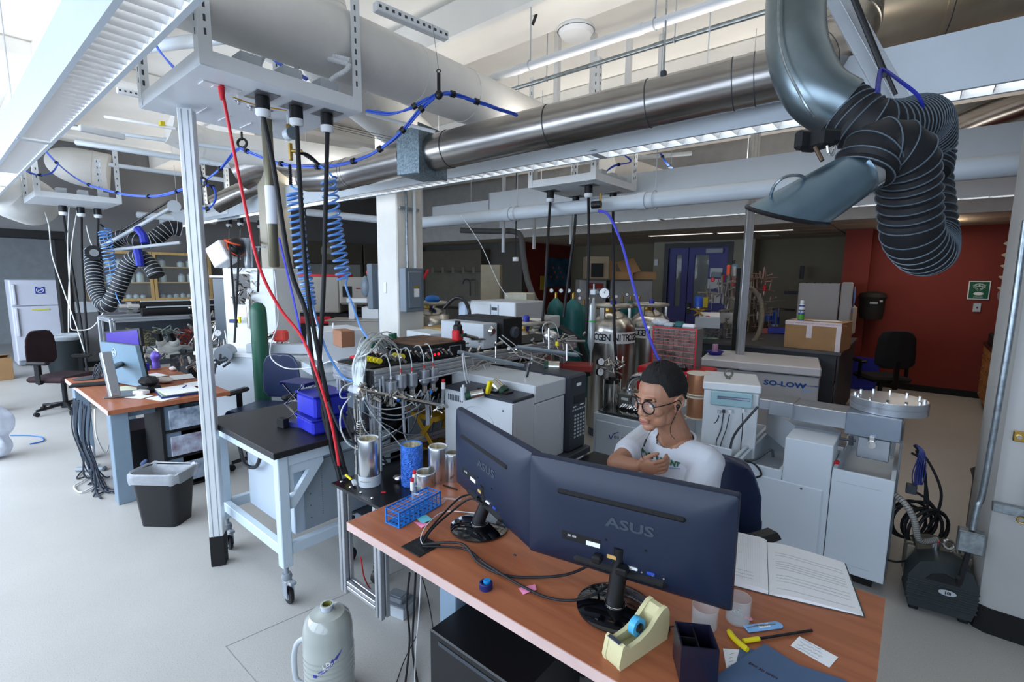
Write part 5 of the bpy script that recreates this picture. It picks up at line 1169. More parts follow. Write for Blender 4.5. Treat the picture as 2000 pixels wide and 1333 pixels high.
for i,(a,b,d0,d1,r,m) in enumerate((((895,688),(1022,715),2.85,3.1,.013,mat('blue-grey rod','8d9aa3',.35,.5)),((1010,678),(1128,694),3.2,3.3,.014,mat('blue-grey rod','8d9aa3',.35,.5)),((968,668),(968,712),3.15,3.15,.007,chrome),((937,655),(937,700),3.3,3.3,.007,chrome),((1072,642),(1072,682),3.2,3.2,.008,chrome),((1105,666),(1143,667),3.2,3.2,.008,mat('dull rod','8e8a82',.35,.8)),((820,744),(890,728),2.6,2.9,.005,lgrey),((1107,672),(1107,705),3.2,3.2,.006,chrome))):
    nm=('long blue-grey rod crossing above the gas chromatograph','blue-grey rod with open end at the right above the gas chromatograph','upright chrome post left of the first blue-grey rod','upright chrome post behind the light grey box','upright chrome post under the ringed dewar','short horizontal rod pointing right at the black strap','thin pale rod pointing right from the canisters','short chrome post under the right rod')[i]
    one('steel_rod',nm,'rod',G().cyl(P(*a,d=d0),P(*b,d=d1),r,n=12),m)
# round metal cans clamped on rods
def can(label,px,py,d,r,l,ax):
    c_=P(px,py,d=d); t=T('round_valve',label,'valve',tuple(c_)); u_=V(ax).normalized(); pt(t,'can_body',G().cyl(c_-u_*l/2,c_+u_*l/2,r,n=20),steel,W=1); pt(t,'green_face',G().cyl(c_-u_*(l/2+.03),c_-u_*l/2,r*1.02,n=20),mat('dark green','0f3c2a',.5),W=1); pt(t,'face_ring',G().lathe([(0,0),(r*.7,0)],c_-u_*(l/2+.031),16,-u_),white if px>1000 else black,W=1); return t
can('round motor valve with white face lying on the gas chromatograph',1082,716,3.15,.036,.07,(.8,.5,0)); can('round green and steel clamp can in front of the gas chromatograph',970,755,2.7,.035,.06,(-.6,-.1,.4)); can('grey cylindrical motor at the end of the manifold',932,770,2.6,.022,.07,(.7,.7,.2))
c_=P(955,757,d=2.6); one('yellow_clip','bright yellow plastic clip in front of the gas chromatograph','clip',G().box(c_,(.02,.03,.075),.004,MR(.3,3,'Y')),yellow)
c_=P(1088,672,d=3.2); one('yellow_clip','small yellow clip on the right blue-grey rod','clip',G().box(c_,(.02,.02,.03),.004),yellow)
c_=P(905,768,d=2.6); one('small_can','small grey capped canister between manifold and gas chromatograph','canister',G().cyl(c_-V((0,0,.04)),c_+V((0,0,.03)),.016,n=14).cyl(c_+V((0,0,.03)),c_+V((0,0,.045)),.007,n=8),lgrey)
g=G()
for i in range(40):
    f=RN(); s0=P(900+230*f,715-45*f+RN()*25,x=-2.1); e=s0+V(((RN()-.5)*.3,(RN()-.3)*.4,(RN()-.5)*.05)); g.tube(spl([s0,s0.lerp(e,.4)+V((0,0,RN()*.06)),e],5),.0022+.002*RN(),5)
one('tangled_tubing','tangle of thin steel and plastic capillary tubes over the far half of the rack','tubing',g,mat('grey capillary','a9a6a0',.35,.4),kind='stuff')
c_=P(1075,665,d=3.3); one('foil_funnel','shiny foil-wrapped funnel beside the ringed dewar','funnel',G().cyl(c_+V((0,0,-.1)),c_+V((.0,0,.02)),.02,.05,n=16).ball(c_+V((0,.0,.03)),(.06,.05,.04),14,8),foil)
# ================================================================ GAS CHROMATOGRAPH
GX=-1.55; y0=P(1045,755,x=GX).y; zt=P(1045,755,x=GX).z; y1=P(1104,735,x=GX).y; y2=P(1139,725,x=GX).y; ym=P(1003,782,x=GX).y; zm=P(1003,782,x=GX).z; zb=.70
gcw=mat('pale grey instrument plastic','c3c8cc',.42,var=.02); dkp=mat('dark slate instrument plastic','2a2e38',.4,var=.04)
gc=T('gas_chromatograph','grey-white gas chromatograph with dark keypad column behind the two monitors','instrument',(GX-.3,(y0+y2)/2,zb))
pt(gc,'upper_cover',G().bb((GX-.66,y0,zt-.1),(GX,y1+.02,zt),.006),gcw,W=1); pt(gc,'oven_door',G().bb((GX-.6,y0+.001,zb),(GX-.001,y1,zt-.104),.004),gcw,W=1)
kp=pt(gc,'keypad_column',G().bb((GX-.5,y1+.004,zb-.0),(GX+.03,y2,zt+.01),.012),dkp,W=1)
yk=lambda f: y1+.004+(y2-y1)*f
for i in range(7):
    for j in range(4): pt(kp,'key',G().box((GX+.031,yk(.35+.16*j),zb+.085+.022*i),(.004,.017,.012),.001),lgrey,W=1)
for i in range(6): pt(kp,'key',G().box((GX+.031,yk(.22+.13*i),zb+.255),(.004,.014,.008),.001),lgrey,W=1)
pt(kp,'display',G().box((GX+.031,yk(.55),zt-.14),(.003,.12,.05),.001),black,W=1); pt(kp,'asset_tag',G().box((GX+.0315,yk(.5),zt-.05),(.002,.05,.018)),paper,W=1)
pt(kp,'button_row',G().box((GX+.0312,yk(.3),zb+.275),(.003,.03,.006)).box((GX+.0312,yk(.7),zb+.278),(.003,.04,.006)),paper,W=1)
ms_=T('mass_detector','grey side unit with dark lid and ring-embossed panel attached left of the gas chromatograph','instrument',(GX-.3,(ym+y0)/2,zb))
pt(ms_,'body',G().bb((GX-.52,ym,zb),(GX-.0,y0-.003,zm-.02),.004),gcw,W=1); pt(ms_,'dark_lid',G().bb((GX-.52,ym-.006,zm-.02),(GX+.002,y0-.003,zm),.006),dkp,W=1)
cc=(GX-.26,ym-.001,zm-.22); pt(ms_,'embossed_ring',G().ring(cc,.14,.003,(0,1,0),48,5).ring((cc[0]+.05,cc[1],cc[2]-.02),.055,.002,(0,1,0),32,5),gcw,W=1)
pt(ms_,'dark_seam',G().bb((GX-.006,ym-.0015,zb),(GX-.001,ym+.0,zm-.025)),black,W=1)
g=G()
for i in range(9): g.bb((GX-.49+.014*i,ym-.002,zm-.08),(GX-.484+.014*i,ym,zm-.045))
pt(ms_,'vent_slots',g,dgrey,W=1); pt(ms_,'screw',G().cyl((GX-.07,ym-.003,zm-.07),(GX-.07,ym,zm-.07),.005,n=8),dgrey,W=1)
t=T('detector_tray','dark recessed tray parts on the side unit lid','tray',(GX-.25,(ym+y0)/2,zm)); pt(t,'black_insert',G().bb((GX-.3,ym+.04,zm+.0005),(GX-.16,y0-.05,zm+.012),.003).bb((GX-.14,ym+.06,zm+.0005),(GX-.1,y0-.06,zm+.01),.002).cyl((GX-.2,y0-.04,zm),(GX-.2,y0-.04,zm+.016),.03,n=14),black,W=1)
c_=P(1030,738,z=zt); t=T('syringe_stand','small upright metal and glass syringe piece on top of the gas chromatograph','syringe',(c_.x,c_.y,zt)); pt(t,'upright',G().box((0,0,.045),(.012,.02,.09),.002,MR(.25,3,'Y')),chrome); pt(t,'dark_strip',G().box((.009,0,.045),(.004,.018,.085),.001,MR(.25,3,'Y')),dgrey)
c_=P(1062,732,z=zt); one('thin_antenna','thin upright needle on top of the gas chromatograph','needle',G().cyl((0,0,0),(0,0,.07),.0012,n=5).lathe([(0,.001),(.012,.001),(.012,0)],n=12),dgrey,loc=(c_.x,c_.y,zt))
bn=T('instrument_bench','low framed bench carrying the gas chromatograph behind the monitors','bench',(GX-.25,(ym+y2)/2,0))
pt(bn,'bench_top',G().bb((GX-.66,ym-.1,zb-.04),(GX+.06,y2+.02,zb-.001),.004),dgrey,W=1)
for x in (GX-.6,GX+.03):
    for y in (ym-.07,y2-.03): pt(bn,'leg',G().bb((x-.02,y-.02,0),(x+.02,y+.02,zb-.041)),alu,W=1)
a=P(1120,893,z=.66); t=T('framed_drawer_unit','black framed white drawer unit right of the right monitor top edge','drawer unit',(-1.38,2.62,0)); 
pt(t,'frame',G().bb((-1.5,2.3,.0),(-1.25,2.34,.62),.002).bb((-1.5,2.6,.0),(-1.25,2.64,.62),.002).bb((-1.5,2.3,.62),(-1.25,2.64,.645),.002),black,W=1); pt(t,'drawer_front',G().bb((-1.26,2.345,.3),(-1.245,2.595,.6),.003),gcw,W=1)
# ================================================================ LARGE WHITE MASS SPECTROMETER
YF=3.245; MX0=-1.86
xs=[P(1240,835,y=YF).x,P(1445,905,y=YF).x,P(1530,905,y=YF).x,P(1629,870,y=YF).x,0.0]
msp=T('mass_spectrometer','very large pale blue-white floor-standing mass spectrometer behind the seated man','instrument',(-.9,3.7,0))
msw=bluew; MB=4.15
zz=(.71,.57,.64,.81,.67)
def tubbox(x0,x1,y0,y1,z0,z1,w=.02,fl=.06):
    return G().bb((x0,y0,z0),(x1,y0+w,z1),.003).bb((x0+.0005,y0+w,z0),(x0+w,y1,z1-.0005)).bb((x1-w,y0+w,z0),(x1-.0005,y1,z1-.0005)).bb((x0+w,y1-w,z0),(x1-w,y1-.0005,z1-.0007)).bb((x0+w,y0+w,z0),(x1-w,y1-w,z1-fl))
pt(msp,'right_bay',tubbox(xs[3]+.004,0,YF,MB,.07,.67,.02,.12),msw,W=1)
pt(msp,'tall_bay',G().bb((xs[2],YF-.004,.07),(xs[3],YF+.3,.80),.004),msw,W=1)
M=Matrix(((1,0,0,xs[2]-.25),(0,1,0,0),(0,0,1,.6),(0,0,0,1)))
pt(msp,'sloped_cover',G().prism([(0.25,YF+.3),(xs[3]-xs[2]+.25,YF+.3),(xs[3]-xs[2]+.25,YF+.36),(0.1,MB-.05),(0,MB-.05),(0,YF+.7)],.2,M),msw,W=1)
pt(msp,'middle_bay',tubbox(xs[1]-.02,xs[2]-.003,YF,MB,.07,.585,.02,.16),msw,W=1)
pt(msp,'left_bay',tubbox(MX0,xs[0]+.12,YF+.002,MB,.07,.70,.02,.01),msw,W=1)
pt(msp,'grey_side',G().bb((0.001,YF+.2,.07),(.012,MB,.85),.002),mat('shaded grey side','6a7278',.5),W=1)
pt(msp,'base_plinth',G().bb((MX0+.05,YF+.06,0),(-.05,MB-.05,.07)),blackm,W=1)
def rpanel(x0,x1,z0,z1,lbl=None):
    g=G(); M_=Matrix(((1,0,0,0),(0,0,-1,YF-.006),(0,1,0,0),(0,0,0,1))); 
    return pt(msp,'raised_panel',G().bb((x0,YF-.016,z0),(x1,YF-.0045,z1),.007),msw,W=1)
pt(msp,'inner_bay',tubbox(xs[0]+.124,xs[1]-.024,YF+.002,MB,.07,.60,.02,.17),msw,W=1)
rpanel(xs[1]+.03,xs[3]-.03,.1,.53); rpanel(xs[0]-.32,xs[1]-.05,.1,.655); rpanel(MX0+.01,xs[0]-.34,.1,.655) if False else None
pt(msp,'panel_groove',G().bb((xs[3]+.03,YF-.0015,.6),(-.05,YF-.0003,.603)).bb((xs[3]+.03,YF-.0015,.12),(-.07,YF-.0003,.123)),lgrey,W=1)
c_=P(1565,955,y=YF-.017); pt(msp,'lock',G().cyl(c_-V((0,.003,0)),c_+V((0,.001,0)),.007,n=14),chrome,W=1)
c_=P(1201,837,y=YF-.017); pt(msp,'lock',G().cyl(c_-V((0,.003,0)),c_+V((0,.001,0)),.009,n=14),chrome,W=1)
text(msp,'nu instruments',.048,FR(P(1422,958,y=YF-.0168),(1,0,0),(0,0,1)),mat('blue grey print','5b6c80',.5),W=1)
text(msp,'nu',.045,FR(P(1204,854,y=YF-.0168),(1,0,0),(0,0,1)),mat('blue grey print','5b6c80',.5),W=1); text(msp,'PERSPECTIVE',.04,FR(P(1213,858,y=YF-.0168),(1,0,0),(0,0,1)),mat('red print','b04050',.5),W=1,align='LEFT')
pt(msp,'blue_tick',G().tube(spl([P(1190,850,y=YF-.018),P(1193,858,y=YF-.018),P(1198,849,y=YF-.018),P(1208,845,y=YF-.018)],5),.003,5),mat('violet badge print','3a3f9c',.4),W=1)
c_=P(1635,903,y=YF+.12); pt(msp,'red_knob',G().cyl(c_,c_+V((0,-.03,0)),.014,n=12),red,W=1)
pt(msp,'dark_lid_glass',G().bb((xs[0]-.34,YF+.05,.701),(xs[0]+.15,YF+.42,.712),.002),mat('dark reflective lid','1a1c1e',.1,coat=1),W=1)
# white cabinet with cyan screen
yc=3.50; xa=P(1373,800,y=yc).x; xb=P(1485,752,y=yc).x; xa=P(1383,752,y=yc).x-.02; z1=P(1430,750,y=yc).z; z0=.43
t=T('electrical_cabinet','white steel cabinet with a pale cyan display panel and lifting eye, right of the man','cabinet',((xa+xb)/2,yc,z0))
pt(t,'cabinet_body',G().bb((xa+.004,yc+.006,z0),(xb-.004,yc+.43,z1-.06),.004),powder,W=1)
pt(t,'cabinet_lid',G().bb((xa-.006,yc-.006,z1-.056),(xb+.006,yc+.44,z1),.008),powder,W=1)
c_=V(((xa+xb)/2-.02,yc+.17,z1)); pt(t,'lifting_eye',G().ring(c_+V((0,0,.04)),.026,.008,(.3,-1,0),20,8).cyl(c_,c_+V((0,0,.014)),.014,n=12),mat('grey iron','74736c',.5,.6),W=1)
da=P(1391,760,y=yc); db=P(1467,800,y=yc)
dp_=pt(t,'display_unit',G().bb((da.x,yc-.03,db.z),(db.x,yc+.004,da.z),.006),cyaninst,W=1)
wa=P(1400,772,y=yc-.03); wb2=P(1461,786,y=yc-.03)
pt(dp_,'display_window',G().bb((wa.x,yc-.033,wb2.z),(wb2.x,yc-.0295,wa.z),.001),mat('reflective window','b8c2d4',.1,.6),W=1)
pt(dp_,'window_frame',G().tube([(wa.x,yc-.033,wb2.z),(wb2.x,yc-.033,wb2.z),(wb2.x,yc-.033,wa.z),(wa.x,yc-.033,wa.z)],.0018,4,closed=True),mat('navy line','28305a',.5),W=1)
for i,px in enumerate((1404,1413,1425,1450)):
    c_=P(px,800,y=yc-.015); pt(dp_,'socket',G().cyl(c_-V((0,0,.022)),c_,.010 if i!=2 else .014,n=10),(lgrey,dgrey,paper,paper)[i],W=1)
    ee=[[(1404,812),(1398,825),(1380,832),(1372,830)],[(1413,808),(1408,840),(1399,862),(1400,878)],[(1425,810),(1418,840),(1408,868),(1409,885)],[(1450,808),(1450,840),(1447,870),(1447,895)]][i]
    cable('signal_cable','thin cable below the cyan display, '+('first from left','second from left','third from left','rightmost')[i],'cable',[P(x,y,y=yc-.02) for x,y in ee],.0035,dgrey)
pt(t,'terminal_strip',G().bb((xa+.05,yc-.02,z0+.05),(xb-.06,yc+.005,z0+.085),.002),blackm,W=1)
pt(t,'base_channel',G().bb((xa+.03,yc-.05,z0-.03),(xb-.02,yc+.3,z0-.001),.002),galv,W=1); t.rotation_euler.z=radians(17)
cable('ribbed_cable','thick grey cable rising to the right edge of the white cabinet','cable',[P(1425,890,y=YF+.1),P(1430,860,y=YF+.15),P(1445,835,y=yc-.1),P(1480,795,y=yc)],.008,dgrey,8)
cable('black_cable','black cable looping over the mass spectrometer front edge','cable',[P(1438,905,y=YF+.05),P(1470,905,y=YF-.01),P(1487,928,y=YF-.02),P(1462,934,y=YF-.02),P(1445,925,y=YF-.02)],.006,rubber)
cable('grey_cable','grey cable bridging the recess beside the white cabinet','cable',[P(1430,897,y=YF+.1),P(1470,900,y=YF+.12),P(1500,882,y=YF+.15),P(1508,880,y=YF+.16),P(1510,893,y=YF+.16)],.008,dgrey,8)
# flight tube and round flange
fa=P(1490,785,y=3.62); fb=P(1660,812,y=3.62)
t=T('flight_tube','silver rectangular flight tube and flanged chamber on the mass spectrometer','instrument part',(-.3,3.62,.8))
def obx(par,nm,x0p,x1p,y,d,m,b=.004):
    a=P(*x0p,y=y); c_=P(*x1p,y=y); return pt(par,nm,G().bb((a.x,y,c_.z),(c_.x,y+d,a.z),b),m,W=1)
stl=mat('satin silver housing','b9c0c8',.3,.75,var=.06,sc=4)
ycn=3.5
obx(t,'narrow_neck',(1483,779),(1508,803),ycn,.1,stl); obx(t,'step_block',(1503,782),(1548,818),ycn-.04,.22,stl)
obx(t,'beam_housing',(1547,790),(1655,840),ycn-.02,.2,stl)
a=P(1547,817,y=ycn-.05); c_=P(1652,842,y=ycn-.05); pt(t,'lower_ledge',G().bb((a.x,ycn-.05,.72),(c_.x,ycn+.1,.745),.003),alu,W=1)
a=P(1653,808,y=3.42); b_=P(1752,873,y=3.42)
pt(t,'chamber_block',G().bb((a.x,3.42,b_.z+.02),(b_.x+.012,3.86,a.z+.01),.004),mat('darker steel housing','8f9aa8',.32,.8,var=.1,sc=3),W=1)
a2_=P(1675,860,y=3.44); b2_=P(1735,906,y=3.44); pt(t,'lower_block',G().bb((a2_.x,3.45,b2_.z),(b2_.x,3.8,a2_.z+.02),.004),stl,W=1)
c_=V(((a.x+b_.x)/2+.06,3.64,a.z+.012))
fg=pt(t,'round_flange',G().lathe([(0,.0),(.19,0),(.19,.034),(.186,.036),(.186,.04),(.19,.042),(.19,.07),(.186,.074),(0,.078)],c_,48),stl,W=1)
for k in range(12): an=2*pi*k/12; pt(fg,'flange_bolt',G().cyl(c_+V((.165*cos(an),.165*sin(an),.074)),c_+V((.165*cos(an),.165*sin(an),.09)),.009,n=6),chrome,W=1)
c_=P(1702,867,y=3.42); pt(t,'latch_knob',G().cyl(c_,c_+V((0,-.03,0)),.022,n=14).box(c_+V((0,-.012,.03)),(.03,.02,.03),.004),chrome,W=1)
one('cross_fitting','small dark cross fitting under the flight tube','fitting',G().cyl(P(1640,857,y=3.4),P(1672,862,y=3.4),.008,n=8).cyl(P(1662,852,y=3.4),P(1662,870,y=3.4),.012,n=8),dgrey)
# copper wire spools and toolbox
for i,(px,py) in enumerate(((1362,770),(1360,815))):
    c_=P(px,py,d=3.75); t=T('wire_spool','spool of copper wire left of the white cabinet, '+('upper','lower')[i],'spool',tuple(c_),radians(20))
    pt(t,'lower_flange',G().lathe([(0,0),(.085,0),(.085,.008),(0,.008)],n=28),mat('cream spool flange','d8cfc0',.7)); pt(t,'copper_winding',G().lathe([(.0,.008),(.074,.008),(.076,.05),(.076,.13),(.074,.16),(0,.16)],n=32),copper); pt(t,'upper_flange',G().lathe([(0,.16),(.085,.16),(.085,.168),(0,.168)],n=28),mat('cream spool flange','d8cfc0',.7))
ta=P(1243,752,y=4.2); tb_=P(1369,765,y=4.2)
t=T('tool_chest','red steel tool chest under the small-parts cabinet behind the man','tool chest',(ta.x,4.2,.62)); w_=tb_.x-ta.x; zt_=P(1243,712,y=4.2).z-.62
zt_=P(1300,722,y=4.2).z-.62
pt(t,'chest_body',G().bb((0,0,0),(w_,.42,zt_),.01),red)
for k in range(3): d_=pt(t,'drawer',G().bb((.03,-.006,zt_-.17-.12*k),(w_-.02,.002,zt_-.07-.12*k),.003),mat('black drawer','17181a',.4)); pt(d_,'drawer_pull',G().bb((.05,-.016,zt_-.085-.12*k),(w_-.05,-.006,zt_-.072-.12*k),.002),lgrey)
text(t,'CRAFTSMAN',.034,FR((w_*.62,-.0012,zt_-.034),(1,0,0),(0,0,1)),white,bold=.001)
one('added_tool_stand','added dark stand carrying the red tool chest','stand',G().bb((0,0,0),(w_,.42,.618),.005),dgrey,loc=(ta.x,4.2,0))  # unseen support, added because the chest's bottom is hidden
a=P(1272,702,y=4.3); b_=P(1358,713,y=4.3); zt2=P(1272,637,y=4.3).z; zb2=.62+zt_+.001
t=T('parts_cabinet','red small-parts cabinet with many clear drawers on the tool chest','drawer cabinet',(a.x,4.3,zb2)); w_=b_.x-a.x; hC=zt2-zb2
pt(t,'cabinet_shell',G().bb((0,.004,0),(w_,.16,hC),.003),mat('grey cabinet side','77787a',.5)); pt(t,'red_frame',G().bb((0,0,0),(.012,.004,hC)).bb((w_-.012,0,0),(w_,.004,hC)).bb((.012,0,hC-.012),(w_-.012,.004,hC)).bb((.012,0,0),(w_-.012,.004,.012)),red)
rows=[(4,.30/2.5)]*4+[(8,.0)]*0
zz_=.014
cd_=mat('clear drawer plastic','463a38',.25,var=.5,sc=12,col2='7c6c66'); cdw=mat('pale drawer edge','a58f8b',.4)
dr=None
for rI in range(4):
    hR=hC*.135
    for k in range(4):
        x=.014+(w_-.028)*k/4; pt(t,'drawer',G().bb((x+.004,-.004,zz_+.003),(x+(w_-.028)/4-.003,.003,zz_+hR-.01),.001),cd_); pt(t,'drawer_rim',G().bb((x+.003,-.007,zz_+hR-.0095),(x+(w_-.028)/4-.002,-.0005,zz_+hR-.004)),cdw)
    zz_+=hR
    pt(t,'shelf_rail',G().bb((.012,-.002,zz_-.003),(w_-.012,.0005,zz_+.001)),red)
hR=(hC-.014-zz_)/5
for rI in range(5):
    for k in range(8):
        x=.014+(w_-.028)*k/8; pt(t,'drawer',G().bb((x+.003,-.004,zz_+.003),(x+(w_-.028)/8-.003,.003,zz_+hR-.007),.001),cd_); 
    pt(t,'drawer_rim',G().bb((.014,-.007,zz_+hR-.0065),(w_-.014,-.0045,zz_+hR-.003)),cdw); zz_+=hR
    if rI<4: pt(t,'shelf_rail',G().bb((.012,-.002,zz_-.002),(w_-.012,.0005,zz_+.001)),red)
c_=P(1312,703,y=4.22); t=T('socket_tray','black tray of chrome sockets lying on the tool chest','tray',(c_.x,4.255,.62+zt_+.001)); pt(t,'tray',G().bb((-.1,-.025,0),(.12,.03,.03),.004),black)
for i in range(10): 
    for j in range(2): pt(t,'socket',G().cyl((-.088+.021*i,-.01+.025*j,.03),(-.088+.021*i,-.01+.025*j,.042),.007,n=8),chrome)
g=G()
for i in range(9): g.cyl((.0+RN()*.12,RN()*.05,.006),(.02+RN()*.12,RN()*.05,.008),.006,n=8)
one('brass_fittings','few brass fittings beside the socket tray on the tool chest','fittings',g,brass,loc=(c_.x+.14,4.23,.62+zt_+.001),kind='stuff')
for i,(x,y,m,sz,nm) in enumerate(((1290,628,mat('crumpled white plastic','c9cbd0',.5,var=.3,sc=30,bump=.8,bsc=40),(.09,.05,.035),'crumpled plastic bag'),(1328,628,green,(.05,.04,.03),'teal reel'),(1345,630,white,(.08,.03,.02),'white tube box'),(1308,632,lgrey,(.06,.05,.02),'grey pouch'))):
    c_=P(x,y,y=4.38); one('small_item',nm+' on top of the red parts cabinet','box' if i else 'bag',G().ball((0,0,sz[2]),sz,12,8) if i<1 else G().bb((-sz[0]/1.3,-sz[1]/1.3,0),(sz[0]/1.3,sz[1]/1.3,sz[2]*1.7),.01),m,loc=(c_.x,4.38,zt2+.001))
# small vacuum chamber pieces left of the man
c_=P(1194,787,y=3.45); t=T('steel_vessel','small stainless vessel with clamp ring on the white unit left of the man','vessel',(c_.x,3.45,.701))
zv=P(1194,748,y=3.45).z-.70
pt(t,'vessel_body',G().lathe([(0,0),(.06,0),(.062,.004),(.062,zv),(0,zv)],n=32),steel); pt(t,'black_clamp',G().lathe([(.03,zv),(.055,zv),(.055,zv+.03),(.03,zv+.03),(.03,zv+.05),(0,zv+.05)],n=16),black)
for k in range(4): pt(t,'tie_rod',G().cyl((.068*cos(k*1.57+.7),.068*sin(k*1.57+.7),0),(.068*cos(k*1.57+.7),.068*sin(k*1.57+.7),zv+.03),.005,n=6),chrome)
g=G()
for i in range(22): c2v=V(((RN()-.5)*.16,(RN()-.5)*.12,zv+.04+RN()*.16)); d_=V((RN()-.5,RN()-.5,RN()-.5)).normalized(); g.cyl(c2v-d_*.03,c2v+d_*.03,.007,n=8)
pt(t,'fitting_cluster',g,steel,kind='stuff')
for i,(px,py) in enumerate(((1174,707),(1173,727))):
    c_=P(px,py,y=3.4); g_=T('pressure_gauge','round dial gauge over the steel vessel, '+('upper','lower')[i],'gauge',tuple(c_)); u_=(V((0,0,H))-c_).normalized(); u_=(u_+V((.9,.2,0))).normalized()
    pt(g_,'gauge_case',G().cyl(c_-u_*.02,c_,.034,n=20),black,W=1); pt(g_,'dial_face',G().lathe([(0,.001),(.029,.001)],c_,20,u_),paper,W=1); pt(g_,'needle',G().cyl(c_+u_*.002,c_+u_*.002+V((0,0,.02)),.0015,n=4),black,W=1)
xq=-1.85; t=T('column_purifier','tall glass tube column with green band left of the nitrogen dewars','glassware',tuple(P(1153,690,d=3.9)))
pt(t,'glass_column',G().tube([P(1160,582,d=3.9),P(1159,592,d=3.9),P(1158,597,d=3.9),P(1154,670,d=3.9),P(1154,690,d=3.9),P(1153,720,d=3.9)],[.01,.014,.028,.028,.008,.006],14),mat('grey glass column','a9b0b2',.15,.2,alpha=.8),W=1); pt(t,'green_band',G().cyl(P(1157,627,d=3.9),P(1157,630,d=3.9),.031,n=14),mat('green tape','2aa03a',.5),W=1)
pt(t,'top_valve',G().box(P(1160,571,d=3.9),(.05,.04,.04),.006).cyl(P(1160,555,d=3.9),P(1160,570,d=3.9),.006,n=8).cyl(P(1160,571,d=3.9),P(1176,573,d=3.9),.01,n=8),lgrey,W=1)
c_=P(1180,573,d=3.85); t=T('pressure_gauge','black rimmed dial gauge beside the top of the glass column','gauge',tuple(c_)); u_=(V((0,0,H))-c_).normalized(); pt(t,'gauge_case',G().cyl(c_-u_*.03,c_,.045,n=20),black,W=1); pt(t,'dial_face',G().lathe([(0,.001),(.038,.001)],c_,20,u_),paper,W=1); pt(t,'needle',G().cyl(c_+u_*.002,c_+u_*.002+V((.01,0,.025)),.002,n=4),black,W=1)
cc=P(1222,790,y=3.5); t=T('turbo_block','grey metal block with a bent steel elbow just left of the man','instrument part',(cc.x,3.48,.713))
pt(t,'block',G().bb((-.09,-.02,0),(.15,.2,.12),.005),mat('dull steel block','83857e',.4,.6,var=.15)); pt(t,'elbow',G().tube(spl([(0,.08,.12),(0,.08,.17),(.03,.08,.23),(.09,.08,.26),(.16,.08,.26)],5),.032,16),chrome); pt(t,'elbow_flange',G().lathe([(.0,.12),(.055,.12),(.055,.145),(0,.145)],(0,.08,0),24),chrome); pt(t,'maker_plate',G().bb((-.02,-.0215,.07),(.04,-.0205,.09)),paper)
g=G(); 
for i in range(10): g.cyl((-.02+.02*i,-.04,.01+.005*(i%3)),(-.02+.02*i+.02,-.02,.04),.008,n=8)
pt(t,'screw_row',g,chrome,kind='stuff')
# ================================================================ SCROLL PUMP
q=P(1822,1205,z=0); pm=T('vacuum_pump','dark slate and beige scroll vacuum pump on the floor right of the desk','vacuum pump',(q.x-.0,q.y+.17,0),radians(7))
dk=mat('slate green pump plastic','2c3436',.45,var=.06); bg_=mat('beige cast metal','8e897a',.45,.5,var=.1)
bodyp=[(-.125,.03),(-.14,.1),(-.14,.2),(-.1,.285),(-.03,.31),(.05,.31),(.11,.28),(.14,.2),(.14,.1),(.125,.03)]
Mp=lambda y: Matrix(((1,0,0,0),(0,0,1,y),(0,1,0,0),(0,0,0,1)))
pt(pm,'front_cover',G().prism(bodyp,.14,Mp(-.17)),dk)
for k in range(5): pt(pm,'cover_rib',G().bb((-.144,-.176,.07+.026*k),(.144,-.16,.082+.026*k),.004),dk)
pt(pm,'grille_arch',G().prism([(-.07,.2),(-.045,.235),(0,.25),(.045,.235),(.07,.2)],.004,Mp(-.1745)),black)
pt(pm,'rear_body',G().prism([(x*.9,z*.95+.01) for x,z in bodyp],.2,Mp(-.03)),bg_)
for k in range(3): pt(pm,'rear_fin',G().bb((.1+.0*k,-.01+.05*k,.1),(.135,.01+.05*k,.29),.004),bg_); pt(pm,'rear_fin',G().bb((-.135,-.01+.05*k,.1),(-.1,.01+.05*k,.29),.004),bg_)
pt(pm,'foot',G().bb((-.12,-.15,0),(-.08,.14,.03),.004).bb((.08,-.15,0),(.12,.14,.03),.004),black)
bd_=pt(pm,'badge_plate',G().lathe([(0,0),(.036,0),(.036,.003),(0,.004)],(0,0,0),24),lgrey); bd_.data.transform(MT((.02,-.178,.155))@MR(radians(90),4,'X')@Matrix.Diagonal((1,.42,1,1)))
text(pm,'10i',.022,FR((.02,-.1835,.155),(1,0,0),(0,0,1)),ink,bold=.0006)
text(pm,'XDS',.04,FR((.075,-.02,.318),(.9,.1,-.1),(0,.8,.5)),chrome,bold=.001)
pt(pm,'inlet_port',G().cyl((-.02,-.02,.3),(-.02,-.02,.35),.02,n=14).ring((.03,-.02,.35),.022,.008,(.2,-1,.1),16,6),chrome); pt(pm,'red_collar',G().cyl((-.02,-.02,.345),(-.02,-.02,.36),.016,n=12),red)
M0=MT(pm.location)@pm.rotation_euler.to_matrix().to_4x4(); ip=M0@V((-.02,-.02,.36))
t=hose('clear braided vacuum hose curving from the mass spectrometer down to the pump',[P(1748,968,y=YF+.06),P(1768,985,y=YF+.03),P(1785,1015,y=YF+.02),P(1796,1055,y=YF+.05),ip],.016,.012,'braided_hose','hose',mat('braid wire','555a60',.4,.6),8,.0015,mat('clear grey hose','98958e',.2))
cable('power_cable','thin black lead from under the mass spectrometer to the pump','cable',[P(1735,1095,y=YF+.1),P(1752,1098,y=YF+.05),M0@V((-.13,-.02,.2))],.006,rubber)
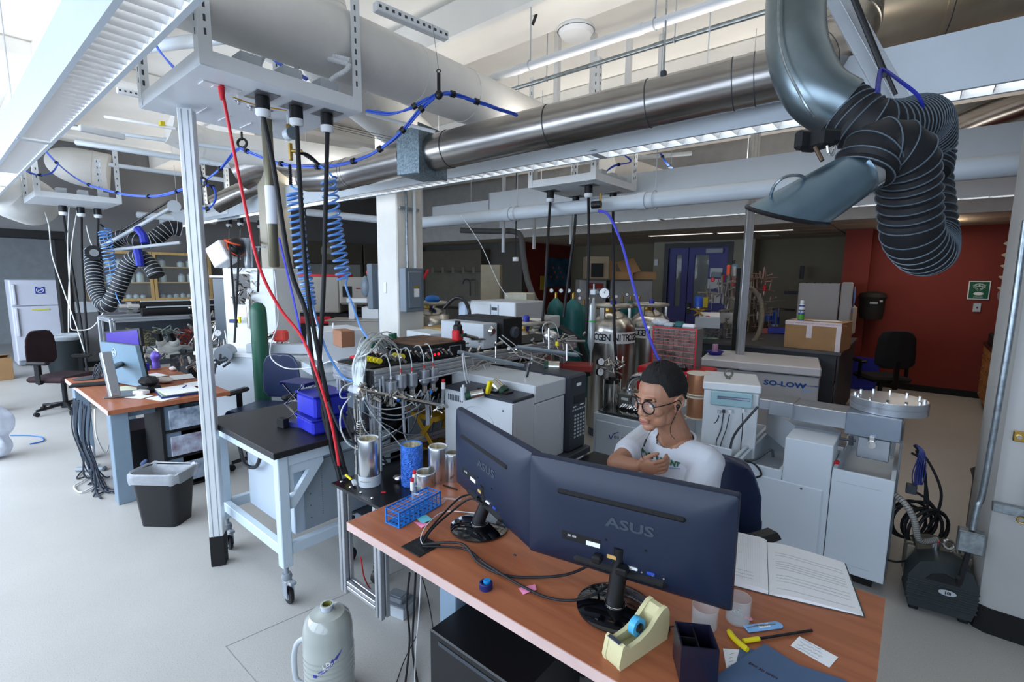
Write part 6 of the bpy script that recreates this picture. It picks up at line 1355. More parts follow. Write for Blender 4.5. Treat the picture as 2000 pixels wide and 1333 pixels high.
# coil of black cable on the spectrometer side
g=G()
for k in range(7):
    c_=P(1795,1025,y=YF+.32)+V((.02*k-.06,.05*sin(k),.0)); g.ring(c_,.10+.012*(k%3),.0085,(.5+.1*k,-1,.15*sin(k*2)),26,6)
for k,ps in enumerate((((1785,870),(1815,905),(1838,960),(1830,1005),(1812,1030)),((1790,880),(1805,930),(1812,985),(1800,1020)),((1785,960),(1815,980),(1840,1020),(1835,1060)),((1780,885),(1800,900),(1808,940),(1806,985)))):
    g.tube(spl([P(x,y,y=YF+.3) for x,y in ps],6),.0075,6)
one('coiled_power_cable','coils of black power cable hanging at the right side of the mass spectrometer','cable',g,rubber)
g=G()
for k in range(6): g.tube(spl([P(1788,868,y=YF+.28),P(1796+k*2,885,y=YF+.26),P(1782+k*5,925,y=YF+.27),P(1785+k*3,948,y=YF+.27),P(1790+k*2,915,y=YF+.28),P(1794,885,y=YF+.28)],5),.003,5)
one('blue_cable_bunch','bunch of thin dark blue cables tied above the black coil','cable',g,mat('dark blue cable','202e6e',.5))
one('adapter_box','small grey adapter box on the mass spectrometer side','box',G().box(P(1780,955,y=YF+.25),(.05,.05,.05),.004),dgrey)
one('blue_ball','dark corner waste bin lid behind the right pillar','bin',G().prism([(0,0),(.3,0),(.3,.46),(.24,.52),(.1,.52),(-.02,.42),(0,.4)],.3,Matrix(((1,0,0,.42),(0,0,1,4.35),(0,1,0,0),(0,0,0,1)))),mat('navy plastic bin','1c2030',.5))
# ================================================================ SEATED MAN
def remesh(g, vox, smooth=2, fn=None):
    me=bpy.data.meshes.new('r'); me.from_pydata(g.v,[],g.f); o=bpy.data.objects.new('r',me); COL.objects.link(o)
    m=o.modifiers.new('r','REMESH'); m.mode='VOXEL'; m.voxel_size=vox
    if smooth: s=o.modifiers.new('s','SMOOTH'); s.factor=.5; s.iterations=smooth
    out=bpy.data.meshes.new_from_object(o.evaluated_get(bpy.context.evaluated_depsgraph_get())); bpy.data.objects.remove(o)
    if fn:
        for v in out.vertices: v.co=fn(v.co.copy())
    out.polygons.foreach_set('use_smooth',[True]*len(out.polygons)); return out
def pmesh(par,name,me,m,label=None):
    me.name=name; me.materials.clear(); me.materials.append(m); o=bpy.data.objects.new(name,me); COL.objects.link(o); o.parent=par; return meta(o,label)
def cap(g,a,b,ra,rb,n=16):      # closed capsule
    a=V(a);b=V(b); d=(b-a).normalized(); pts=[a-d*ra*.95,a-d*ra*.6,a,a.lerp(b,.33),a.lerp(b,.66),b,b+d*rb*.6,b+d*rb*.95]
    g.tube(pts,[ra*.3,ra*.8,ra,ra+(rb-ra)*.33,ra+(rb-ra)*.66,rb,rb*.8,rb*.3],n); return g
hd=V((-.42,-.907,0)).normalized(); lf=V((-hd.y,hd.x,0)); UZ=V((0,0,1))
Nk=P(1322,850,d=2.03); Hc=P(1289,778,d=1.96)
seat=V((Nk.x,Nk.y,0))-hd*.16
man=T('person','man in white t-shirt, round black glasses and earphones, seated behind the two large monitors','person',(seat.x,seat.y,0))
skin=mat('warm skin','a5775e',.5,var=.08,sc=20); 
sb_=skin.node_tree.nodes['Principled BSDF']; sb_.inputs['Subsurface Weight'].default_value=.15; sb_.inputs['Subsurface Radius'].default_value=(.02,.008,.004); sb_.inputs['Subsurface Scale'].default_value=.5
Rh=MR(math.atan2(-.58,.815)+.0,3,'Z')     # head turned a little further than the chest
Rh=MR(radians(-20),3,'Z')@MR(radians(9),3,'X')@MR(radians(2),3,'Y')
hs=1.1
def hp(x,y,z): return Hc+Rh@V((x,y,z))*hs
body=G()
def hb(c,r): body.ball(hp(*c),tuple(a*hs for a in r),24,16,Rh)
hb((0,.014,.032),(.074,.094,.084)); hb((0,-.034,-.012),(.060,.055,.075)); hb((0,-.03,-.068),(.046,.046,.036)); hb((0,-.062,-.092),(.026,.02,.018))
for s in(-1,1):
    hb((s*.043,-.008,-.062),(.017,.032,.026)); hb((s*.040,-.056,-.022),(.022,.024,.02)); hb((s*.027,-.078,.024),(.026,.012,.008)); hb((s*.0115,-.090,-.034),(.009,.010,.008)); hb((s*.033,-.038,-.054),(.024,.029,.036))
    hb((s*.074,.006,-.006),(.007,.014,.026)); 
cap(body,hp(0,-.082,.014),hp(0,-.097,-.026),.008*hs,.011*hs); hb((0,-.097,-.030),(.0135,.011,.010)); hb((0,-.084,-.06),(.022,.012,.014))
cap(body,hp(0,.024,-.055),Nk-UZ*.03-hd*.01,.058,.062)
SL=Nk+lf*.165-UZ*.055; SR=Nk-lf*.17-UZ*.06
chest=Nk-UZ*.2-hd*.01; pel=V((seat.x,seat.y,.52))
cap(body,SL,SR,.055,.055); body.ball(chest,(.15,.095,.17),24,14,MR(math.atan2(lf.y,lf.x),3,'Z')); cap(body,chest,pel,.12,.13,24)
ER=P(1203,905,d=1.98); HR=P(1254,911,d=1.91)
EL=SL+hd*.1-UZ*.25+lf*.04; HL=EL+hd*.2-lf*.12+UZ*.0
cap(body,SR,ER,.047,.038); cap(body,SL,EL,.047,.038); cap(body,ER,ER.lerp(HR,.78),.037,.026); cap(body,EL,HL,.037,.026)
def hand(w,dirv,side,up,curl=.9):      # w wrist, dirv along the palm, side towards the thumb, up = back of hand
    d=dirv.normalized(); sd=(side-d*side.dot(d)).normalized(); u_=d.cross(sd); u_=u_ if u_.dot(up)>0 else -u_
    body.ball(w+d*.045,(.046,.036,.014),16,10,Matrix((d,sd,u_)).transposed())
    for k,(o,L) in enumerate(((.026,.068),(.009,.075),(-.009,.07),(-.026,.056))):
        p=w+d*.08+sd*o*.95; a=0; r=.0082-.0004*k
        for j,f in enumerate((.45,.3,.25)):
            a+=curl*(.55,.75,.5)[j]; dd=d*cos(a)-u_*sin(a); q=p+dd*L*f; cap(body,p,q,r,r*.92,10); p=q
    p=w+d*.03+sd*.03; q=p+(d*.85+sd*.35-u_*.35).normalized()*.035; cap(body,p,q,.011,.0095,10); r_=q+(d*.9+sd*.1-u_*.6).normalized()*.03; cap(body,q,r_,.0095,.008,10)
dR=(HR-ER).normalized(); hand(ER.lerp(HR,.8),dR,UZ*.8+hd*.3,hd,1.0)
dL=(HL-EL).normalized(); hand(HL,dL,-lf+UZ*.2,UZ,.5)
ce=[hp(s*.031,-.083,.002) for s in(-1,1)]; fy=Rh@V((0,1,0))
I=MT(-man.location)
def sculpt(v):
    for c_ in ce:
        d2=(v-c_).length_squared; v=v+fy*.0085*math.exp(-d2/(2*.0115**2))
    d2=(v-hp(0,-.098,-.048)).length_squared; v=v+fy*.003*math.exp(-d2/(2*.006**2))
    d2=(v-hp(0,-.094,-.0745)).length_squared; v=v+fy*.0035*math.exp(-d2/(2*.008**2))
    return v
bm_=remesh(body,.0034,3,sculpt); bm_.transform(I); pmesh(man,'body',bm_,skin)
# eyes, brows, lips
for s in(-1,1):
    c_=hp(s*.031,-.071,.002); e=pt(man,'eye',G().ball(c_,.0118*hs,16,12),mat('eye white','c9c4be',.2),W=1)
    gz_=(Rh@V((-.35,-1,-.12))).normalized(); pt(e,'iris',G().ball(c_+gz_*.0072,(.0056,.0056,.0056),12,8),mat('dark iris','150d09',.1),W=1)
    pt(man,'eyelid',G().tube(spl([hp(s*.031-.014,-.080,.003),hp(s*.031-.006,-.0845,.0095),hp(s*.031+.006,-.0845,.0095),hp(s*.031+.014,-.080,.003)],5),.0024,8),skin,W=1)
    pt(man,'eyebrow',G().tube(spl([hp(s*.012,-.0905,.021),hp(s*.025,-.092,.026),hp(s*.04,-.085,.027),hp(s*.052,-.073,.02)],5),[.0022]*4+[.0034]*8+[.0024]*3+[.0012],8),mat('black hair','0d0b0b',.75,var=.2,sc=80,bump=.4,bsc=300),W=1)
lip=mat('lip skin','9c5c52',.45,var=.05)
pt(man,'lips',G().tube(spl([hp(-.023,-.083,-.0625),hp(-.012,-.093,-.0595),hp(0,-.0955,-.0605),hp(.012,-.093,-.0595),hp(.023,-.083,-.0625)],5),[.001]+[.0028]*6+[.0036]*7+[.0028]*6+[.001],8).tube(spl([hp(-.021,-.083,-.0645),hp(-.01,-.092,-.0685),hp(0,-.0945,-.07),hp(.01,-.092,-.0685),hp(.021,-.083,-.0645)],5),[.001]+[.0032]*6+[.0046]*7+[.0032]*6+[.001],8),lip,W=1)
for s in(-1,1):
    pt(man,'ear',G().ball(hp(s*.0775,.008,-.004),(.0035,.013,.024),14,10,Rh).tube(spl([hp(s*.077,-.008,.008),hp(s*.084,-.003,.022),hp(s*.087,.012,.026),hp(s*.088,.024,.014),hp(s*.086,.022,-.006),hp(s*.082,.012,-.02),hp(s*.078,.002,-.031),hp(s*.075,-.006,-.024)],5),.0042,8).ball(hp(s*.079,-.004,-.006),(.004,.004,.007),8,6,Rh),skin,W=1)
# hair: tapered cap with hairline
g=G(); n,m=56,18; vs=[];fs=[]
hairm=mat('black hair','0d0b0b',.75,var=.2,sc=80,bump=.4,bsc=300)
for j in range(n):
    a=2*pi*j/n; fr=cos(a)          # a=0 faces front (-y)
    if fr>.7: tm=radians(57)+radians(8)*(1-fr)
    elif fr>.45: tm=radians(59)+radians(35)*((.7-fr)/.25)**1.5
    elif fr>-.25: tm=radians(94)
    else: tm=radians(92)+radians(34)*min(1,(-fr-.25)/.35)
    for i in range(m+1):
        th=tm*i/m; eg=(i/m)**3; tk=1.0+.075*(1-eg); top=max(0,cos(th))**2
        r_=V((.0755,.0955,.086)); x=r_.x*sin(th)*sin(a); y=-r_.y*sin(th)*cos(a); z=r_.z*cos(th)
        p=V((x,y,z))*(tk if i<m else 1.002); p.z+=.014*top*(1-eg); p.y-=.012*top*max(0,fr)
        q=.0014*sin(13*a)*sin(9*th)+.0012*sin(31*a+5*th)+.0008*sin(47*a-17*th)+.0016*(RN()-.5); p*=1+q*8
        vs.append(hp(*(p+V((0,.014,.032)))))
for j in range(n):
    for i in range(m): a=j*(m+1)+i; b=((j+1)%n)*(m+1)+i; fs.append((a,a+1,b+1,b))
g.add(vs,fs)
pt(man,'hair',g,hairm,W=1)
fade=mat('shaved hair fade','3a2a24',.8,var=.2,sc=90)
for s in(): pt(man,'sideburn',G().ball(hp(s*.067,-.012,.022),(.011,.02,.03),12,10,Rh),hairm if 0 else fade,W=1)
# glasses
gm=mat('black glasses frame','141012',.25)
gl_=T; rim=G()
for s in(-1,1): rim.ring(hp(s*.0335,-.0985+.004*1,-.001),.026,.0029,Rh@V((s*.22,-1,0)),30,8)
rim.tube(spl([hp(-.011,-.1,.006),hp(0,-.103,.009),hp(.011,-.1,.006)],4),.0022,8)
for s in(-1,1): rim.tube(spl([hp(s*.057,-.09,.006),hp(s*.07,-.075,.009),hp(s*.08,-.03,.01),hp(s*.082,.004,.012),hp(s*.08,.022,-.006)],5),.0021,8)
go=pt(man,'glasses',rim,gm,W=1)
for s in(-1,1): pt(go,'lens',G().lathe([(0,0),(.0245,0)],hp(s*.0335,-.0945,-.001),24,Rh@V((s*.22,-1,0))),mat('spectacle lens','dfe6ea',.03,alpha=.05,var=0),W=1)
# earphones
eb=mat('earphone rubber','0c0c0d',.4)
t_=pt(man,'earphone',G().ball(hp(.085,-.003,-.008),(.008,.008,.009),12,8).cyl(hp(.083,-.004,-.008),hp(.09,-.01,-.02),.003,n=8),eb,W=1)
# shirt: torso and short sleeves, then letters projected onto it
sh=G(); RL=MR(math.atan2(lf.y,lf.x),3,'Z')
cap(sh,SL-UZ*.004-lf*.0,SR-UZ*.004,.066,.066); sh.ball(chest+UZ*.02,(.172,.118,.2),28,16,RL); cap(sh,chest-UZ*.05,pel+UZ*.02,.135,.15,28)
cap(sh,Nk-UZ*.05,Nk-UZ*.075,.085,.1,24)
cap(sh,SR,SR.lerp(ER,.62),.06,.062); cap(sh,SL,SL.lerp(EL,.68),.062,.066)
wr=random.Random(2)
def folds(v):
    w_=.0028*sin(38*(v.z+.6*v.x))*sin(17*v.x+9*v.z)+.002*sin(70*(v.z-.4*v.y)); n_=(v-chest); n_.z=0; return v+(n_.normalized() if n_.length>1e-5 else n_)*w_
sm=remesh(sh,.006,4,folds)
# open the neck
import bmesh
b=bmesh.new(); b.from_mesh(sm); col_c=Nk+hd*.012-UZ*.005
nn=(UZ-hd*-.35).normalized()
dl=[v for v in b.verts if (v.co-(Nk-UZ*.02)).dot((UZ+hd*.45).normalized())>.0 and (V((v.co.x,v.co.y,0))-V((Nk.x,Nk.y,0))).length<.08]
bmesh.ops.delete(b,geom=dl,context='VERTS'); b.to_mesh(sm); b.free()
from mathutils.bvhtree import BVHTree
bvh=BVHTree.FromPolygons([v.co for v in sm.vertices],[tuple(p.vertices) for p in sm.polygons])
cl=mat('white cotton','c2c6cd',.85,var=.04,bump=.25,bsc=14)
sm.transform(I); pmesh(man,'t_shirt',sm,cl)
# collar ring
cr=[]
for k in range(28):
    a=2*pi*k/28; rr_=V((cos(a)*.078,sin(a)*.068,0)); p=Nk+RL@V((rr_.x,rr_.y,0)); dz=-(p-Nk).dot(hd)*.42-.022; p.z=Nk.z+dz; cr.append(p)
pt(man,'collar',G().tube(cr,.0055,8,closed=True),cl,W=1)
dgreen=mat('dark green print','175a3e',.6)
for ch,px,py,sz in (('B',1254,880,.03),('I',1259,884,.02),('G',1265,889,.034),('S',1275,893,.028),('E',1285,897,.03),('V',1295,900,.03),('E',1305,903,.03),('N',1315,906,.03),('T',1324,908,.026)):
    r_=RAY(px,py).normalized(); h_=bvh.ray_cast(V((0,0,H)),r_)
    if h_[0] is None: continue
    nr=h_[1] if h_[1].dot(r_)<0 else -h_[1]; x_=(-lf*-1); x_=(lf-nr*lf.dot(nr)).normalized(); z_=nr; y_=z_.cross(x_)
    o_=h_[0]+nr*.0035; Mx_=Matrix(((x_.x,y_.x,z_.x,o_.x),(x_.y,y_.y,z_.y,o_.y),(x_.z,y_.z,z_.z,o_.z),(0,0,0,1)))
    text(man,ch,sz,Mx_,dgreen,'print_letter',W=1,bold=.0012)
dn=[]
for px in range(1262,1330,6):
    r_=RAY(px,908+(px-1262)*.12).normalized(); h_=bvh.ray_cast(V((0,0,H)),r_)
    if h_[0] is not None: dn.append(h_[0]-r_*.004)
if len(dn)>3: pt(man,'print_line',G().tube(spl(dn,4),.0022,5),mat('pale blue print','7f9ec4',.6),W=1)
# trousers and shoes
tr=G(); 
for s in(-1,1):
    hip=pel+lf*.09*s; kn=hip+hd*.4+lf*.05*s-UZ*.02; an=V((kn.x,kn.y,.1))-hd*.05
    cap(tr,hip,kn,.085,.06); cap(tr,kn,an,.058,.042); 
    pt(man,'shoe',G().box(an+hd*.06+V((0,0,-.055)),(.1,.26,.085),.03,RL),black,W=1)
trm=remesh(tr,.012,3); trm.transform(I); pmesh(man,'trousers',trm,mat('dark denim','232a3a',.8,var=.1,sc=30))
# earphone wires
ew=[hp(.087,-.006,-.02),P(1311,830,d=1.93),P(1310,848,d=1.91),P(1318,858,d=1.92)]
pt(man,'earphone_wire',G().tube(spl(ew,6),.0013,6),eb,W=1)
w2=[P(1274,838,d=1.86),P(1267,850,d=1.86),P(1258,868,d=1.87),P(1253,885,d=1.88),P(1256,898,d=1.88)]
pt(man,'earphone_wire',G().tube(spl(w2,6),.0013,6).cyl(P(1262,858,d=1.865),P(1257,872,d=1.868),.004,n=8),eb,W=1)
# chair
ch=T('office_chair','navy vinyl office chair the man sits on, its back and black armrest showing','chair',(seat.x-lf.x*.02,seat.y-lf.y*.02,0),math.atan2(lf.y,lf.x))
def chair_parts(t,vin=navyv,dk_=black,hback=.86,bw=.22,seatz=.44,arms=True,back_y=.27,bh0=.55,az=0):
    pt(t,'seat',G().box((0,0,seatz),(.5,.48,.07),.03),vin)
    rings=[]
    for k,(z,wd) in enumerate(((bh0,.17),(bh0+.05,bw*.97),(bh0+.17,bw),(hback-.1,bw*.93),(hback-.03,bw*.75),(hback,bw*.5))):
        rings.append([(x*wd*1.0,back_y+.03*abs(x)**2*-1.4+th,z) for x,th in ((-1,0),(-.6,-.02),(0,-.028),(.6,-.02),(1,0),(.6,.03),(0,.035),(-.6,.03))])
    nr_=8; vs_=[p for r in rings for p in r]; f_=[tuple(range(8))[::-1],tuple(range(40,48))]
    for i in range(5):
        for j in range(8): f_.append((i*8+j,i*8+(j+1)%8,(i+1)*8+(j+1)%8,(i+1)*8+j))
    me=remesh(G().add(vs_,f_),.012,3); pmesh(t,'backrest',me,vin)
    pt(t,'back_bracket',G().box((0,back_y+.03,(bh0+seatz)/2),(.06,.02,bh0-seatz+.22),.004).box((0,.14,seatz-.04),(.07,.3,.02),.004),dk_)
    if arms:
        for s in(-1,1):
            pt(t,'armrest',G().box((s*.29,-.0,.66+az),(.08,.26,.04),.019),dk_); pt(t,'arm_support',G().box((s*.29,.02,.54+az/2),(.02,.06,.22+az),.004).box((s*.25,.02,seatz-.02),(.1,.06,.02),.004),dk_)
    pt(t,'gas_column',G().cyl((0,0,.1),(0,0,seatz-.03),.027,n=14),dk_)
    st=pt(t,'star_base',G().lathe([(0,.05),(.05,.05),(.045,.12),(0,.125)],n=14),dk_)
    for k in range(5):
        a=2*pi*k/5+.3; e=V((cos(a)*.3,sin(a)*.3,.07)); pt(t,'base_leg',G().tube([(cos(a)*.03,sin(a)*.03,.1),e],[.022,.016],8),dk_)
        pt(t,'castor',G().cyl(e+V((-sin(a)*.02,cos(a)*.02,-.042)),e-V((-sin(a)*.02,cos(a)*.02,.042)),.026,n=14),black)
chair_parts(ch,hback=.93,bh0=.5,bw=.2,back_y=.22,az=.07)
# ================================================================ HANGING CABLES, HOSES
pp=[P(512,187,z=ZP),P(578,207,z=ZP),P(638,221,z=ZP)]
def dn(q,dz): return V((q.x,q.y,q.z-dz))
cords=(('thick black power cord from the leftmost plug down to the rack',[dn(pp[0],.1),P(535,330,d=2.55),P(566,520,d=2.6),P(597,610,d=2.65),P(612,720,d=2.65),P(636,800,d=2.65),P(648,880,d=2.65),P(662,930,d=2.6),P(672,1010,d=2.6)]),
('thick black power cord from the middle plug down to the rack',[dn(pp[1],.1),P(588,400,d=2.62),P(600,560,d=2.66),P(620,680,d=2.68),P(645,800,d=2.68),P(668,900,d=2.66),P(676,925,d=2.6)]),
('thick black power cord from the rightmost plug down to the rack',[dn(pp[2],.1),P(636,400,d=2.7),P(632,560,d=2.7),P(624,730,d=2.7),P(636,830,d=2.7),P(664,900,d=2.68),P(672,925,d=2.6)]))
for k,(l,ps) in enumerate(cords): pt(plg[k],'cord',G().tube(spl(ps,10),.0125,10),rubber,W=1)
rcd=T('red_network_cable','long red cord with red plug hanging from the large service panel down to the rack','cord',tuple(P(433,180,z=ZP-.03)))
pt(rcd,'cord',G().tube(spl([P(433,172,z=ZP),P(448,250,d=2.45),P(478,400,d=2.5),P(506,520,d=2.55),P(545,600,d=2.6),P(590,660,d=2.62),P(622,740,d=2.62),P(648,830,d=2.62),P(662,910,d=2.6)],7),.008,10),mat('red cord rubber','d2202e',.45),W=1)
q=P(433,180,z=ZP-.03); pt(rcd,'plug_body',G().lathe([(0,-.035),(.009,-.035),(.014,0),(.014,.03),(0,.03)],q,12),mat('red cord rubber','d2202e',.45),W=1)
def coil(label,line,r0,r1,turns,tail,d,head):
    sp=spl([P(x,y,d=d) for x,y in line],20); n=len(sp); pts=[]; N=turns*14
    for i in range(N+1):
        f=i/N; k=f*(n-1); j=min(n-2,int(k)); c_=sp[j].lerp(sp[j+1],k-j); a=2*pi*turns*f; r=r0+(r1-r0)*f; pts.append(c_+V((cos(a)*r,sin(a)*r,0))+V((0,0,.32*r*cos(a-.8))))
    pts=spl([P(x,y,d=d) for x,y in head]+[pts[0]],4)[:-1]+pts+spl([pts[-1]]+[P(x,y,d=dd) for x,y,dd in tail],5)[1:]
    t=T('coiled_air_hose',label,'hose',tuple(pts[len(pts)//2])); pt(t,'coil_tube',G().tube(pts,.0066,7),tubeb,W=1)
    for hp_ in head[:1]:
        h0=P(*head[0],d=d); h1=P(*head[1],d=d); 
        pt(t,'spring_guard',G().tube([h0.lerp(h1,i/20) for i in range(21)],[.011 if i%2 else .007 for i in range(21)],8),black,W=1)
    return t
coil('coiled blue air hose left of the third black cord, nearer the post',[(575,375),(580,430),(588,500),(600,560),(606,600)],.042,.03,22,[(622,640,2.75),(640,690,2.7),(668,735,2.7),(690,745,2.6)],2.8,[(566,322),(568,362)])
coil('coiled blue air hose between the second and third black cords, nearer the pillar',[(642,350),(650,420),(660,480),(672,545)],.045,.04,16,[(676,560,2.9),(690,600,2.9),(705,640,2.8),(722,665,2.75)],2.95,[(592,300),(624,322)])
fc=T('gas_filter_tube','tall brass-grey gas filter tube with paper label hanging below the large panel','filter',tuple(P(535,522,d=2.95)))
pt(fc,'tube_body',G().lathe([(0,0),(.026,0),(.03,.006),(.03,.86),(.024,.875),(0,.88)],P(536,522,d=2.95),24),mat('brass-grey tube','77725e',.35,.6,var=.08),W=1)
c_=P(536,522,d=2.95); c_.z=P(530,400,d=2.95).z; pt(fc,'paper_label',G().lathe([(.0305,-.12),(.0305,.1)],c_,24),paper,W=1); pt(fc,'label_stripe',G().lathe([(.0308,-.09),(.0308,.06)],c_,8,a0=radians(-150),a1=radians(-110)),mat('lime stripe','cfe04a',.6),W=1)
pt(fc,'cap_rod',G().cyl((c_.x,c_.y,c_.z+.3),(c_.x,c_.y,ZP),.006,n=8),chrome,W=1)
c_=P(566,262,d=2.7); t=T('gas_valve','grey round gas regulator with brass fittings under the middle plug','valve',tuple(c_)); pt(t,'valve_body',G().cyl(c_+V((-.03,0,0)),c_+V((.02,.0,0)),.03,n=18).cyl(c_+V((0,0,.03)),c_+V((0,0,.1)),.013,n=12),lgrey,W=1); pt(t,'brass_fitting',G().cyl(c_+V((0,0,-.05)),c_+V((0,0,-.14)),.011,n=8).cyl(c_+V((0,0,.03)),c_+V((0,0,.05)),.018,n=6).cyl(c_+V((0,0,-.09)),c_+V((.05,.04,-.09)),.009,n=8),brass,W=1); pt(t,'hand_wheel',G().cyl(c_+V((.025,-.0,0)),c_+V((.035,-.0,0)),.034,n=18),mat('grey glass knob','6f7d84',.3),W=1)
cable('black_hose','short ribbed black hose beside the gas regulator','hose',[P(578,300,d=2.8),P(600,302,d=2.85),P(624,322,d=2.95)],.009,black,8)
cable('yellow_tube','thin yellow tube along the underside of the large panel','tube',[P(455,190,z=ZP-.02),P(500,205,z=ZP-.02),P(560,216,z=ZP-.02)],.0035,mat('amber tube','d8a02c',.4),6)
for i,(a,ps) in enumerate((((1075,373),[(1070,470),(1064,580),(1056,650)]),((1125,384),[(1122,450),(1108,560),(1101,620)]),((1150,362),[(1150,470),(1147,600),(1143,660)]),((1198,377),[(1198,480),(1199,620),(1206,745)]))):
    q=P(*a,z=ZP); pt(plg[3+i],'cord',G().tube(spl([dn(q,.11)]+[P(x,y,d=4.6) for x,y in ps],7),.014,8),rubber,W=1)
q=P(1163,400,d=4.6); t=T('gas_valve','small black gas regulator under the middle service panel','valve',tuple(q)); pt(t,'valve_body',G().cyl(q+V((-.04,0,0)),q+V((.05,.02,0)),.035,n=14),black,W=1); pt(t,'brass_fitting',G().cyl(q+V((.04,.02,.0)),q+V((.04,.02,.1)),.012,n=8).cyl(q+V((.04,.02,-.07)),q+V((.04,.02,0)),.012,n=8),brass,W=1)
cable('violet_hose','long violet-blue hose from the middle service panel to behind the man','hose',[P(1168,412,d=4.6),P(1188,420,d=4.55),P(1212,470,d=4.5),P(1232,540,d=4.4),P(1255,620,d=4.3),P(1278,685,d=4.2),P(1294,716,d=4.15)],.0125,violet,8)
for i,(a,ps) in enumerate((((122,402),[(133,480),(150,580),(166,690),(172,740)]),((157,405),[(160,500),(166,600),(172,690)]),((190,408),[(191,480),(192,570),(194,640)]))):
    q=P(*a,z=ZP); pt(plg[7+i],'cord',G().tube(spl([dn(q,.12)]+[P(x,y,d=7) for x,y in ps],7),.016,7),rubber,W=1)
for i,ps in enumerate((((82,402),(95,440),(102,500),(125,570),(150,640),(165,688)),((135,404),(132,480),(136,560),(138,640)),((152,404),(140,480),(134,580),(134,650)),((168,440),(180,480),(205,505),(213,515),(220,590)),((208,600),(180,640),(145,645),(138,640)))):
    cable('white_cable','white cord hanging below the far left service panel, '+('leftmost, sagging to the desk','straight one','second straight one','one swinging right to the exhaust hose','one sagging low to the right')[i],'cord',[P(x,y,d=6.9) for x,y in ps],.007,wcord,6)
coil('small coiled blue hose left of the post by the wall exhaust arm',[(204,450),(212,500),(222,555)],.07,.06,16,[(228,580,6.5),(240,602,6.4)],6.6,[(196,438),(203,445)])
for i,(a,ps) in enumerate((((447,428),[(449,480),(455,560),(462,640)]),((469,425),[(466,500),(462,600),(458,670)]),((508,431),[(506,500),(504,570)]))):
    q=P(*a,z=ZP); pt(plg[10+i],'cord',G().tube(spl([dn(q,.12)]+[P(x,y,d=5.4) for x,y in ps],7),.012,7),rubber,W=1)
cable('white_cable','white cord falling from the tall filter tube past the white tower and the blue chair','cord',[P(536,530,d=2.95),P(541,580,d=3),P(543,630,d=3.1),P(530,670,d=3.2),P(530,700,d=3.2),P(560,720,d=3.1),P(610,718,d=3),P(655,706,d=2.8),P(672,745,d=2.7)],.004,wcord,6)
cable('violet_hose','violet hose behind the black cords above the white boxes','hose',[P(545,465,d=4.5),P(572,580,d=4.4),P(585,640,d=4.3),P(592,670,d=4.2)],.01,violet)
cable('thin_wire','thin pale wire falling from the strip lamp to the white instrument','wire',[P(900,420,d=4.8),P(940,480,d=5),P(972,550,d=5.2),P(992,582,d=5.3)],.004,wcord,5)
# grey disconnect box on the pillar with its conduits
q=P(808,565,x=pb.x+.06); bx0,bx1=P(790,565,x=pb.x+.0).y,P(831,565,x=pb.x+.0).y
za=P(808,524,x=pb.x+.03).z; zb_=P(808,608,x=pb.x+.03).z
t=T('disconnect_switch','grey steel disconnect switch box with red lever on the white pillar','switch box',(pb.x+.06,(bx0+bx1)/2,zb_)); dgb=mat('slate grey box enamel','6c7883',.4,var=.04)
by0=pb.y+.02; by1=by0+.25
pt(t,'box',G().bb((pb.x+.001,by0,zb_),(pb.x+.11,by1,za),.006),dgb,W=1); pt(t,'raised_door',G().bb((pb.x+.111,by0+.03,zb_+.04),(pb.x+.125,by1-.04,za-.04),.012),dgb,W=1); pt(t,'warning_label',G().bb((pb.x+.1255,by0+.1,zb_+.16),(pb.x+.127,by0+.17,zb_+.25)),paper,W=1); pt(t,'yellow_label',G().bb((pb.x+.1255,by0+.1,zb_+.255),(pb.x+.127,by0+.17,zb_+.28)),mat('dark yellow print','8a7a28',.6),W=1)
pt(t,'red_lever',G().box((pb.x+.08,by1+.05,za-.07),(.03,.03,.13),.006,MR(-.6,3,'X')),red,W=1)
for i,dy in enumerate((.09,.2)): one('pillar_conduit','galvanised conduit running up the white pillar above the switch box, '+('left','right')[i],'conduit',G().cyl((pb.x+.03,by0+dy,za),(pb.x+.03,by0+dy,3.2),.014+.004*i,n=10),galv if i==0 else powder)
one('unistrut_clip','short strut clip holding the two conduits on the white pillar','clip',G().box((pb.x+.015,by0+.14,P(808,410,x=pb.x).z),(.03,.26,.03),.003),galv)
c_=P(735,560,y=pb.y+.3); t=T('disconnect_switch','second blue-grey switch box with red lever behind the left side of the white pillar','switch box',tuple(c_)); pt(t,'box',G().box(c_,(.1,.2,.55),.01).box(c_+V((.1,0,-.5)),(.1,.04,1.4),.004),dgb,W=1); pt(t,'red_lever',G().box(c_+V((-.16,0,.14)),(.03,.03,.12),.006,MR(-.5,3,'Y')),red,W=1); pt(t,'rounded_housing',G().ball(c_+V((-.08,-.1,.0)),(.07,.05,.13),14,10),dgb,W=1)  # tall second block is an added mount towards the pillar
one('light_switch','small white plate on the lower part of the pillar','switch plate',G().box((P(752,562,y=pb.y).x,pb.y-.004,P(752,562,y=pb.y).z),(.06,.008,.12),.003),powder)
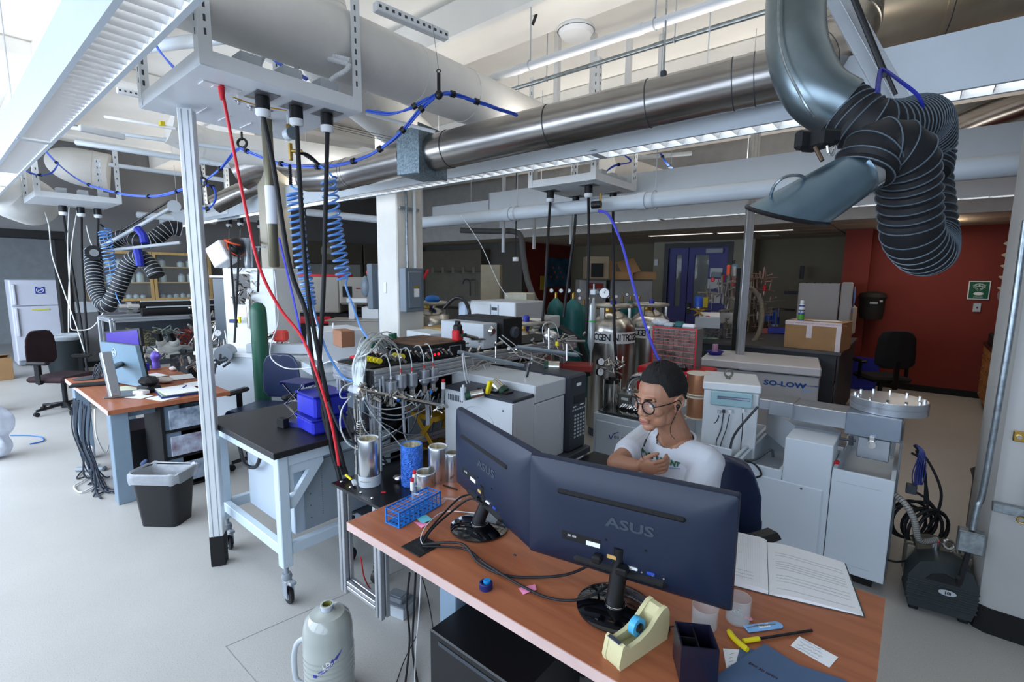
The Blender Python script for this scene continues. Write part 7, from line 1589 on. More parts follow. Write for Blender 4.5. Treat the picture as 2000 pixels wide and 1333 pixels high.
# ================================================================ LEFT DESK
EX0,EX1,EY0,EY1=-6.1,-4.43,.76,1.58
d2=T('desk','cherry topped desk at left with papers and the silver-backed monitor, beyond the post','desk',((EX0+EX1)/2,1.17,0))
pt(d2,'desktop',G().bb((EX0,EY0+.003,DZ-.034),(EX1-.003,EY1,DZ)),woodd,W=1); pt(d2,'edge_band',G().bb((EX0-.001,EY0,DZ-.036),(EX1,EY0+.003,DZ-.002)),edge,W=1)
for y in (EY0+.07,EY0+.4):
    pt(d2,'leg',G().bb((EX1-.17,y-.05,.0),(EX1-.06,y+.06,.71),.004),legm,W=1); pt(d2,'leg',G().bb((EX0+.16,y-.05,.03),(EX0+.28,y+.05,.71),.004),legm,W=1)
pt(d2,'crossbar',G().bb((EX1-.2,EY0+.06,.64),(EX1-.171,EY1-.06,.715),.003),legm,W=1)
for y in (.95,1.0,1.25,1.3): pt(d2,'rivet',G().cyl((EX1-.171,y,.68),(EX1-.166,y,.68),.006,n=8),chrome,W=1)
q=P(233,772,z=DZ)
t=T('computer_monitor','monitor with silver-grey back and silver stand on the left desk, seen from behind','monitor',(q.x,q.y,DZ),radians(62))
c3_=P(284,758,z=.79); dd=(c3_-V((0,0,H))).dot(CF); a=P(195,668,d=dd*1.1); b_=P(264,676,d=dd); e_=P(212,745,d=dd*1.1)
sil=mat('silver monitor back','6d8798',.35,.0,var=.06,sc=3)
def slabq(par,nm,p4,off,m):
    p4=[V(p) for p in p4]; n_=(p4[1]-p4[0]).cross(p4[3]-p4[0]).normalized(); n_=n_ if n_.dot(V((0,0,H))-p4[0])>0 else -n_; n_=n_*off
    g=G(); g.add(p4+[p+n_ for p in p4],[(0,1,2,3),(7,6,5,4)]+[(i,4+i,4+(i+1)%4,(i+1)%4) for i in range(4)]); return pt(par,nm,g,m,W=1,smooth=False)
cc=(a+b_+c3_+e_)/4
slabq(t,'back_panel',(a,b_,c3_,e_),-.03,sil)
bz=[p.lerp(cc,-.012) for p in (a,b_,c3_,e_)]; nrm_=(b_-a).cross(e_-a).normalized()
slabq(t,'bezel',[p-(nrm_ if nrm_.dot(V((0,0,H))-cc)>0 else -nrm_)*.0305 for p in bz],-.012,black)
tocam=(V((0,0,H))-cc).normalized(); nn_=nrm_ if nrm_.dot(tocam)>0 else -nrm_
lc=a.lerp(b_,.38).lerp(e_.lerp(c3_,.38),.22)
pt(t,'round_emblem',G().ring(lc+nn_*.003,.035,.003,nn_,28,6),mat('pale emblem','cdd8de',.4),W=1)
text(t,'DELL',.024,FR(lc+nn_*.004,(b_-a),(a-e_)),mat('pale emblem','cdd8de',.4),W=1,bold=.0006)
sc_=mat('brushed silver stand','b5bcc2',.3,.7,var=.05)
s0=P(225,775,z=DZ+.02); s1=P(205,688,d=(P(225,775,z=DZ+.02)-V((0,0,H))).dot(CF))
pt(t,'stand_column',G().box((s0+s1)/2,(.07,.045,(s1-s0).length),.006,(s1-s0).normalized().to_track_quat('Z','Y').to_matrix()),sc_,W=1)
pt(t,'stand_arm',G().cyl(s0.lerp(s1,.62),cc,.025,n=10),black,W=1)
pt(t,'stand_base',G().box((.03,.0,.006),(.2,.24,.011),.005),mat('dull stand base','6b6d70',.4,.5))
t=T('computer_monitor','monitor with glowing violet screen behind the silver-backed one','monitor',tuple(P(240,745,d=5.6)))
a=P(204,648,d=5.7); b_=P(272,641,d=5.3); c3_=P(280,702,d=5.3); e_=P(210,716,d=5.7)
slabq(t,'case',(a,b_,c3_,e_),-.03,black); ins=[p.lerp((a+b_+c3_+e_)/4,.1) for p in (a,b_,c3_,e_)]; n_=(b_-a).cross(e_-a).normalized(); n_=n_ if n_.dot(tocam)>0 else -n_
slabq(t,'screen',[p+n_*.003 for p in ins],.001,mat('violet lit screen','3b2a86',.3,var=0,emit=.35)); pt(t,'stand',G().cyl(P(245,745,d=5.5),P(243,700,d=5.5),.02,n=8),black,W=1)
def d2i(name,label,cat,px,py,g,m,rz=0,z=DZ+.001,group=None): q=P(px,py,z=DZ); return one(name,label,cat,g,m,group,loc=(q.x,q.y,z),rz=rz)
t=d2i('phone_dock','black desk phone or speaker base right of the silver-backed monitor','speaker',292,765,G().bb((-.07,-.06,0),(.07,.06,.055),.012).bb((-.06,-.065,.055),(.08,.055,.13),.03),black,.4)
d2i('stapled_papers','crumpled white tissue and papers on the left desk beside the black speaker','paper',322,748,G().ball((0,0,.025),(.09,.06,.028),14,8),mat('crumpled tissue','d4ccc8',.8,var=.06,bump=1,bsc=18),.3)
d2i('crumpled_paper','small crumpled paper near the back of the left desk','paper',340,724,G().ball((0,0,.02),(.06,.04,.022),12,7),mat('crumpled tissue','d4ccc8',.8,var=.06,bump=1,bsc=18))
q=P(345,768,z=DZ); t=T('lab_notebook','thick dark blue notebook with loose white sheets at the near edge of the left desk','notebook',(q.x,q.y,DZ+.001),radians(84)); pt(t,'cover',G().bb((-.13,-.17,0),(.13,.17,.016),.002),mat('dark blue cover','23306c',.5)); pt(t,'page_block',G().bb((-.125,-.165,.0165),(.128,.165,.026),.001),mat('green grey pages','8fa08c',.7)); pt(t,'top_sheet',G().box((.01,-.01,.028),(.25,.34,.003),.001,MR(.08,3,'Z')),paper)
pt(t,'ballpoint_pen',G().cyl((.05,.02,.034),(.09,.1,.034),.005,n=8),mat('violet badge print','3a3f9c',.4))
for i,(px,py,w_,h_,r_,nm) in enumerate(((318,778,.2,.14,.3,'loose sheet under the notebook corner'),(272,776,.16,.11,.5,'small white sheet near the desk edge'),(300,735,.22,.16,.2,'loose sheet at the middle of the left desk'),(355,738,.25,.18,-.2,'loose sheet towards the back of the left desk'),(245,762,.24,.14,.3,'yellowish sheet under the silver monitor base'),(386,752,.2,.15,.1,'white sheet right of the post on the left desk'))):
    q=P(px,py,z=DZ); one('paper_sheet','white '*('yellow' not in nm)+nm,'paper',G().box((0,0,0),(w_,h_,.0016)),paper if 'yellow' not in nm else mat('yellowish paper','d6d3b4',.8),loc=(q.x,q.y,DZ+.0015+.002*i),rz=r_)
d2i('white_box','small white carton on the near edge of the left desk','box',276,772,G().bb((-.05,-.035,0),(.05,.035,.035),.006),mat('soft white carton','e2dcd8',.7),.5,DZ+.0045)
d2i('blue_cube','small deep blue cube behind the monitor on the left desk','box',284,724,G().bb((-.03,-.03,0),(.03,.03,.07),.004),dblue)
q=P(305,722,z=DZ); g=G(); gm_=remesh(G().tube([(0,0,.0),(0,0,.07),(.01,0,.13),(.02,0,.17)],[.045,.03,.05,.03],10).tube([(.02,0,.16),(-.03,.0,.15),(-.06,0,.1)],[.02,.02,.012],8).tube([(.03,0,.15),(.07,.02,.13)],[.018,.012],8),.008,2)
t=T('nitrile_glove','crumpled purple nitrile glove standing up on the left desk','glove',(q.x,q.y,DZ+.015)); pmesh(t,'glove_shell',gm_,purple)
d2i('keyboard','black keyboard lying at the left of the left desk','keyboard',195,752,G().bb((-.2,-.06,0),(.2,.06,.02),.006),black,1.2)
d2i('desk_stand','dark oval monitor foot at the back left of the left desk','stand',172,740,G().lathe([(0,0),(.1,0),(.11,.006),(.05,.014),(0,.016)],n=24),dgrey)
g=G(); rnd=random.Random(12)
for i in range(12):
    q=P(180+RN()*25,728+RN()*16,z=DZ+.01); g.tube(spl([q,q+V((.05,.03,.08+RN()*.06)),q+V((.12*RN(),.1*RN(),.02))],6),.005,5)
one('desk_cables','tangle of grey cables on the back left of the left desk','cables',g,dgrey,kind='stuff')
g=G()
for i in range(18):
    x0=EX0+.75+RN()*.55; y=EY0+.0-.03*RN()-.03; g.tube(spl([(x0,y,.7),(x0-.06+RN()*.12,y-.03,.45),(x0+RN()*.2-.1,y,.25),(x0+RN()*.3-.1,y+RN()*.1,.03),(x0+RN()*.4,y-.05+RN()*.2,.012)],6),.005+.003*RN(),5)
one('hanging_cables','bundle of dark and grey cables hanging from the left desk edge to the floor','cables',g,mat('slate cable','39424f',.5,var=.4,sc=1.5),kind='stuff')
for i,(ps,m) in enumerate(((((185,800),(188,850),(205,885),(213,870)),wcord),(((190,905),(168,935),(145,950),(160,962),(200,940)),wcord),(((200,912),(175,928),(150,935),(165,915)),rubber))):
    cable('loose_cable',('white cord hanging beside the left desk leg','white cord loop lying on the floor by the left desk','black cord loop on the floor by the left desk')[i],'cord',[P(x,y,z=(.5,.32,.12,.2)[k] if i==0 else .012) for k,(x,y) in enumerate(ps)],.006,m)
q=P(178,920,z=0); one('power_strip','grey power strip lying on the floor under the left desk cables','power strip',G().bb((-.12,-.03,0),(.12,.03,.035),.012),grey,loc=(q.x,q.y,.0),rz=.8)
q=P(176,885,z=.15); t=T('power_adapter','white power adapter hanging in the cable bundle of the left desk','adapter',(q.x+.0,q.y,.1)); pt(t,'adapter_body',G().bb((-.03,-.025,0),(.03,.025,.11),.01).bb((-.025,-.02,-.09),(.04,.03,-.01),.01),white)
q=P(250,935,z=0); t=T('computer_tower','black computer tower under the left desk','computer',(q.x-.12,q.y+.22,0),radians(0)); pt(t,'case',G().bb((-.2,-.2,.0),(.22,.14,.43),.006),black); pt(t,'case_foot',G().bb((-.19,-.2,-.0),(-.15,.14,.01)),dgrey); pt(t,'front_bezel',G().bb((-.2,-.206,.02),(.22,-.2005,.41),.002),mat('black gloss bezel','1d2733',.25))
q=P(262,925,z=0); bgm=remesh(G().ball((0,0,.1),(.13,.1,.09),14,8).ball((.08,.05,.15),(.07,.06,.06),12,8).ball((-.1,-.04,.05),(.07,.05,.04),12,8),.015,1,lambda v: v+V((.008*sin(60*v.z),.008*sin(50*v.x),.01*sin(40*v.y+30*v.x))))
t=T('plastic_bag','blue-white translucent plastic bag on the floor in front of the black computer tower','bag',(q.x+.05,q.y-.02,0)); pmesh(t,'bag_film',bgm,mat('bluish plastic film','8fa4dd',.25,alpha=.75,var=.25,sc=12,bump=.8,bsc=16))
q=P(275,840,z=.4); one('white_carton','small white plastic box under the left desk between its legs','box',G().bb((-.05,-.09,0),(.05,.09,.16),.008),white,loc=(EX1-.5,EY0+.45,.44)); 
bin_=T('drawer_tower','black drawer tower with three clear plastic drawers under the right end of the left desk','drawer unit',(-4.7,1.5,0)); bx_=P(316,900,d=4.4)
X0_=-4.95;X1_=-4.46;Y0_=P(322,900,x=-4.46).y;Y1_=P(430,900,x=-4.46).y
pt(bin_,'tower_frame',G().bb((X0_,Y0_,.0),(X1_-.02,Y1_,.02)).bb((X0_,Y0_,.70),(X1_,Y1_,.72)).bb((X0_,Y0_,.02),(X0_+.02,Y1_,.70)).bb((X0_+.02,Y0_,.02),(X1_-.01,Y0_+.02,.70)).bb((X0_+.02,Y1_-.02,.02),(X1_-.01,Y1_,.70)).bb((X0_+.02,Y0_+.02,.26),(X1_-.015,Y1_-.02,.28)).bb((X0_+.02,Y0_+.02,.48),(X1_-.015,Y1_-.02,.5)),blackm,W=1)
for i,c_ in enumerate(('6b7f94','8f6f86','7d8fa6')):
    z=(.5,.28,.05)[i]; pt(bin_,'clear_drawer',G().bb((X1_-.008,Y0_+.05,z+.01),(X1_+.012,Y1_-.05,z+.17),.004),mat('clear drawer %d'%i,c_,.3,var=.35,sc=9,col2='a9b4c4'),W=1)
# ================================================================ BEHIND THE LEFT DESK: microscope rack
QX,QY0,QY1=-7.15,1.35,2.95
r2=T('apparatus_rack','aluminium profile rack with gauges and a long black tube, behind the left desk','rack',(QX-.2,2.1,0))
for y in (QY0,QY1):
    for x in (QX,QX-.6): tslot(r2,(x,y,0),(x,y,1.2),.05,'corner_post')
for z in (.75,1.19): 
    for x in (QX,QX-.6): tslot(r2,(x,QY0,z),(x,QY1,z),.05,'side_rail')
    for y in (QY0,QY1): tslot(r2,(QX-.57,y,z),(QX-.03,y,z),.05,'cross_rail')
pt(r2,'middle_shelf',G().bb((QX-.58,QY0+.03,.77),(QX-.02,QY1-.03,.785)),lgrey,W=1)
pt(r2,'back_panel',G().bb((QX-.6,QY0+.03,.79),(QX-.59,QY1-.03,1.15)),dgrey,W=1)
for i,(z,r,dx) in enumerate(((1.31,.07,-.3),(1.27,.05,-.06))):
    one('black_tube','long black cylindrical tube lying on the apparatus rack, '+('thicker rear one','thinner front one')[i],'tube',G().cyl((QX+dx,QY0+.3,z),(QX+dx,QY1-.02,z),r,n=16),blackm)
    one('rail_strip','pale rail strip fixed along the black tube, '+('rear','front')[i],'rail',G().bb((QX+dx+.0,QY0+.35,z+r+.0),(QX+dx+.03,QY1-.1,z+r+.015)),lgrey)
one('tube_coupling','shiny metal coupling at the left end of the black tube','coupling',G().cyl((QX-.15,QY0+.1,1.32),(QX-.15,QY0+.3,1.32),.05,n=12).cyl((QX-.15,QY0+.18,1.32),(QX-.15,QY0+.22,1.32),.075,n=12),chrome)
q=V((QX-.2,QY0+1.05,.79)); t=T('digital_controller','grey digital controller with small display on the apparatus rack shelf','instrument',tuple(q)); pt(t,'case',G().bb((-.12,-.13,0),(.12,.13,.24),.006),lgrey); pt(t,'display',G().bb((.1205,-.08,.15),(.123,.06,.2)),mat('lcd','5c6a66',.3)); 
for k in range(4): pt(t,'knob',G().cyl((.12,-.08+.05*k,.07),(.14,-.08+.05*k,.07),.013,n=10),dgrey)
for i,(y,c,sz) in enumerate(((QY0+.3,mat('coloured circuit parts','6d4a42',.6,var=.6,sc=30,col2='7f7c50'),.12),(QY0+.55,mat('green grey cable mass','7c8a84',.6,var=.4,sc=20),.1),(QY0+.75,mat('dark red cable mass','4c2a2a',.6,var=.6,sc=25,col2='a03828'),.1))):
    g=G()
    for k in range(26): c_=V((QX-.15+(RN()-.5)*.2,y+(RN()-.5)*.22,.80+RN()*.22)); g.tube(spl([c_,c_+V((RN()*.08,(RN()-.5)*.2,RN()*.08)),c_+V((RN()*.1,(RN()-.5)*.3,-.02))],4),.006,5)
    one('wire_tangle','tangle of coloured wires on the apparatus rack shelf, '+('left','middle','right')[i],'wires',g,c,kind='stuff')
for i,(px,py,d) in enumerate(((425,650,6.0),(458,650,6.0),(405,640,6.0))):
    c_=P(px,py,d=d); t=T('glass_assembly','cluster of glass and metal tubes with clamps right of the post, '+('middle','right','left')[i],'glassware',tuple(c_)); g=G()
    for k in range(22): p0=c_+V(((RN()-.5)*.3,(RN()-.5)*.3,(RN()-.5)*.55)); dv=V(((RN()-.5),(RN()-.5),(RN()-.5)*2.4)).normalized()*(.04+.1*RN()); g.cyl(p0-dv,p0+dv,.006+.008*RN(),n=7)
    pt(t,'tube_cluster',g,steel,W=1,kind='stuff'); pt(t,'upright_rod',G().cyl(c_+V((.02,0,-.5)),c_+V((.02,0,.3)),.012,n=8),chrome,W=1)
def gauge(label,c_,r,face=paper):
    t=T('pressure_gauge',label,'gauge',tuple(c_)); u_=(V((0,0,H))-c_).normalized(); pt(t,'gauge_case',G().cyl(c_-u_*r*.5,c_,r,n=20),chrome,W=1); pt(t,'dial_face',G().lathe([(0,.001),(r*.85,.001)],c_,18,u_),face,W=1); pt(t,'needle',G().cyl(c_+u_*.003,c_+u_*.003+V((0,0,r*.6)),r*.05,n=4),black,W=1)
gauge('round white dial gauge right of the post',P(425,651,d=5.6),.04)
c_=P(468,625,d=5.6); one('yellow_tag','bright yellow tag on the right end of the apparatus rack','tag',G().box(c_,(.05,.02,.07),.003),yellow)
q=P(332,680,d=5.9); mz=q.z; t=T('microscope','white stereo microscope head with two black eyepieces behind the left desk','microscope',(q.x,q.y,0),radians(52)); mw=mat('microscope white','d9dbd8',.35)
pt(t,'head',G().ball((0,0,mz-.0),(.13,.1,.07),18,12).bb((-.12,-.07,mz-.12),(.12,.09,mz-.03),.03).ball((-.07,-.04,mz+.07),(.055,.06,.06),14,10).ball((.07,-.04,mz+.07),(.055,.06,.06),14,10),mw)
for s in(-1,1): pt(t,'eyepiece',G().cyl((s*.07,-.06,mz+.1),(s*.06,-.12,mz+.2),.036,.03,n=16),black)
pt(t,'focus_knob',G().cyl((.12,0,mz-.05),(.17,0,mz-.05),.03,n=14),dgrey); pt(t,'column',G().cyl((0,.1,.8),(0,.1,mz),.025,n=10),black); 
one('dark_bench','black optical table under the microscope behind the left desk','table',G().bb((0,0,0),(1.2,1.3,.8),.01),blackm,loc=(-7.0,2.0,0)) if 0 else one('dark_bench','black optical table under the microscope behind the left desk','table',G().bb((-.3,-.7,.0),(.3,.55,.8),.01),blackm,loc=(-6.35,2.45,0))
for i,(px,py) in enumerate(((300,700),(365,715),(385,722),(420,722))):
    q=P(px,py,z=.83); g=G()
    for k in range(16): p0=q+V(((RN()-.5)*.25,(RN()-.5)*.25,RN()*.1)); dv=V((RN()-.5,RN()-.5,RN()*.6)).normalized()*.04; g.cyl(p0-dv,p0+dv,.012,n=7)
    one('optics_parts','small metal optics parts on the black optical table, '+('leftmost','second','third','rightmost')[i],'parts',g,steel if i%2==0 else dgrey,kind='stuff')
g=G()
for k in range(6): g.lathe([(0,0),(.05,0),(.055,.01),(.055,.35),(.0,.35)],(-5.35+.13*k-.25,2.25+.06*k,.35),14)
one('steel_canisters','row of shiny steel canisters under the bench behind the blue chair','canisters',g,steel)
q=P(440,690,d=5.3); one('grey_roller','grey grooved drum right of the post on the optical table','drum',G().cyl(q+V((-.08,.06,0)),q+V((.1,-.06,0)),.09,n=18),grey)
# ================================================================ OFFICE CHAIRS
bc=T('office_chair','navy blue vinyl office chair with black armrests between the post and the black cart','chair',(-4.52,1.9,0),radians(28)); chair_parts(bc,hback=.99,bh0=.56,bw=.23,seatz=.5)
lc_=T('office_chair','dark maroon task chair at far left in front of the fridge','chair',(-8.15,1.0,0),radians(128)); chair_parts(lc_,mat('dark maroon fabric','2c1a1f',.9,var=.15,bump=.2,bsc=200),hback=1.02,bh0=.6,arms=True)
rc=T('office_chair','black office chair by the red wall with its back to us','chair',(-.28,8.2,0),radians(212)); chair_parts(rc,mat('black chair fabric','131316',.85,var=.1),hback=1.1,bh0=.6,bw=.27)
# ================================================================ FRIDGE, BINS at far left
f0=P(16,547,x=-12.6); f1_=P(127,547,x=-12.6); FH=f0.z
t=T('refrigerator','white two-door refrigerator with a blue no-smoking sticker, far left','refrigerator',(-12.9,(f0.y+f1_.y)/2,0)); fw=mat('fridge enamel','d3d6e2',.4,var=.02)
zs=P(60,598,x=-12.6).z
pt(t,'cabinet',G().bb((-13.3,f0.y,.02),(-12.67,f1_.y,FH),.01),fw,W=1); pt(t,'freezer_door',G().bb((-12.665,f0.y+.002,zs+.006),(-12.6,f1_.y-.002,FH-.002),.012),fw,W=1); pt(t,'fridge_door',G().bb((-12.665,f0.y+.002,.1),(-12.6,f1_.y-.002,zs-.006),.012),fw,W=1)
for z0_,z1_ in ((zs+.03,FH-.08),(zs-.55,zs-.03)): pt(t,'door_handle',G().bb((-12.6,f0.y+.03,z0_),(-12.55,f0.y+.07,z1_),.01),fw,W=1)
pt(t,'toe_grille',G().bb((-12.64,f0.y+.02,.02),(-12.62,f1_.y-.02,.09)),grey,W=1)
c_=P(78,567,x=-12.59); st_=pt(t,'no_smoking_sticker',G().box(c_,(.004,.13,.13)),mat('sticker blue','2a3ea0',.5),W=1); 
pt(st_,'white_ring',G().ring(c_+V((.004,0,0)),.048,.006,(1,0,0),24,5).box(c_+V((.004,0,0)),(.004,.09,.01),0,MR(.7,3,'X')).box(c_+V((.003,0,0)),(.003,.06,.014)),white,W=1)
c_=P(80,605,x=-12.59); pt(t,'yellow_note',G().box(c_,(.004,.24,.025)),mat('pale yellow label','d8d256',.6),W=1)
t=T('rubbish_bin','tall black rubbish bin lined with a white bag beside the refrigerator','bin',(-11.2,1.42,0)); pt(t,'bin_shell',G().lathe([(0,0),(.2,0),(.25,.62),(.26,.64)],n=28),mat('slate bin','20282c',.5)); pt(t,'bag_rim',G().lathe([(.24,.58),(.27,.6),(.272,.66),(.25,.68),(.22,.6)],n=28),frost)
q=P(22,735,z=0); t=T('cardboard_box','open brown cardboard box on the floor at the left edge','box',(q.x+.2,q.y-.25,0),.2); pt(t,'carton',G().bb((-.22,-.22,0),(.22,.22,.36),.004),card); pt(t,'flap',G().box((.1,-.0,.38),(.2,.42,.006),0,MR(-.3,3,'Y')),card)
t=T('paper_rack','white door panel with pinned paper sheets at the far left edge','panel',(-10.9,.55,0)); pt(t,'panel_board',G().bb((-10.95,.2,.0),(-10.9,.86,1.95),.004),mat('off white board','c9d2d2',.6)); 
for k in range(3): pt(t,'pinned_sheet',G().bb((-10.899,.25+.18*k,.7+.08*k),(-10.895,.45+.18*k,1.3-.1*k)),paper)
t=None
q=P(0,845,z=.25); bgm=remesh(G().ball((0,0,.1),(.16,.16,.17),14,8).ball((.05,.02,-.12),(.14,.1,.12),12,8),.02,1,lambda v: v+V((.012*sin(50*v.z),.012*sin(40*v.x),.012*sin(40*v.y))))
t=T('white_bag','translucent white bag edge at the left border above the floor','bag',(q.x-.08,q.y-.05,.24)); pmesh(t,'bag_film',bgm,mat('white film','dfe6f2',.4,alpha=.85,bump=.8,bsc=14))
one('violet_divider','deep violet panel edge at the left border beside the bag','panel',G().bb((-.3,-.4,0),(.0,0,.75),.01),mat('violet panel','37348a',.5),loc=P(8,812,z=0)+V((-.15,-.06,0)))
cable('blue_floor_cable','loose blue cable lying on the bright floor at left','cable',[P(20,851,z=.008),P(55,851,z=.008),P(80,854,z=.008),P(84,862,z=.008),P(58,868,z=.008)],.006,blue)
one('hand_dryer_outlet','grey double outlet plate on the left wall above the microscope bench','outlet',G().box((-11.64,P(168,600,x=-11.64).y,P(168,600,x=-11.64).z),(.02,.42,.2),.004),lgrey)
# glass-fronted wall cabinets
cy=[P(172,540,x=-11.3).y,P(299,540,x=-11.3).y,P(413,540,x=-11.3).y]; cz0=P(200,590,x=-11.3).z-.0; cz1=P(200,489,x=-11.3).z
bidx=0; rnd=random.Random(5)
for i in range(2):
    y0_,y1_=cy[i]+.005,cy[i+1]-.005
    t=T('glass_cabinet','maple wall cabinet with glass doors full of bottles, '+('left one','right one, beside the post')[i],'cabinet',(-11.45,(y0_+y1_)/2,cz0)); fr_=.05
    pt(t,'carcass',G().bb((-11.64,y0_,cz0),(-11.62,y1_,cz1)).bb((-11.62,y0_,cz0),(-11.3,y1_,cz0+.03)).bb((-11.62,y0_,cz1-.03),(-11.3,y1_,cz1)).bb((-11.62,y0_,cz0+.03),(-11.3,y0_+.02,cz1-.03)).bb((-11.62,y1_-.02,cz0+.03),(-11.3,y1_,cz1-.03)),mat('brown cabinet inside','5d4c30',.7),W=1)
    for z in (cz0+(cz1-cz0)*.36,cz0+(cz1-cz0)*.68): pt(t,'shelf',G().bb((-11.62,y0_+.021,z),(-11.32,y1_-.021,z+.02)),woodm,W=1)
    dr_=pt(t,'door_frame',G().bb((-11.298,y0_,cz0),(-11.27,y0_+fr_,cz1)).bb((-11.298,y1_-fr_,cz0),(-11.27,y1_,cz1)).bb((-11.298,y0_+fr_,cz0),(-11.27,y1_-fr_,cz0+fr_)).bb((-11.298,y0_+fr_,cz1-fr_),(-11.27,y1_-fr_,cz1)),woodm,W=1)
    pt(dr_,'pane',G().bb((-11.29,y0_+fr_,cz0+fr_),(-11.287,y1_-fr_,cz1-fr_)),cglass,W=1)
    bt=mat('translucent chemical bottle','9fb0b0',.4,var=.15,sc=10); bcap=mat('bottle cap blue','2c3f7c',.5)
    for k,z in enumerate((cz0+.031,cz0+(cz1-cz0)*.36+.021,cz0+(cz1-cz0)*.68+.021)):
        for j in range(5 if k else 7):
            if RN()<.1: continue
            y=y0_+.1+(y1_-y0_-.2)*(j+.5)/(5 if k else 7); h=(.10,.2,.16)[k]*(.8+.3*RN()); r=.05 if k==0 else .065
            b_=T('chemical_bottle','small pale bottle on the %s shelf of the %s wall cabinet'%(('bottom','middle','top')[k],('left','right')[i]),'bottle',(-11.42,y,z),0,'bottles on the %s shelf of the %s wall cabinet'%(('bottom','middle','top')[k],('left','right')[i]))
            if bidx==0:
                pa_=mesh('bottle_body',G().lathe([(0,0),(1,0),(1,.68),(.5,.82),(.5,.86),(0,.86)],n=12),bt); pb_=mesh('bottle_cap',G().lathe([(0,.86),(.6,.86),(.6,1),(0,1)],n=12),bcap)
            for me_,nm in ((pa_,'bottle_body'),(pb_,'bottle_cap')):
                o=bpy.data.objects.new(nm,me_); COL.objects.link(o); o.parent=b_; o.scale=(r,r,h)
            bidx+=1
one('side_counter','grey counter under the wall cabinets on the left wall','counter',G().bb((0,0,.0),(.6,5,.9),.01),dgrey,loc=(-11.62,2.1,0))
q=P(330,588,x=-11.2); one('white_carton','white carton with green stripe on the counter behind the black tube','box',G().bb((-.15,-.25,.0),(.15,.25,.18),.004),mat('grey white carton','b9bdbd',.6),loc=(-11.3,q.y,.901)); one('red_box','red item right of the white carton on the left counter','box',G().bb((-.1,-.1,0),(.1,.1,.26),.01),mat('dull red','8c2a24',.6),loc=(-11.3,q.y+.55,.901))
one('canopy_hood','small canopy hood with round duct in the fridge room','hood',G().cyl((-14.5,2.2,2.4),(-14.5,2.2,2.9),.2,n=20).prism([(-.5,0),(.5,0),(.25,.25),(-.25,.25)],.5,Matrix(((1,0,0,-14.5),(0,0,1,1.95),(0,1,0,2.15),(0,0,0,1)))),galv)
# ================================================================ MIDDLE GROUND LEFT OF THE PILLAR
def ob(name,label,cat,px,py,d,dims,m,rz=0,b=.006,group=None):      # a box whose bottom centre is at a photo point
    q=P(px,py,d=d); return one(name,label,cat,G().bb((-dims[0]/2,-dims[1]/2,0),(dims[0]/2,dims[1]/2,dims[2]),b),m,group,loc=tuple(q),rz=rz)
def stand(label,q,w,dp,z):  # legged support added under a thing that would otherwise float
    t=T('added_stand',label,'stand',(q.x,q.y,0),radians(20)); pt(t,'stand_top',G().bb((-w,-dp,z-.03),(w,dp,z-.001)),lgrey)
    for sx in(-1,1):
        for sy in(-1,1): pt(t,'leg',G().bb((sx*w-.03*(sx>0),sy*dp-.03*(sy>0),0),(sx*w+.03*(sx<0),sy*dp+.03*(sy<0),z-.031)),lgrey)
tw=P(487,684,d=5.7); zt=P(487,524,d=5.7).z
t=T('instrument_tower','tall white instrument tower with dark window and gauges behind the blue chair','instrument',(tw.x,tw.y,tw.z),radians(32))
ht=zt-tw.z
pt(t,'cabinet',G().bb((-.28,-.0,.0),(.36,.5,ht),.008),powder); pt(t,'left_cabinet',G().bb((-.5,.1,.1),(-.285,.5,ht-.12),.006),mat('blue shadow glass','3c4650',.3)); pt(t,'side_cap',G().bb((-.52,.08,ht-.115),(-.28,.5,ht-.09),.004),powder)
pt(t,'dark_window',G().bb((-.17,-.006,ht-.42),(.06,-.0005,ht-.07),.001),mat('dark window','241f1c',.2)); g=G()
for k in range(26): p0=V((-.16+.3*RN(),-.03,ht-.42+.4*RN())); dv=V((RN()-.5,0,RN()-.5)).normalized()*.03; g.cyl(p0-dv,p0+dv,.007,n=6)
pt(t,'fitting_cluster',g,steel,kind='stuff'); pt(t,'glass_cylinder',G().lathe([(0,.25),(.035,.27),(.035,.6),(0,.64)],(.08,-.06,0),16),steel); pt(t,'blue_cable_plug',G().bb((-.2,-.05,.32),(-.1,-.01,.36),.004),mat('navy plug','1f2c66',.5))
for i,(px,py) in enumerate(((502,555),(503,631),(503,642),(487,568))): gauge('small round dial gauge on the white instrument tower, '+('topmost','lower pair upper','lower pair lower','left of the topmost')[i],P(px,py,d=5.35),.028)
c_=P(506,640,d=5.05); t=T('gas_cylinder','dark green gas cylinder standing in front of the white instrument tower','gas cylinder',(c_.x,c_.y,0)); zg=P(506,590,d=5.05).z; pt(t,'cylinder_body',G().lathe([(0,0),(.08,0),(.08,zg-.12),(.07,zg-.05),(.04,zg-.01),(0,zg)],n=24),mat('deep green cylinder','1c5440',.4))
a=P(412,480,d=5.5); t=T('lcd_monitor','small white box monitor tilted on top of the white instrument tower','monitor',tuple(P(438,515,d=5.5))); c_=P(436,497,d=5.5); R_=MR(.5,3,'Z')@MR(-.5,3,'Y'); pt(t,'case',G().box(c_,(.22,.2,.24),.01,R_),powder,W=1); pt(t,'dark_face',G().box(c_+R_@V((-.111,0,0)),(.004,.18,.22),0,R_),mat('slate face','4a5560',.3),W=1)
c_=P(461,483,d=5.5); t=T('heating_mantle','black round vessel with orange cable on top of the white tower','vessel',tuple(c_)); pt(t,'vessel_body',G().ball(c_,(.09,.09,.11),16,10),black,W=1); pt(t,'orange_cable',G().ring(c_+V((0,-.02,.05)),.09,.01,(.3,.2,1),20,6).ring(c_+V((0,0,.0)),.1,.008,(.9,.2,.4),20,6),orange,W=1)
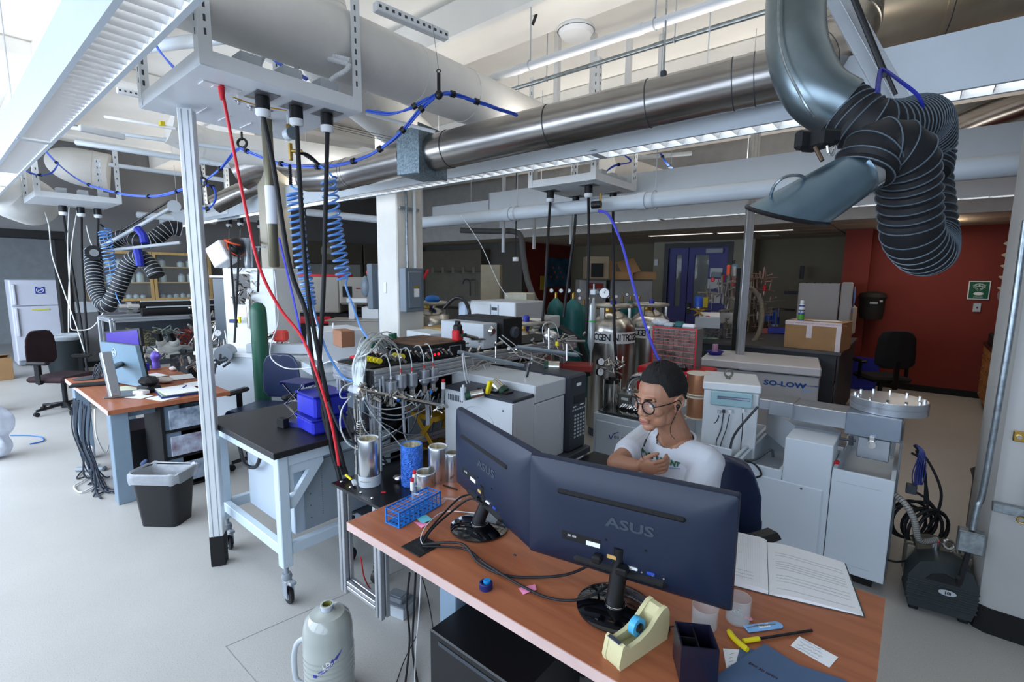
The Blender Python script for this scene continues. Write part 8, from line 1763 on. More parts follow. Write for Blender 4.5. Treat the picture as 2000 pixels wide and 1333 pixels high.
c_=P(483,500,d=5.6); t=T('glass_manifold','glass flask and tubing standing on the white tower','glassware',tuple(c_)); pt(t,'flask',G().lathe([(.03,-.14),(.04,-.08),(.03,0),(.035,.1),(.06,.2)],c_,16).cyl(c_+V((.05,.03,-.13)),c_+V((.05,.03,.15)),.012,n=8).cyl(c_+V((.05,.03,.1)),c_+V((.2,.12,.1)),.008,n=6).cyl(c_+V((.12,.08,-.1)),c_+V((.12,.08,.1)),.012,n=8),mat('silvery glass','aeb6be',.12,.3,alpha=.85),W=1)
bq=P(530,735,d=5.35); t=T('white_bench','long white workbench with stepped cover under the instrument tower','bench',(bq.x,bq.y,0),radians(28)); z1=P(530,690,d=5.35).z
pt(t,'worktop',G().bb((-.9,-.1,z1-.04),(1.05,.8,z1),.004),powder); pt(t,'front_panel',G().bb((-.85,-.08,.05),(1.0,-.05,z1-.045),.004),bluew); pt(t,'stepped_cover',G().bb((.1,-.14,z1-.22),(1.0,-.1,z1-.02),.006),lgrey); pt(t,'leg',G().bb((-.88,-.08,0),(-.82,-.02,z1-.045)),lgrey)
ob('pneumatic_actuator','long grey actuator block lying on the white bench behind the blue chair','actuator',548,690,5.25,(.7,.1,.1),lgrey,radians(38)); ob('red_solenoid','bright red solenoid with white wire on the white bench','solenoid',549,667,5.25,(.14,.11,.12),mat('coral red','e04a40',.5),radians(35),.02)
c_=P(515,668,d=5.25); one('steel_elbow','bent stainless pipe elbow on the white bench left of the red solenoid','pipe elbow',G().tube(spl([c_+V((-.02,-.01,-.1)),c_+V((0,0,0)),c_+V((.05,.03,.06)),c_+V((.14,.09,.08))],6),.032,12),chrome)
g=G()
for k in range(30): p0=P(495+70*RN(),672+10*RN(),d=5.3); dv=V((RN()-.5,RN()-.5,(RN()-.5))).normalized()*.04; g.cyl(p0-dv,p0+dv,.012,n=6)
one('bench_fittings','jumble of metal fittings around the red solenoid on the white bench','fittings',g,steel,kind='stuff')
# spectrometer with red stripe, far left of the pillar
c_=P(640,612,d=7.2); t=T('spectrometer','large grey and black spectrometer with red stripes, in the dark left of the pillar','instrument',(c_.x,c_.y,c_.z),radians(41)); zt=P(640,541,d=7.2).z-c_.z; wg=mat('warm grey instrument','a9a49c',.5,var=.03); bk=blackm
pt(t,'upper_body',G().bb((-.72,.0,.0),(.18,.5,zt),.02),wg); pt(t,'pod',G().bb((.185,-.03,.13),(.68,.5,zt),.03),wg); pt(t,'pod_window',G().bb((.24,-.034,.24),(.38,-.0305,.4)),bk); pt(t,'red_stripe',G().bb((-.7,.02,zt+.0005),(.3,.3,zt+.035),.004),red); pt(t,'lower_body',G().bb((-.72,.02,-.75),(.68,.5,-.005),.01),bk); pt(t,'red_panel',G().bb((-.5,-.01,-.16),(.05,.018,-.05),.01),red); pt(t,'logo_mark',G().bb((.44,-.034,.36),(.56,-.0305,.378)),mat('dull red','8c2a24',.6))
tb2=P(700,664,d=6.6); t=T('side_table','beige table carrying an autosampler, left of the white pillar','table',(tb2.x,tb2.y,0),radians(41)); z1=tb2.z+.1; pt(t,'table_top',G().bb((-.42,-.2,z1-.04),(.42,.4,z1),.004),wg); 
for x in(-.38,.38): pt(t,'leg',G().bb((x-.025,-.18,0),(x+.025,-.13,z1-.041)),wg)
M_=MT(t.location)@t.rotation_euler.to_matrix().to_4x4(); q=M_@V((0,.1,z1+.001)); t=T('autosampler','light grey autosampler base with small white head on the beige table','instrument',tuple(q),radians(41)); pt(t,'base_case',G().bb((-.36,-.2,0),(.36,.2,.16),.006).bb((-.4,-.23,.161),(.4,.22,.175),.003),wg); pt(t,'head_unit',G().bb((-.12,-.1,.176),(-.04,.0,.4),.006).bb((-.14,-.12,.4),(.14,.02,.46),.01).bb((.04,-.05,.176),(.34,.18,.34),.01),powder)
t=T('analyser_box','white bench analyser with lime stripe and blue label, beside the black cords','instrument',tuple(P(640,705,d=4.6)),radians(-12)); t.location=P(632,700,d=4.6); zt=P(640,640,d=4.6).z-t.location.z
pt(t,'case',G().bb((-.17,-.1,.0),(.27,.3,zt),.01),powder); pt(t,'lime_stripe',G().bb((-.04,-.103,.02),(-.0,-.1005,zt-.04)),mat('lime stripe','cfe04a',.6)); pt(t,'blue_label',G().bb((-.155,-.103,.08),(-.06,-.1005,.2)),mat('pale blue label','9bb8dc',.5)); pt(t,'antenna',G().cyl((.0,.1,zt),(.0,.1,zt+.04),.01,n=8),white)
ob('added_low_bench','added pale low bench under the white analyser and the copper coloured box','bench',650,722,4.7,(1.0,.5,.08),lgrey,radians(-12)); ob('copper_clad_box','copper coloured board box right of the white analyser','box',672,676,4.2,(.2,.12,.14),mat('copper board','a8775a',.5,.3),-.2)  # low bench added to carry the analyser and the copper box
t=T('recycle_tower','dark blue-grey floor unit with red lid at the left end of the vacuum rack','cabinet',(-2.86,1.98,0),0); zz1=P(665,690,d=3.6).z; pt(t,'tower_body',G().bb((-.17,-.22,0),(.17,.22,zz1),.02),mat('blue grey unit','4f5b69',.5)); pt(t,'red_lid',G().bb((-.13,-.15,zz1+.0005),(.15,.15,zz1+.02),.01),red)
one('white_bottle','small white bottle standing behind the red lid','bottle',G().lathe([(0,0),(.025,0),(.025,.06),(.018,.07),(.018,.085),(0,.085)],n=14),white,loc=(-2.8,2.1,zz1+.021))
q=P(838,672,d=4.6); stand('added pale stand under the two cardboard boxes right of the pillar',q,.25,.15,q.z); ob('brand_box','pair of light cardboard boxes with grey print right of the white pillar base','box',838,672,4.6,(.42,.24,.12),mat('pale carton','c4cccf',.7),radians(-8));  # stand added to hold the boxes up
# hoods and back wall in the dark
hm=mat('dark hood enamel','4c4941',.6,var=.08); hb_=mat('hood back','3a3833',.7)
for i,(y0_,y1_) in enumerate(((5.6,7.1),(7.15,8.9))):
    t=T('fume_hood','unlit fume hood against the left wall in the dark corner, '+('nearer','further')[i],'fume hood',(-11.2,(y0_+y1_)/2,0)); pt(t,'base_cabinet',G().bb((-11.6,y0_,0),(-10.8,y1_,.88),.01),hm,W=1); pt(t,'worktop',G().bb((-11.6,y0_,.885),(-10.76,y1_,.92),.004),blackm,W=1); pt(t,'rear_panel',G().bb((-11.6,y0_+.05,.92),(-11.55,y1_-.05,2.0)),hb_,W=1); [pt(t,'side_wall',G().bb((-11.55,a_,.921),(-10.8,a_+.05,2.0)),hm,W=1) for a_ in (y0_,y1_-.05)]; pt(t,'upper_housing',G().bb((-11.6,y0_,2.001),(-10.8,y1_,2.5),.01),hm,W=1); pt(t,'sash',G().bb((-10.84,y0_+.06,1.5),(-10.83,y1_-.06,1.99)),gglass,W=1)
ob('hood_canopy','grey trapezoid snorkel canopy hanging in front of the fume hoods','hood',650,508,8.5,(.35,.35,.3),hm,.6,.1)
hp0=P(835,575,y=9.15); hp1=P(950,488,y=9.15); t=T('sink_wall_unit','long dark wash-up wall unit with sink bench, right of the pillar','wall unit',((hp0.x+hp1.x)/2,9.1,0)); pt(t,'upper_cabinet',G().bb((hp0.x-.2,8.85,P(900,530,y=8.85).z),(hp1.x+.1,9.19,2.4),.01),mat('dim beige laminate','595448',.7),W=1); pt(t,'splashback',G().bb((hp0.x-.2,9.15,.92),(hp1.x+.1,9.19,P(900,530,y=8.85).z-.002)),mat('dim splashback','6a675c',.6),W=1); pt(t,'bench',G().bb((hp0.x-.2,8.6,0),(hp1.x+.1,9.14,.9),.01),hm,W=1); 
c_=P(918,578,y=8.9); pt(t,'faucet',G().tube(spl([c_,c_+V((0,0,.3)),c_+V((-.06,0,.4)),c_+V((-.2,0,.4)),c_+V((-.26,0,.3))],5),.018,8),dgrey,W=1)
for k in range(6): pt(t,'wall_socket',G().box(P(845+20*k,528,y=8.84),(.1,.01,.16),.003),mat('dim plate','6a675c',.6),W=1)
c_=P(960,575,d=8.6); zt=P(960,518,d=8.6).z; one('beige_panel','narrow beige cabinet side with knobs right of the sink wall','cabinet',G().bb((-.17,-.17,0),(.17,.17,zt),.01),mat('beige side','a39a84',.6),loc=(c_.x,c_.y,0),rz=.6)
a=P(975,500,x=-7.56); b_=P(1036,500,x=-7.56); struct('wall_left_end',G().bb((-7.56,9.3,0),(-7.505,b_.y if b_.y<11.3 else 10.6,ZS)),mat('dark violet door','1d1a2c',.6))
c_=P(1104,530,x=-7.3); t=T('night_poster','dark blue poster with orange specks on the far red wall','poster',tuple(c_)); pz0=P(1104,560,x=-7.3).z; pz1=P(1104,505,x=-7.3).z; py0=P(1085,530,x=-7.3).y; py1=P(1121,530,x=-7.3).y; py1=min(py1,11.3) ; 
bt=a=None
pt(t,'poster_sheet',G().bb((-7.349,py0-.3,pz0),(-7.335,py1-.0 if py1>py0-.3 else py0+.5,pz1)),mat('night poster','16284a',.4,var=.3,sc=2,col2='2a6a8a'),W=1)
for k in range(7): pt(t,'orange_speck',G().box((-7.333,py0-.15+.09*k,pz0+.25+.12*((k*5)%3)),(.004,.06,.05),0),orange,W=1)
one('yellow_sign','small yellow caution sign low on the far red wall','sign',G().box(P(1060,553,x=-7.3)+V((0,0,0)),(.01,.2,.35)),mat('yellow sign','b99a20',.6))
pts_=[P(900,450,d=8),P(960,452,d=7.8),P(1000,452,d=7.6),P(1017,462,d=7.5),P(1022,500,d=7.4),P(1030,545,d=7.2),P(1042,580,d=7),P(1054,600,d=6.8)]
cable('grey_flex_duct','long thick grey flexible hose dropping from the dark ceiling right of the pillar','hose',pts_,.045,mat('dark flex hose','4d4f50',.6),12)
c_=P(1007,503,d=6.5); t=T('pendant_camera','small white pendant sensor on a black cord','sensor',tuple(c_)); pt(t,'cord',G().cyl((c_.x,c_.y,4),c_,.008,n=6),black,W=1); pt(t,'sensor_body',G().cyl(c_-V((0,0,.05)),c_,.04,n=12),white,W=1)
# ================================================================ NITROGEN DEWARS AND GAS BOTTLES
def ln2(label,px,py_ring,d,r,word=True,band=None,zfix=None):
    c_=P(px,py_ring,d=d); zt=c_.z; t=T('nitrogen_tank',label,'tank',(c_.x,c_.y,0))
    zs_=zt-.13
    pt(t,'tank_body',G().lathe([(0,.08),(r,.1),(r,zs_-.14),(r*.97,zs_-.08),(r*.8,zs_-.01),(r*.45,zs_+.05),(.07,zs_+.07),(.05,zs_+.14),(0,zs_+.14)],n=44),steel)
    pt(t,'handling_ring',G().ring((0,0,zt),r*.8,.02,n=36,k=8),chrome if 0 else mat('ring tube','b8b5ac',.3,.8))
    for k in range(3): a=2*pi*k/3+.4; pt(t,'ring_post',G().box((cos(a)*r*.72,sin(a)*r*.72,zt-.1),(.03,.06,.2),.003,MR(a,3,'Z')),steel)
    pt(t,'blue_cap',G().lathe([(0,zt-.06),(.032,zt-.06),(.032,zt+.05),(.02,zt+.065),(0,zt+.065)],(.03,-.04,0),14),mat('blue valve cap','27309c',.4))
    pt(t,'brass_valve',G().cyl((-.06,-.03,zs_+.1),(-.18,-.08,zs_+.1),.014,n=8).cyl((.06,-.05,zs_+.1),(.15,-.12,zs_+.12),.014,n=8).box((.0,-.04,zs_+.1),(.1,.08,.08),.01),brass)
    pt(t,'base_ring',G().cyl((0,0,0),(0,0,.08),r*.9,n=28),dgrey)
    if word:
        zb_=zs_-.2; pt(t,'white_band',G().lathe([(r+.002,zb_-.06),(r+.002,zb_+.06)],n=44),white); a0=math.atan2(-c_.y,-c_.x)
        s_='NITROGEN NITROGEN '; n_=len(s_); st=.062/r*.62
        for k,chh in enumerate(s_):
            a=a0+(k-n_*.5)*st*1.12+word
            if chh!=' ' and abs(a-a0)<1.75: text(t,chh,.105,FR((cos(a)*(r+.0035),sin(a)*(r+.0035),zb_),(-sin(a),cos(a),0),(0,0,1)),ink,'band_letter',bold=.0012,sx=.85)
    return t
ln2('stainless liquid nitrogen tank with white NITROGEN band right of the green cylinders',1197,597,5.3,.25,.18)
ln2('second stainless nitrogen tank just behind the red parts cabinet',1271,595,5.9,.25,.25)
ln2('nitrogen tank with a wide handling ring behind the far end of the vacuum rack',1028,629,4.5,.27,False)
ln2('nitrogen tank half hidden behind the white pillar, blue gloves on its ring',842,592,6.0,.27,.35)
one('blue_gloves','blue gloves lying on the ring of the tank beside the pillar','gloves',G().ball((0,0,.02),(.11,.08,.05),12,8),blue,loc=P(845,588,d=5.95))
def bottle(label,px,py_top,d,r=.115,reg=True,m=green):
    c_=P(px,py_top,d=d); zt=c_.z; t=T('gas_cylinder',label,'gas cylinder',(c_.x,c_.y,0)); pt(t,'cylinder_body',G().lathe([(0,0),(r,0),(r,zt-.2),(r*.95,zt-.13),(r*.75,zt-.06),(r*.35,zt-.02),(.03,zt),(0,zt)],n=28),m); pt(t,'valve',G().cyl((0,0,zt),(0,0,zt+.08),.018,n=10),brass)
    if reg:
        for s in(-1,1): u_=V((-c_.x,-c_.y,0)).normalized(); sd_=V((-u_.y,u_.x,0)); p=sd_*.06*s+V((0,0,zt+.1))+u_*.05; gg=pt(t,'regulator_gauge',G().cyl(p,p+u_*.025,.03,n=14),dgrey); pt(gg,'dial_face',G().lathe([(0,.027),(.023,.027)],p,14,u_),paper)
    return t
bottle('tall dark teal gas cylinder nearest the nitrogen tank, right one of the front pair',1120,584,5.9,.12); bottle('teal gas cylinder left of the tallest one in front of the poster',1086,583,6.2,.115)
for i,(px,py,d) in enumerate(((1195,592,7.2),(1216,590,7.4),(1232,588,7.6),(1248,590,7.2),(1140,596,7.0))): bottle('teal gas cylinder in the rear row, '+('first','second','third','fourth','leftmost, beside the strap')[i],px,py,d,.11,i%2==0,green)
for i,(px,py) in (): 
    c_=P(px,py,d=7); t=T('cylinder_cap','teal protective cap on a rear gas cylinder, '+('left','right')[i],'cap',tuple(c_)); pt(t,'cap_shell',G().lathe([(.05,-.08),(.055,-.02),(.04,.05),(0,.07)],c_,16),green,W=1)
t=T('webbing_strap','black curved strap slanting in front of the teal cylinders','strap',tuple(P(1145,700,d=4.3))); pt(t,'strap_band',G().tube(spl([P(1095,640,d=4.4),P(1118,655,d=4.3),P(1132,668,d=4.2),P(1142,700,d=4.2),P(1148,735,d=4.2)],5),.028,8),blackm,W=1)
ob('red_block','red flat box behind the gas chromatograph keypad','box',1122,722,4.0,(.3,.2,.05),mat('dull red','8c2a24',.6),.5)
# second chromatograph
q=P(945,642,d=5.2); t=T('gas_chromatograph','light grey gas chromatograph with blue stripe and small display, right of the pillar','instrument',tuple(q),radians(2)); zt=P(945,588,d=5.2).z-q.z
pt(t,'oven_body',G().bb((-.2,-.0,0),(.42,.55,zt),.01),gcw); pt(t,'front_unit',G().bb((-.34,-.05,0),(-.205,.5,zt-.02),.02),mat('pale blue grey','a9b8cc',.4)); pt(t,'front_door',G().bb((-.19,-.014,.02),(.1,-.001,zt-.03),.006),gcw); pt(t,'control_face',G().bb((.11,-.012,.02),(.2,-.001,zt-.03),.004),mat('pale cool panel','c0c8d4',.4)); pt(t,'display',G().bb((.12,-.016,zt-.09),(.19,-.0125,zt-.06)),black)
for k in range(6): pt(t,'key',G().box((.135+.02*(k%3),-.014,zt-.13-.03*(k//3)),(.012,.004,.012)),lgrey)
cable('black_hose','thick short black hose arching over the light grey chromatograph','hose',[P(868,602,d=5.3),P(888,583,d=5.2),P(905,585,d=5.1),P(915,602,d=5.0),P(917,616,d=5.0)],.02,black,10)
t=T('small_instrument','flat grey-beige instrument right of the light grey chromatograph','instrument',tuple(P(1040,640,d=5.6)),.1); pt(t,'case',G().bb((-.25,-.1,0),(.25,.2,.14),.008),gcw)
q=P(1015,600,d=6.2); stand('added pale stand under the cream unit right of the second chromatograph',q,.2,.2,q.z); ob('white_unit','pale boxy unit standing behind the flat instrument','instrument',1015,600,6.2,(.3,.3,.18),mat('pale cream box','c9c6b4',.6),.3); ob('equipment_table','grey table supporting the light grey chromatograph','table',945,700,5.3,(1.6,.7,.28),dgrey,.1)  # the stand is an added support for the cream unit
ob('amber_cabinet','yellowish wooden box under the chromatograph beside the tank','box',880,672,5.6,(.5,.4,.2),woodm,.1)
# fridges, boxes and oven in front of the beige wall
for i,(px0,px1,w_) in enumerate(((1131,1185,0),(1192,1275,0))):
    a=P(px0,600,d=9.2); b_=P(px1,600,d=9.2); t,w_=QT('refrigerator','grey-white low refrigerator behind the gas cylinders, '+('left one with a red label','right one')[i],'refrigerator',a,b_); zt=P(px0,547,d=9.2).z; pt(t,'cabinet',G().bb((0,.05,0),(w_-.01,.6,zt),.01),mat('dim white enamel','8f9090',.5)); pt(t,'door',G().bb((.01,0,.1),(w_-.02,.045,zt-.01),.01),mat('dim white enamel','8f9090',.5))
    if not i: pt(t,'red_label',G().bb((w_*.3,-.004,zt-.16),(w_*.85,-.0005,zt-.06)),mat('dull red','8c2a24',.6))
ob('toaster_oven','beige oven with dark window on top of the left low refrigerator','oven',1163,545,9.0,(.42,.35,.4),mat('beige oven','8c7f68',.6),.7)
ob('oven_window','dark window plate of the beige oven','window',1166,541,8.78,(.22,.01,.24),blackm,.69)
for i,(px,d) in enumerate(((1205,9.2),(1250,9.3))): 
    q=P(px,546,d=d); t=T('cardboard_box','brown cardboard box with splayed flaps on the low refrigerators, '+('left','right')[i],'box',tuple(q),.7); pt(t,'carton',G().bb((-.25,-.2,0),(.25,.2,.14),.004),card); 
    if not i: 
        for s in(-1,1): pt(t,'flap',G().box((s*.2,-.02,.24),(.34,.4,.008),0,MR(s*-.25,3,'Y')@MR(.7,3,'X')),card)
one('thermostat','white wall thermostat left of the violet double door','thermostat',G().box(P(1282,513,y=yb-.02),(.1,.03,.15),.01),powder)
c_=P(1434,512,y=yb-.01); one('fire_switch','small black wall switch right of the violet door','switch',G().box(c_,(.04,.02,.07),.004),black); one('blue_notice','small pale blue notice right of the violet door','notice',G().box(P(1434,521,y=yb-.01),(.15,.006,.1)),mat('pale blue notice','9cc4d8',.6))
for i,(px,py,w_,h_) in enumerate(((1399,533,.26,.2),(1396,555,.3,.22),(1395,583,.26,.2))): one('paper_notice','white paper notice taped to the violet door, '+('top','middle','bottom')[i],'notice',G().box(P(px,py,y=yb+.02)-V((0,.01,0)),(w_,.004,h_)),paper)
# ================================================================ CHEST FREEZER AND REAR BENCH
zF=.82; F=[P(x,y,z=zF) for x,y in ((1367,700),(1605,721),(1616,701),(1397,682))]
t,w_=QT('chest_freezer','long white chest freezer with blue SO-LOW lettering behind the white cabinet','freezer',F[0],F[1]); dep=.85
pt(t,'freezer_body',G().bb((.01,.02,.04),(w_-.01,dep,zF-.1),.01),mat('freezer enamel','b9bcc2',.45,var=.02)); pt(t,'freezer_lid',G().bb((0,0,zF-.09),(w_,dep+.01,zF),.012),mat('freezer lid enamel','cfcfd4',.4,var=.02)); pt(t,'lid_gasket',G().bb((.012,.01,zF-.099),(w_-.012,dep,zF-.091)),dgrey); pt(t,'lid_handle',G().bb((.42,-.012,zF-.09),(.62,-.0005,zF-.07),.003),lgrey)
text(t,'SO-LOW',.075,FR((w_*.73,.0185,zF-.21),(1,0,0),(0,0,1)),mat('signage blue','1b4f9c',.5),sx=1.35,bold=.003); text(t,'ENVIRONMENTAL EQUIPMENT',.02,FR((w_*.9,.0185,zF-.2),(1,0,0),(0,0,1)),mat('signage blue','1b4f9c',.5),bold=.0003,sx=.9); pt(t,'model_badge',G().bb((w_*.86,.016,zF-.27),(w_*.95,.0195,zF-.245)),mat('pale blue label','9bb8dc',.5)); pt(t,'hinge',G().bb((w_-.005,.3,zF-.16),(w_+.01,.36,zF-.06)),lgrey)
M_=MT(t.location)@t.rotation_euler.to_matrix().to_4x4()
q=P(1396,693,z=zF+.001); t=T('blue_dish','dark blue plastic dish on the left end of the chest freezer','dish',tuple(q)); pt(t,'dish',G().lathe([(0,0),(.06,0),(.1,.045),(.105,.045),(.065,.004),(0,.006)],n=28),mat('cobalt dish','23259a',.35)); c0=T('pink_candle','pink cylindrical candle standing in the blue dish','candle',tuple(q+V((0,0,.008)))); pt(c0,'candle_body',G().lathe([(0,0),(.033,0),(.034,.003),(.034,.115),(.03,.12),(0,.117)],n=22),mat('pink wax','c79ab8',.5)); pt(c0,'wick',G().cyl((0,0,.117),(0,0,.125),.002,n=5),ink)
bA=P(1372,642,z=.9); bB=P(1650,683,z=.9)
rbn=T('rear_bench','long grey laboratory bench behind the chest freezer, full of equipment','bench',(-1.5,7.7,0)); pt(rbn,'worktop',G().bb((-3.4,6.75,.86),(-.62,8.7,.9),.004),mat('dark grey worktop','4c4c4e',.45),W=1); pt(rbn,'end_panel',G().bb((-.66,6.8,0),(-.64,8.65,.855)),dgrey,W=1); pt(rbn,'cabinet_front',G().bb((-3.35,6.8,0),(-.67,6.85,.855)),dgrey,W=1)
t=QT('cardboard_box','large taped cardboard box with red-printed tape on the rear bench','box',P(1529,690,y=6.83),P(1606,690,y=6.78),.901)[0]; a=P(1532,698,d=6.85); b_=P(1616,715,d=6.75); w_=.6; h_=.34
pt(t,'carton',G().bb((0,0,0),(w_,.5,h_),.004),card); tp=mat('white printed tape','d9cfd2',.4)
pt(t,'tape',G().bb((0,-.002,h_-.05),(w_,-.0005,h_+.001)).bb((w_*.4,-.0025,h_-.2),(w_*.5,-.0022,h_-.045)).bb((w_-.05,-.0025,0),(w_+.001,-.0022,h_-.045)).bb((0,.2,h_+.0005),(w_,.26,h_+.002)),tp)
for k in range(4): text(t,'DO NOT OPEN',.022,FR((.09+.16*k,-.0032,h_-.025),(1,0,0),(0,0,1)),mat('red print','b04050',.5),'tape_print')
M_=MT(t.location)@t.rotation_euler.to_matrix().to_4x4(); q=M_@V((.36,.26,h_+.003)); one('paper_sheet','white sheet lying on top of the taped cardboard box','paper',G().box((0,0,0),(.3,.22,.002)),paper,loc=tuple(q),rz=.5)
q=M_@V((.14,.1,h_+.003)); t=T('duster_can','spray duster can with white nozzle and green-blue label on the cardboard box','spray can',tuple(q)); pt(t,'can',G().lathe([(0,0),(.034,0),(.034,.17),(.03,.185),(.015,.19),(0,.19)],n=24),mat('can blue','1f4d9a',.35)); pt(t,'green_label',G().lathe([(.0345,.01),(.0345,.07)],n=24),mat('lime print','5aa83a',.5)); pt(t,'white_top',G().lathe([(.0345,.13),(.0345,.165),(.028,.19),(.02,.2),(.022,.235),(.016,.245),(0,.245)],n=20),white)
a0=math.atan2(-q.y,-q.x)
for k,chh in enumerate('DUST'): a=a0+(k-1.5)*.5; text(t,chh,.04,FR((cos(a)*.0355,sin(a)*.0355,.1),(-sin(a),cos(a),0),(0,0,1)),white,'label_letter',bold=.001)
q=P(1600,690,d=7.6); zI0=.901; iA=P(1553,640,d=7.6); iB=P(1638,640,y=iA.y+.05)
t,w_=QT('incubator','tall grey-white incubator cabinet with open side door on the rear bench','incubator',iA,iB,.901); zt=P(1557,553,d=7.6).z-.901; ic=mat('dim incubator enamel','a9a6a4',.5,var=.03)
pt(t,'cabinet',G().bb((0,0,0),(w_-.03,.7,zt),.012),ic); pt(t,'door',G().bb((w_-.015,-.02,.02),(w_+.13,.7,zt+.02),.015),ic); pt(t,'blue_handle',G().ball((w_+.15,.2,zt-.2),(.02,.08,.16),12,8).box((w_+.14,.1,zt*.5),(.03,.14,.06),.01),mat('periwinkle handle','6f83c8',.4)); 
for k in range(5): pt(t,'top_knob',G().cyl((.1+.1*k,.1,zt),(.1+.1*k,.1,zt+.02),.015,n=8),dgrey)
ob('plastic_sack','pale plastic sack hanging at the right side of the incubator','bag',1656,655,7.9,(.12,.3,.5),mat('greyish sack','b8b2aa',.6,bump=.6,bsc=10),.4,.05)
for i,(px,py,h_) in enumerate(((1500,637,.17),(1508,637,.15),(1515,638,.24))): 
    q=P(px,py,z=.901); t=T('blue_can','blue cylindrical insulated can on the rear bench, '+('left','middle','tallest, right')[i],'can',(q.x,q.y,.901)); pt(t,'can_body',G().lathe([(0,0),(.05,0),(.05,.04)],n=20),lgrey); pt(t,'blue_jacket',G().lathe([(.052,.04),(.052,h_+.05),(.045,h_+.055),(0,h_+.045)],n=20),mat('vivid blue can','1f4fb4',.35))
ob('blue_tub','deep blue translucent tub with lid on the rear bench','tub',1518,651,7.6,(.26,.18,.09),mat('indigo tub','3038a8',.35),.2); ob('wipes_box','red and white patterned paper box left of the blue tub','box',1496,652,7.7,(.2,.14,.08),mat('red white pattern','c9b8b4',.7,var=.6,sc=40,col2='b03a3a'),.1)
ob('cotton_bag','clear bag of cotton swabs with green print on the rear bench','bag',1508,690,6.95,(.36,.2,.12),mat('cotton bag','c2c0b4',.6,var=.3,sc=30,bump=.8,bsc=30),.1,.05); ob('glove_box','green and white glove box beside the black strip post','box',1383,676,6.9,(.25,.14,.12),mat('green carton','3f8a70',.6,var=.4,sc=5,col2='c4d4cc'),.5); ob('cream_tray','cream coloured flat tray behind the bag of swabs','tray',1525,664,7.3,(.3,.2,.04),mat('pale cream box','c9c6b4',.6),.1)
ob('cling_bag','clear crumpled bag at the right end of the rear bench','bag',1640,683,6.9,(.22,.2,.1),frost,.2,.04); ob('red_jar','small red-capped jar at the right end of the rear bench','jar',1624,706,6.4,(.08,.08,.07),mat('coral red','e04a40',.5),.2,.02)
ob('dark_box','large dark brown box at the back of the rear bench','box',1470,655,8.0,(.4,.3,.22),mat('dark brown carton','4a3526',.8),.1)
# glass vacuum line on the rear bench
def cluster(label,px,py,d,sx,sz,n,m=steel,r=.008):
    c_=P(px,py,d=d); g=G()
    for k in range(n):
        p0=c_+CR*((RN()-.5)*sx)+V((0,0,(RN()-.5)*sz))+CF*((RN()-.5)*.3); dv=(V((0,0,1)) if RN()<.5 else (CR if RN()<.6 else CF))*(.03+.12*RN()); dv=dv+V((RN()-.5,RN()-.5,RN()-.5))*.03; g.cyl(p0-dv,p0+dv,r*(.6+RN()),n=6)
    t=T('glass_assembly',label,'glassware',tuple(c_)); pt(t,'tube_cluster',g,m,W=1,kind='stuff'); return t
gm2=mat('glassy grey','a8a39a',.15,.5,alpha=.9)
cluster('cluster of small glass valves left of the grey post, in front of the violet door',1405,575,7.0,.5,.25,34,gm2); cluster('dense vertical stack of glass valves just left of the grey post',1428,600,6.9,.2,.9,40,gm2,.012); cluster('frame of copper-pink glass tubes right of the grey post',1480,560,7.9,.4,.5,34,mat('rosy tube','b08c80',.3,.5)); cluster('maze of glass tubing under the pink tubes right of the grey post',1487,615,7.8,.5,.55,56,gm2); cluster('pile of wires and metal pieces on the bench left of the grey post',1410,655,6.9,.55,.22,60,mat('mixed wire','77777a',.5,var=.6,sc=20)); cluster('glass pieces on the bench right of the grey post',1462,668,7.0,.4,.15,30,gm2)
for i,(px,py,w_,h_,m_) in enumerate(((1392,545,.05,.09,red),(1411,544,.05,.09,red),(1432,553,.05,.12,red),(1422,534,.05,.16,orange),(1433,535,.06,.14,mat('clear cap','a9a9a8',.3)),(1400,537,.14,.08,mat('slate plastic','4f5c66',.5)),(1493,563,.05,.1,red))):
    ob('coloured_cap',('red cap, leftmost above the glass valves','red cap, second above the glass valves','red cap just left of the grey post','orange cap left of the grey post','clear-grey cap beside the orange one','slate blue plastic piece above the red caps','red cap right of the grey post')[i],'cap',px,py+6,6.9 if i<6 else 7.8,(w_,w_,h_),m_,.2,.012)
ob('black_strip_post','black vertical strip immediately left of the grey post','post',1434,684,6.3,(.07,.05,1.05),blackm,.2)
q=P(1364,603,d=6.6); t=T('blue_flask','blue jacketed flask on a small golden jack in front of the violet door','flask',tuple(q)); pt(t,'jacket',G().lathe([(0,0),(.055,0),(.055,.15),(.045,.165),(0,.165)],n=20),mat('vivid blue can','1f4fb4',.35)); pt(t,'steel_collar',G().lathe([(.056,0),(.056,.02)],n=20),chrome)
ob('yellow_card','yellow card behind the blue jacketed flask','card',1369,601,6.75,(.17,.01,.14),mat('yellow card','c8b428',.6),.4); q=P(1364,618,d=6.6); t=T('small_lab_jack','small golden lab jack under the blue flask','lab jack',tuple(q)); pt(t,'top_plate',G().bb((-.1,-.07,.09),(.1,.07,.1)),gold); pt(t,'scissor_link',G().box((0,0,.05),(.15,.01,.02),0,MR(.6,3,'Y')).box((0,.01,.05),(.15,.01,.02),0,MR(-.6,3,'Y')),gold)
t=T('instrument_stack','grey instrument box with a white manual on top, left of the grey post','instrument',tuple(P(1375,640,d=6.7)),.3); pt(t,'case',G().bb((-.12,-.1,0),(.2,.15,.14),.006),lgrey); pt(t,'white_manual',G().box((.06,-.02,.17),(.26,.18,.03),.004,MR(.25,3,'X')),paper); pt(t,'red_mark',G().box((.04,-.1,.163),(.05,.03,.004),0,MR(.25,3,'X')),red)
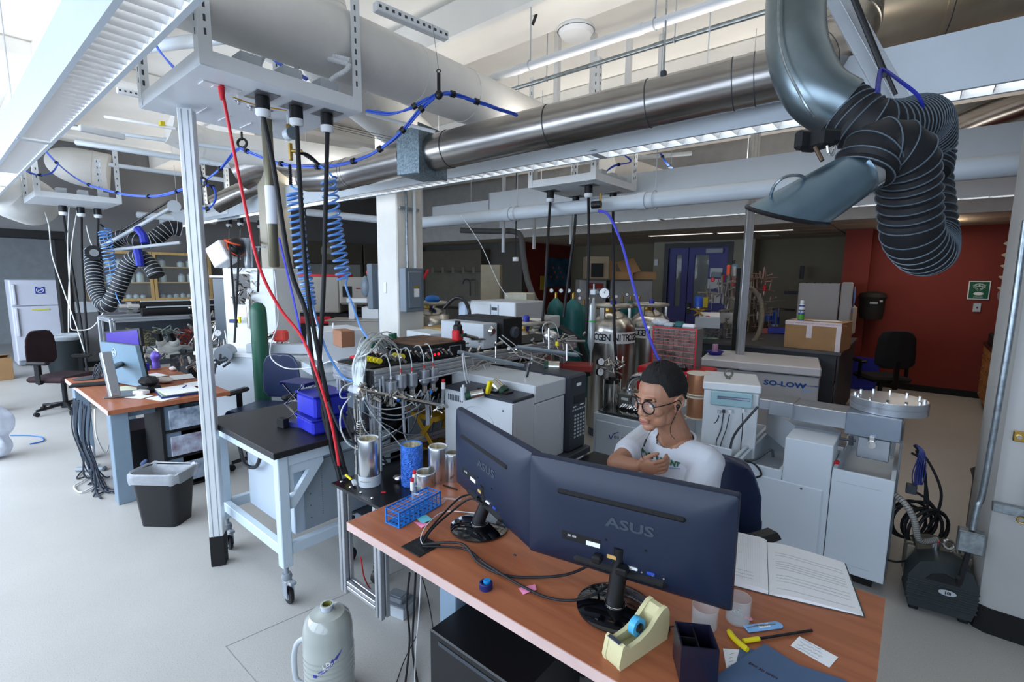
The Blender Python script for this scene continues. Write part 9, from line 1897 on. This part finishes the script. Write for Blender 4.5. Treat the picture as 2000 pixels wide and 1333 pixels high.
ob('white_boxes','crumpled white sheet behind the grey instrument box','paper',1408,632,7.0,(.3,.05,.16),mat('greyish paper','b5b5b2',.8,bump=.5,bsc=12),.3)
hose('thick ribbed beige-grey hose curving down right of the grey post to the freezer',[P(1450,560,d=7.0),P(1470,565,d=7.0),P(1486,590,d=7),P(1488,625,d=6.9),P(1480,655,d=6.8),P(1465,675,d=6.7),P(1450,682,d=6.7)],.032,.03,'ribbed_hose','hose',mat('hose ridge','8b8272',.5),8,.003,mat('beige grey hose','7d7568',.5))
for i,(px,py) in enumerate(((1565,545),(1548,575))): ob('hose_rack','small twisted metal hose rack on the beige wall behind the incubator, '+('upper','lower')[i],'rack',px,py,9.5,(.06,.1,.25) if i==0 else (.3,.06,.06),dgrey,.3)
one('thin_conduit','thin conduit along the beige wall left of the incubator','conduit',G().cyl(P(1505,603,d=9.4),P(1552,606,d=9.4),.02,n=8),dgrey)
# ================================================================ RED WALL SIDE
a=P(1893,549,y=9.93); b_=P(1931,586,y=9.93); t=T('eyewash_sign','green and white eyewash sign with an eye pictogram on the red wall','sign',((a.x+b_.x)/2,9.93,b_.z)); yS=9.93
pt(t,'sign_border',G().bb((a.x,yS,b_.z),(b_.x,yS+.012,a.z)),paper,W=1); pt(t,'green_field',G().bb((a.x+.012,yS-.003,b_.z+.012),(b_.x-.012,yS-.0005,a.z-.012)),mat('safety green','0d5a3a',.5),W=1); cx_=(a.x+b_.x)/2; hz=a.z-b_.z
pic=G(); pic.tube([(cx_+.05*cos(k*pi/8),yS-.005,a.z-.06+.018*sin(k*pi/8)) for k in range(16)],.004,5,closed=True).ball((cx_,yS-.005,a.z-.06),(.012,.003,.012),10,6)
for s in(-1,1):
    for o_ in (0,.02): pic.tube([(cx_+s*.01,yS-.005,b_.z+.13+o_),(cx_+s*.07,yS-.005,b_.z+.19+o_)],.003,5)
pic.ball((cx_,yS-.004,b_.z+.085),(.055,.002,.025),16,8); pt(t,'pictogram',pic,white,W=1); text(t,'EYEWASH',.022,FR((cx_,yS-.0035,b_.z+.035),(1,0,0),(0,0,1)),white,W=1)
q=P(1908,601,y=9.93); t=T('grey_switch_plate','grey metal wall switch plate under the green sign','switch plate',tuple(q)); pt(t,'plate',G().box((0,0,0),(.085,.012,.13),.003),lgrey); pt(t,'toggle',G().box((0,-.014,0),(.012,.02,.02),.002),dgrey)
q=P(1703,595,d=8.6); q.y=9.7; q=P(1703,595,y=9.75); t=T('hose_reel_bag','black hanging bag with grey straps on the red wall','bag',tuple(q)); pt(t,'bag_body',G().lathe([(0,-.24),(.15,-.23),(.17,-.1),(.17,.08),(.19,.12),(.17,.18),(.08,.21),(0,.21)],n=20),mat('charcoal bag','23221f',.7,bump=.3,bsc=10)); pt(t,'reflective_strap',G().box((.03,-.17,.03),(.1,.01,.03)).box((.12,-.13,.06),(.04,.01,.03)),lgrey)
cb1=P(1912,775,z=0); t=T('wooden_base_cabinet','warm oak base cabinet with dark worktop at the right wall','cabinet',(.95,9.2,0)); xw=cb1.x-.05
pt(t,'carcass',G().bb((xw,7.8,.1),(.995,9.6,.85),.004),woodo,W=1); pt(t,'toe_kick',G().bb((xw+.04,7.8,0),(.995,9.58,.1)),blackm,W=1); pt(t,'worktop',G().bb((xw-.03,7.78,.851),(.995,9.62,.89),.004),mat('dark maroon worktop','2a1a1a',.3),W=1)
for i in range(4):
    z0_=.13+.18*i
    for j in range(3): d_=pt(t,'drawer',G().bb((xw-.018,7.83+.6*j,z0_),(xw-.001,8.39+.6*j,z0_+.165),.003),woodo,W=1); pt(d_,'drawer_pull',G().bb((xw-.04,8.04+.6*j,z0_+.075),(xw-.0185,8.18+.6*j,z0_+.09),.003),chrome,W=1)
one('red_cloth','bright orange-red glove lying on the right cabinet worktop','glove',G().ball((0,0,.04),(.06,.12,.05),12,8),orange,loc=(.9,8.5,.892))
one('drip_box','black open tray on the right cabinet worktop by the wall','tray',G().bb((-.06,-.35,0),(.1,.3,.14),.01),blackm,loc=(.87,9.15,.892))
t=T('drying_rack','black wall pegboard with pale pegs and hanging glassware at the right wall','drying rack',(.985,9.0,1.5)); pz0=P(1962,590,x=.98).z; pz1=P(1940,482,x=.98).z; yA=P(1983,540,x=.98).y-.3; yB=min(9.85,P(1938,540,x=.98).y)
pt(t,'pegboard',G().bb((.975,yA,pz0),(.998,yB,pz1)),black,W=1)
for i in range(5):
    for j in range(6): y=yA+(yB-yA)*(j+.5+.5*(i%2))/6.5; z=pz0+.12+(pz1-pz0-.15)*i/5; pt(t,'peg',G().cyl((.975,y,z),(.86,y,z+.09),.012,n=6).ball((.97,y,z),.02,8,6),mat('bone peg','c9c0ac',.5),W=1)
one('drying_bottles','few glass vessels on the lower pegs of the drying rack','glassware',G().ball((.9,yB-.25,pz0+.1),(.05,.1,.09),12,8).ball((.9,yB-.5,pz0+.12),(.05,.09,.1),12,8),gglass)
for k_,(p_,q_) in enumerate((((440,1264),(700,1150)),((440,1264),(505,1340)),((700,1150),(860,1080)))):
    a=P(*p_,z=.0006); b_=P(*q_,z=.0006); struct('trim_%d'%(30+k_),G().tube([a,b_],.0022,4),mat('floor seam','a3a09b',.7))
one('blue_bin','blue recycling bin on the floor behind the black chair by the red wall','bin',G().prism([(-.16,0),(.16,0),(.2,.5),(-.2,.5)],.28,Matrix(((1,0,0,-.55),(0,0,1,9.4),(0,1,0,0),(0,0,0,1)))),dblue)
q=P(1893,432,z=2.5); t=T('fluorescent_light','bright wraparound fluorescent fixture under the tiled ceiling near the red wall','ceiling lamp',(.1,9.05,2.47)); pt(t,'diffuser',G().prism([(-.17,.0),(-.12,-.06),(.12,-.06),(.17,.0)],.9,Matrix(((1,0,0,0),(0,0,1,-.6),(0,1,0,0),(0,0,0,1)))),mat('lit diffuser','fff4e2',.5,var=0,emit=4)); pt(t,'housing',G().bb((-.1,-.6,.001),(.1,.3,.09),.004),dgrey)
for i,(x,y) in enumerate(((-3.6,9.3),(-2.3,9.35))): t=T('recessed_light','recessed strip light in the tiled ceiling, '+('left','right')[i],'ceiling lamp',(x,y,ZS)); pt(t,'lens',G().bb((-.6,-.06,-.002),(.6,.06,.003)),mat('dim lit lens','fff6ea',.5,var=0,emit=1.3))
one('air_diffuser','small square air diffuser in the tiled ceiling before the beige wall','diffuser',G().box(P(1508,461,z=ZS-.004),(.3,.3,.008),.003),lgrey)
one('side_chair_arm','white coat or cloth hanging beside the incubator end of the bench','cloth',G().tube(spl([P(1652,655,d=7.8),P(1660,690,d=7.6),P(1655,730,d=7.5),P(1650,760,d=7.5)],5),[.06,.06,.055,.05,.05,.045,.04,.04,.03,.03,.02,.02,.02,.015,.01,.01],8),mat('greyish sack','b8b2aa',.6))
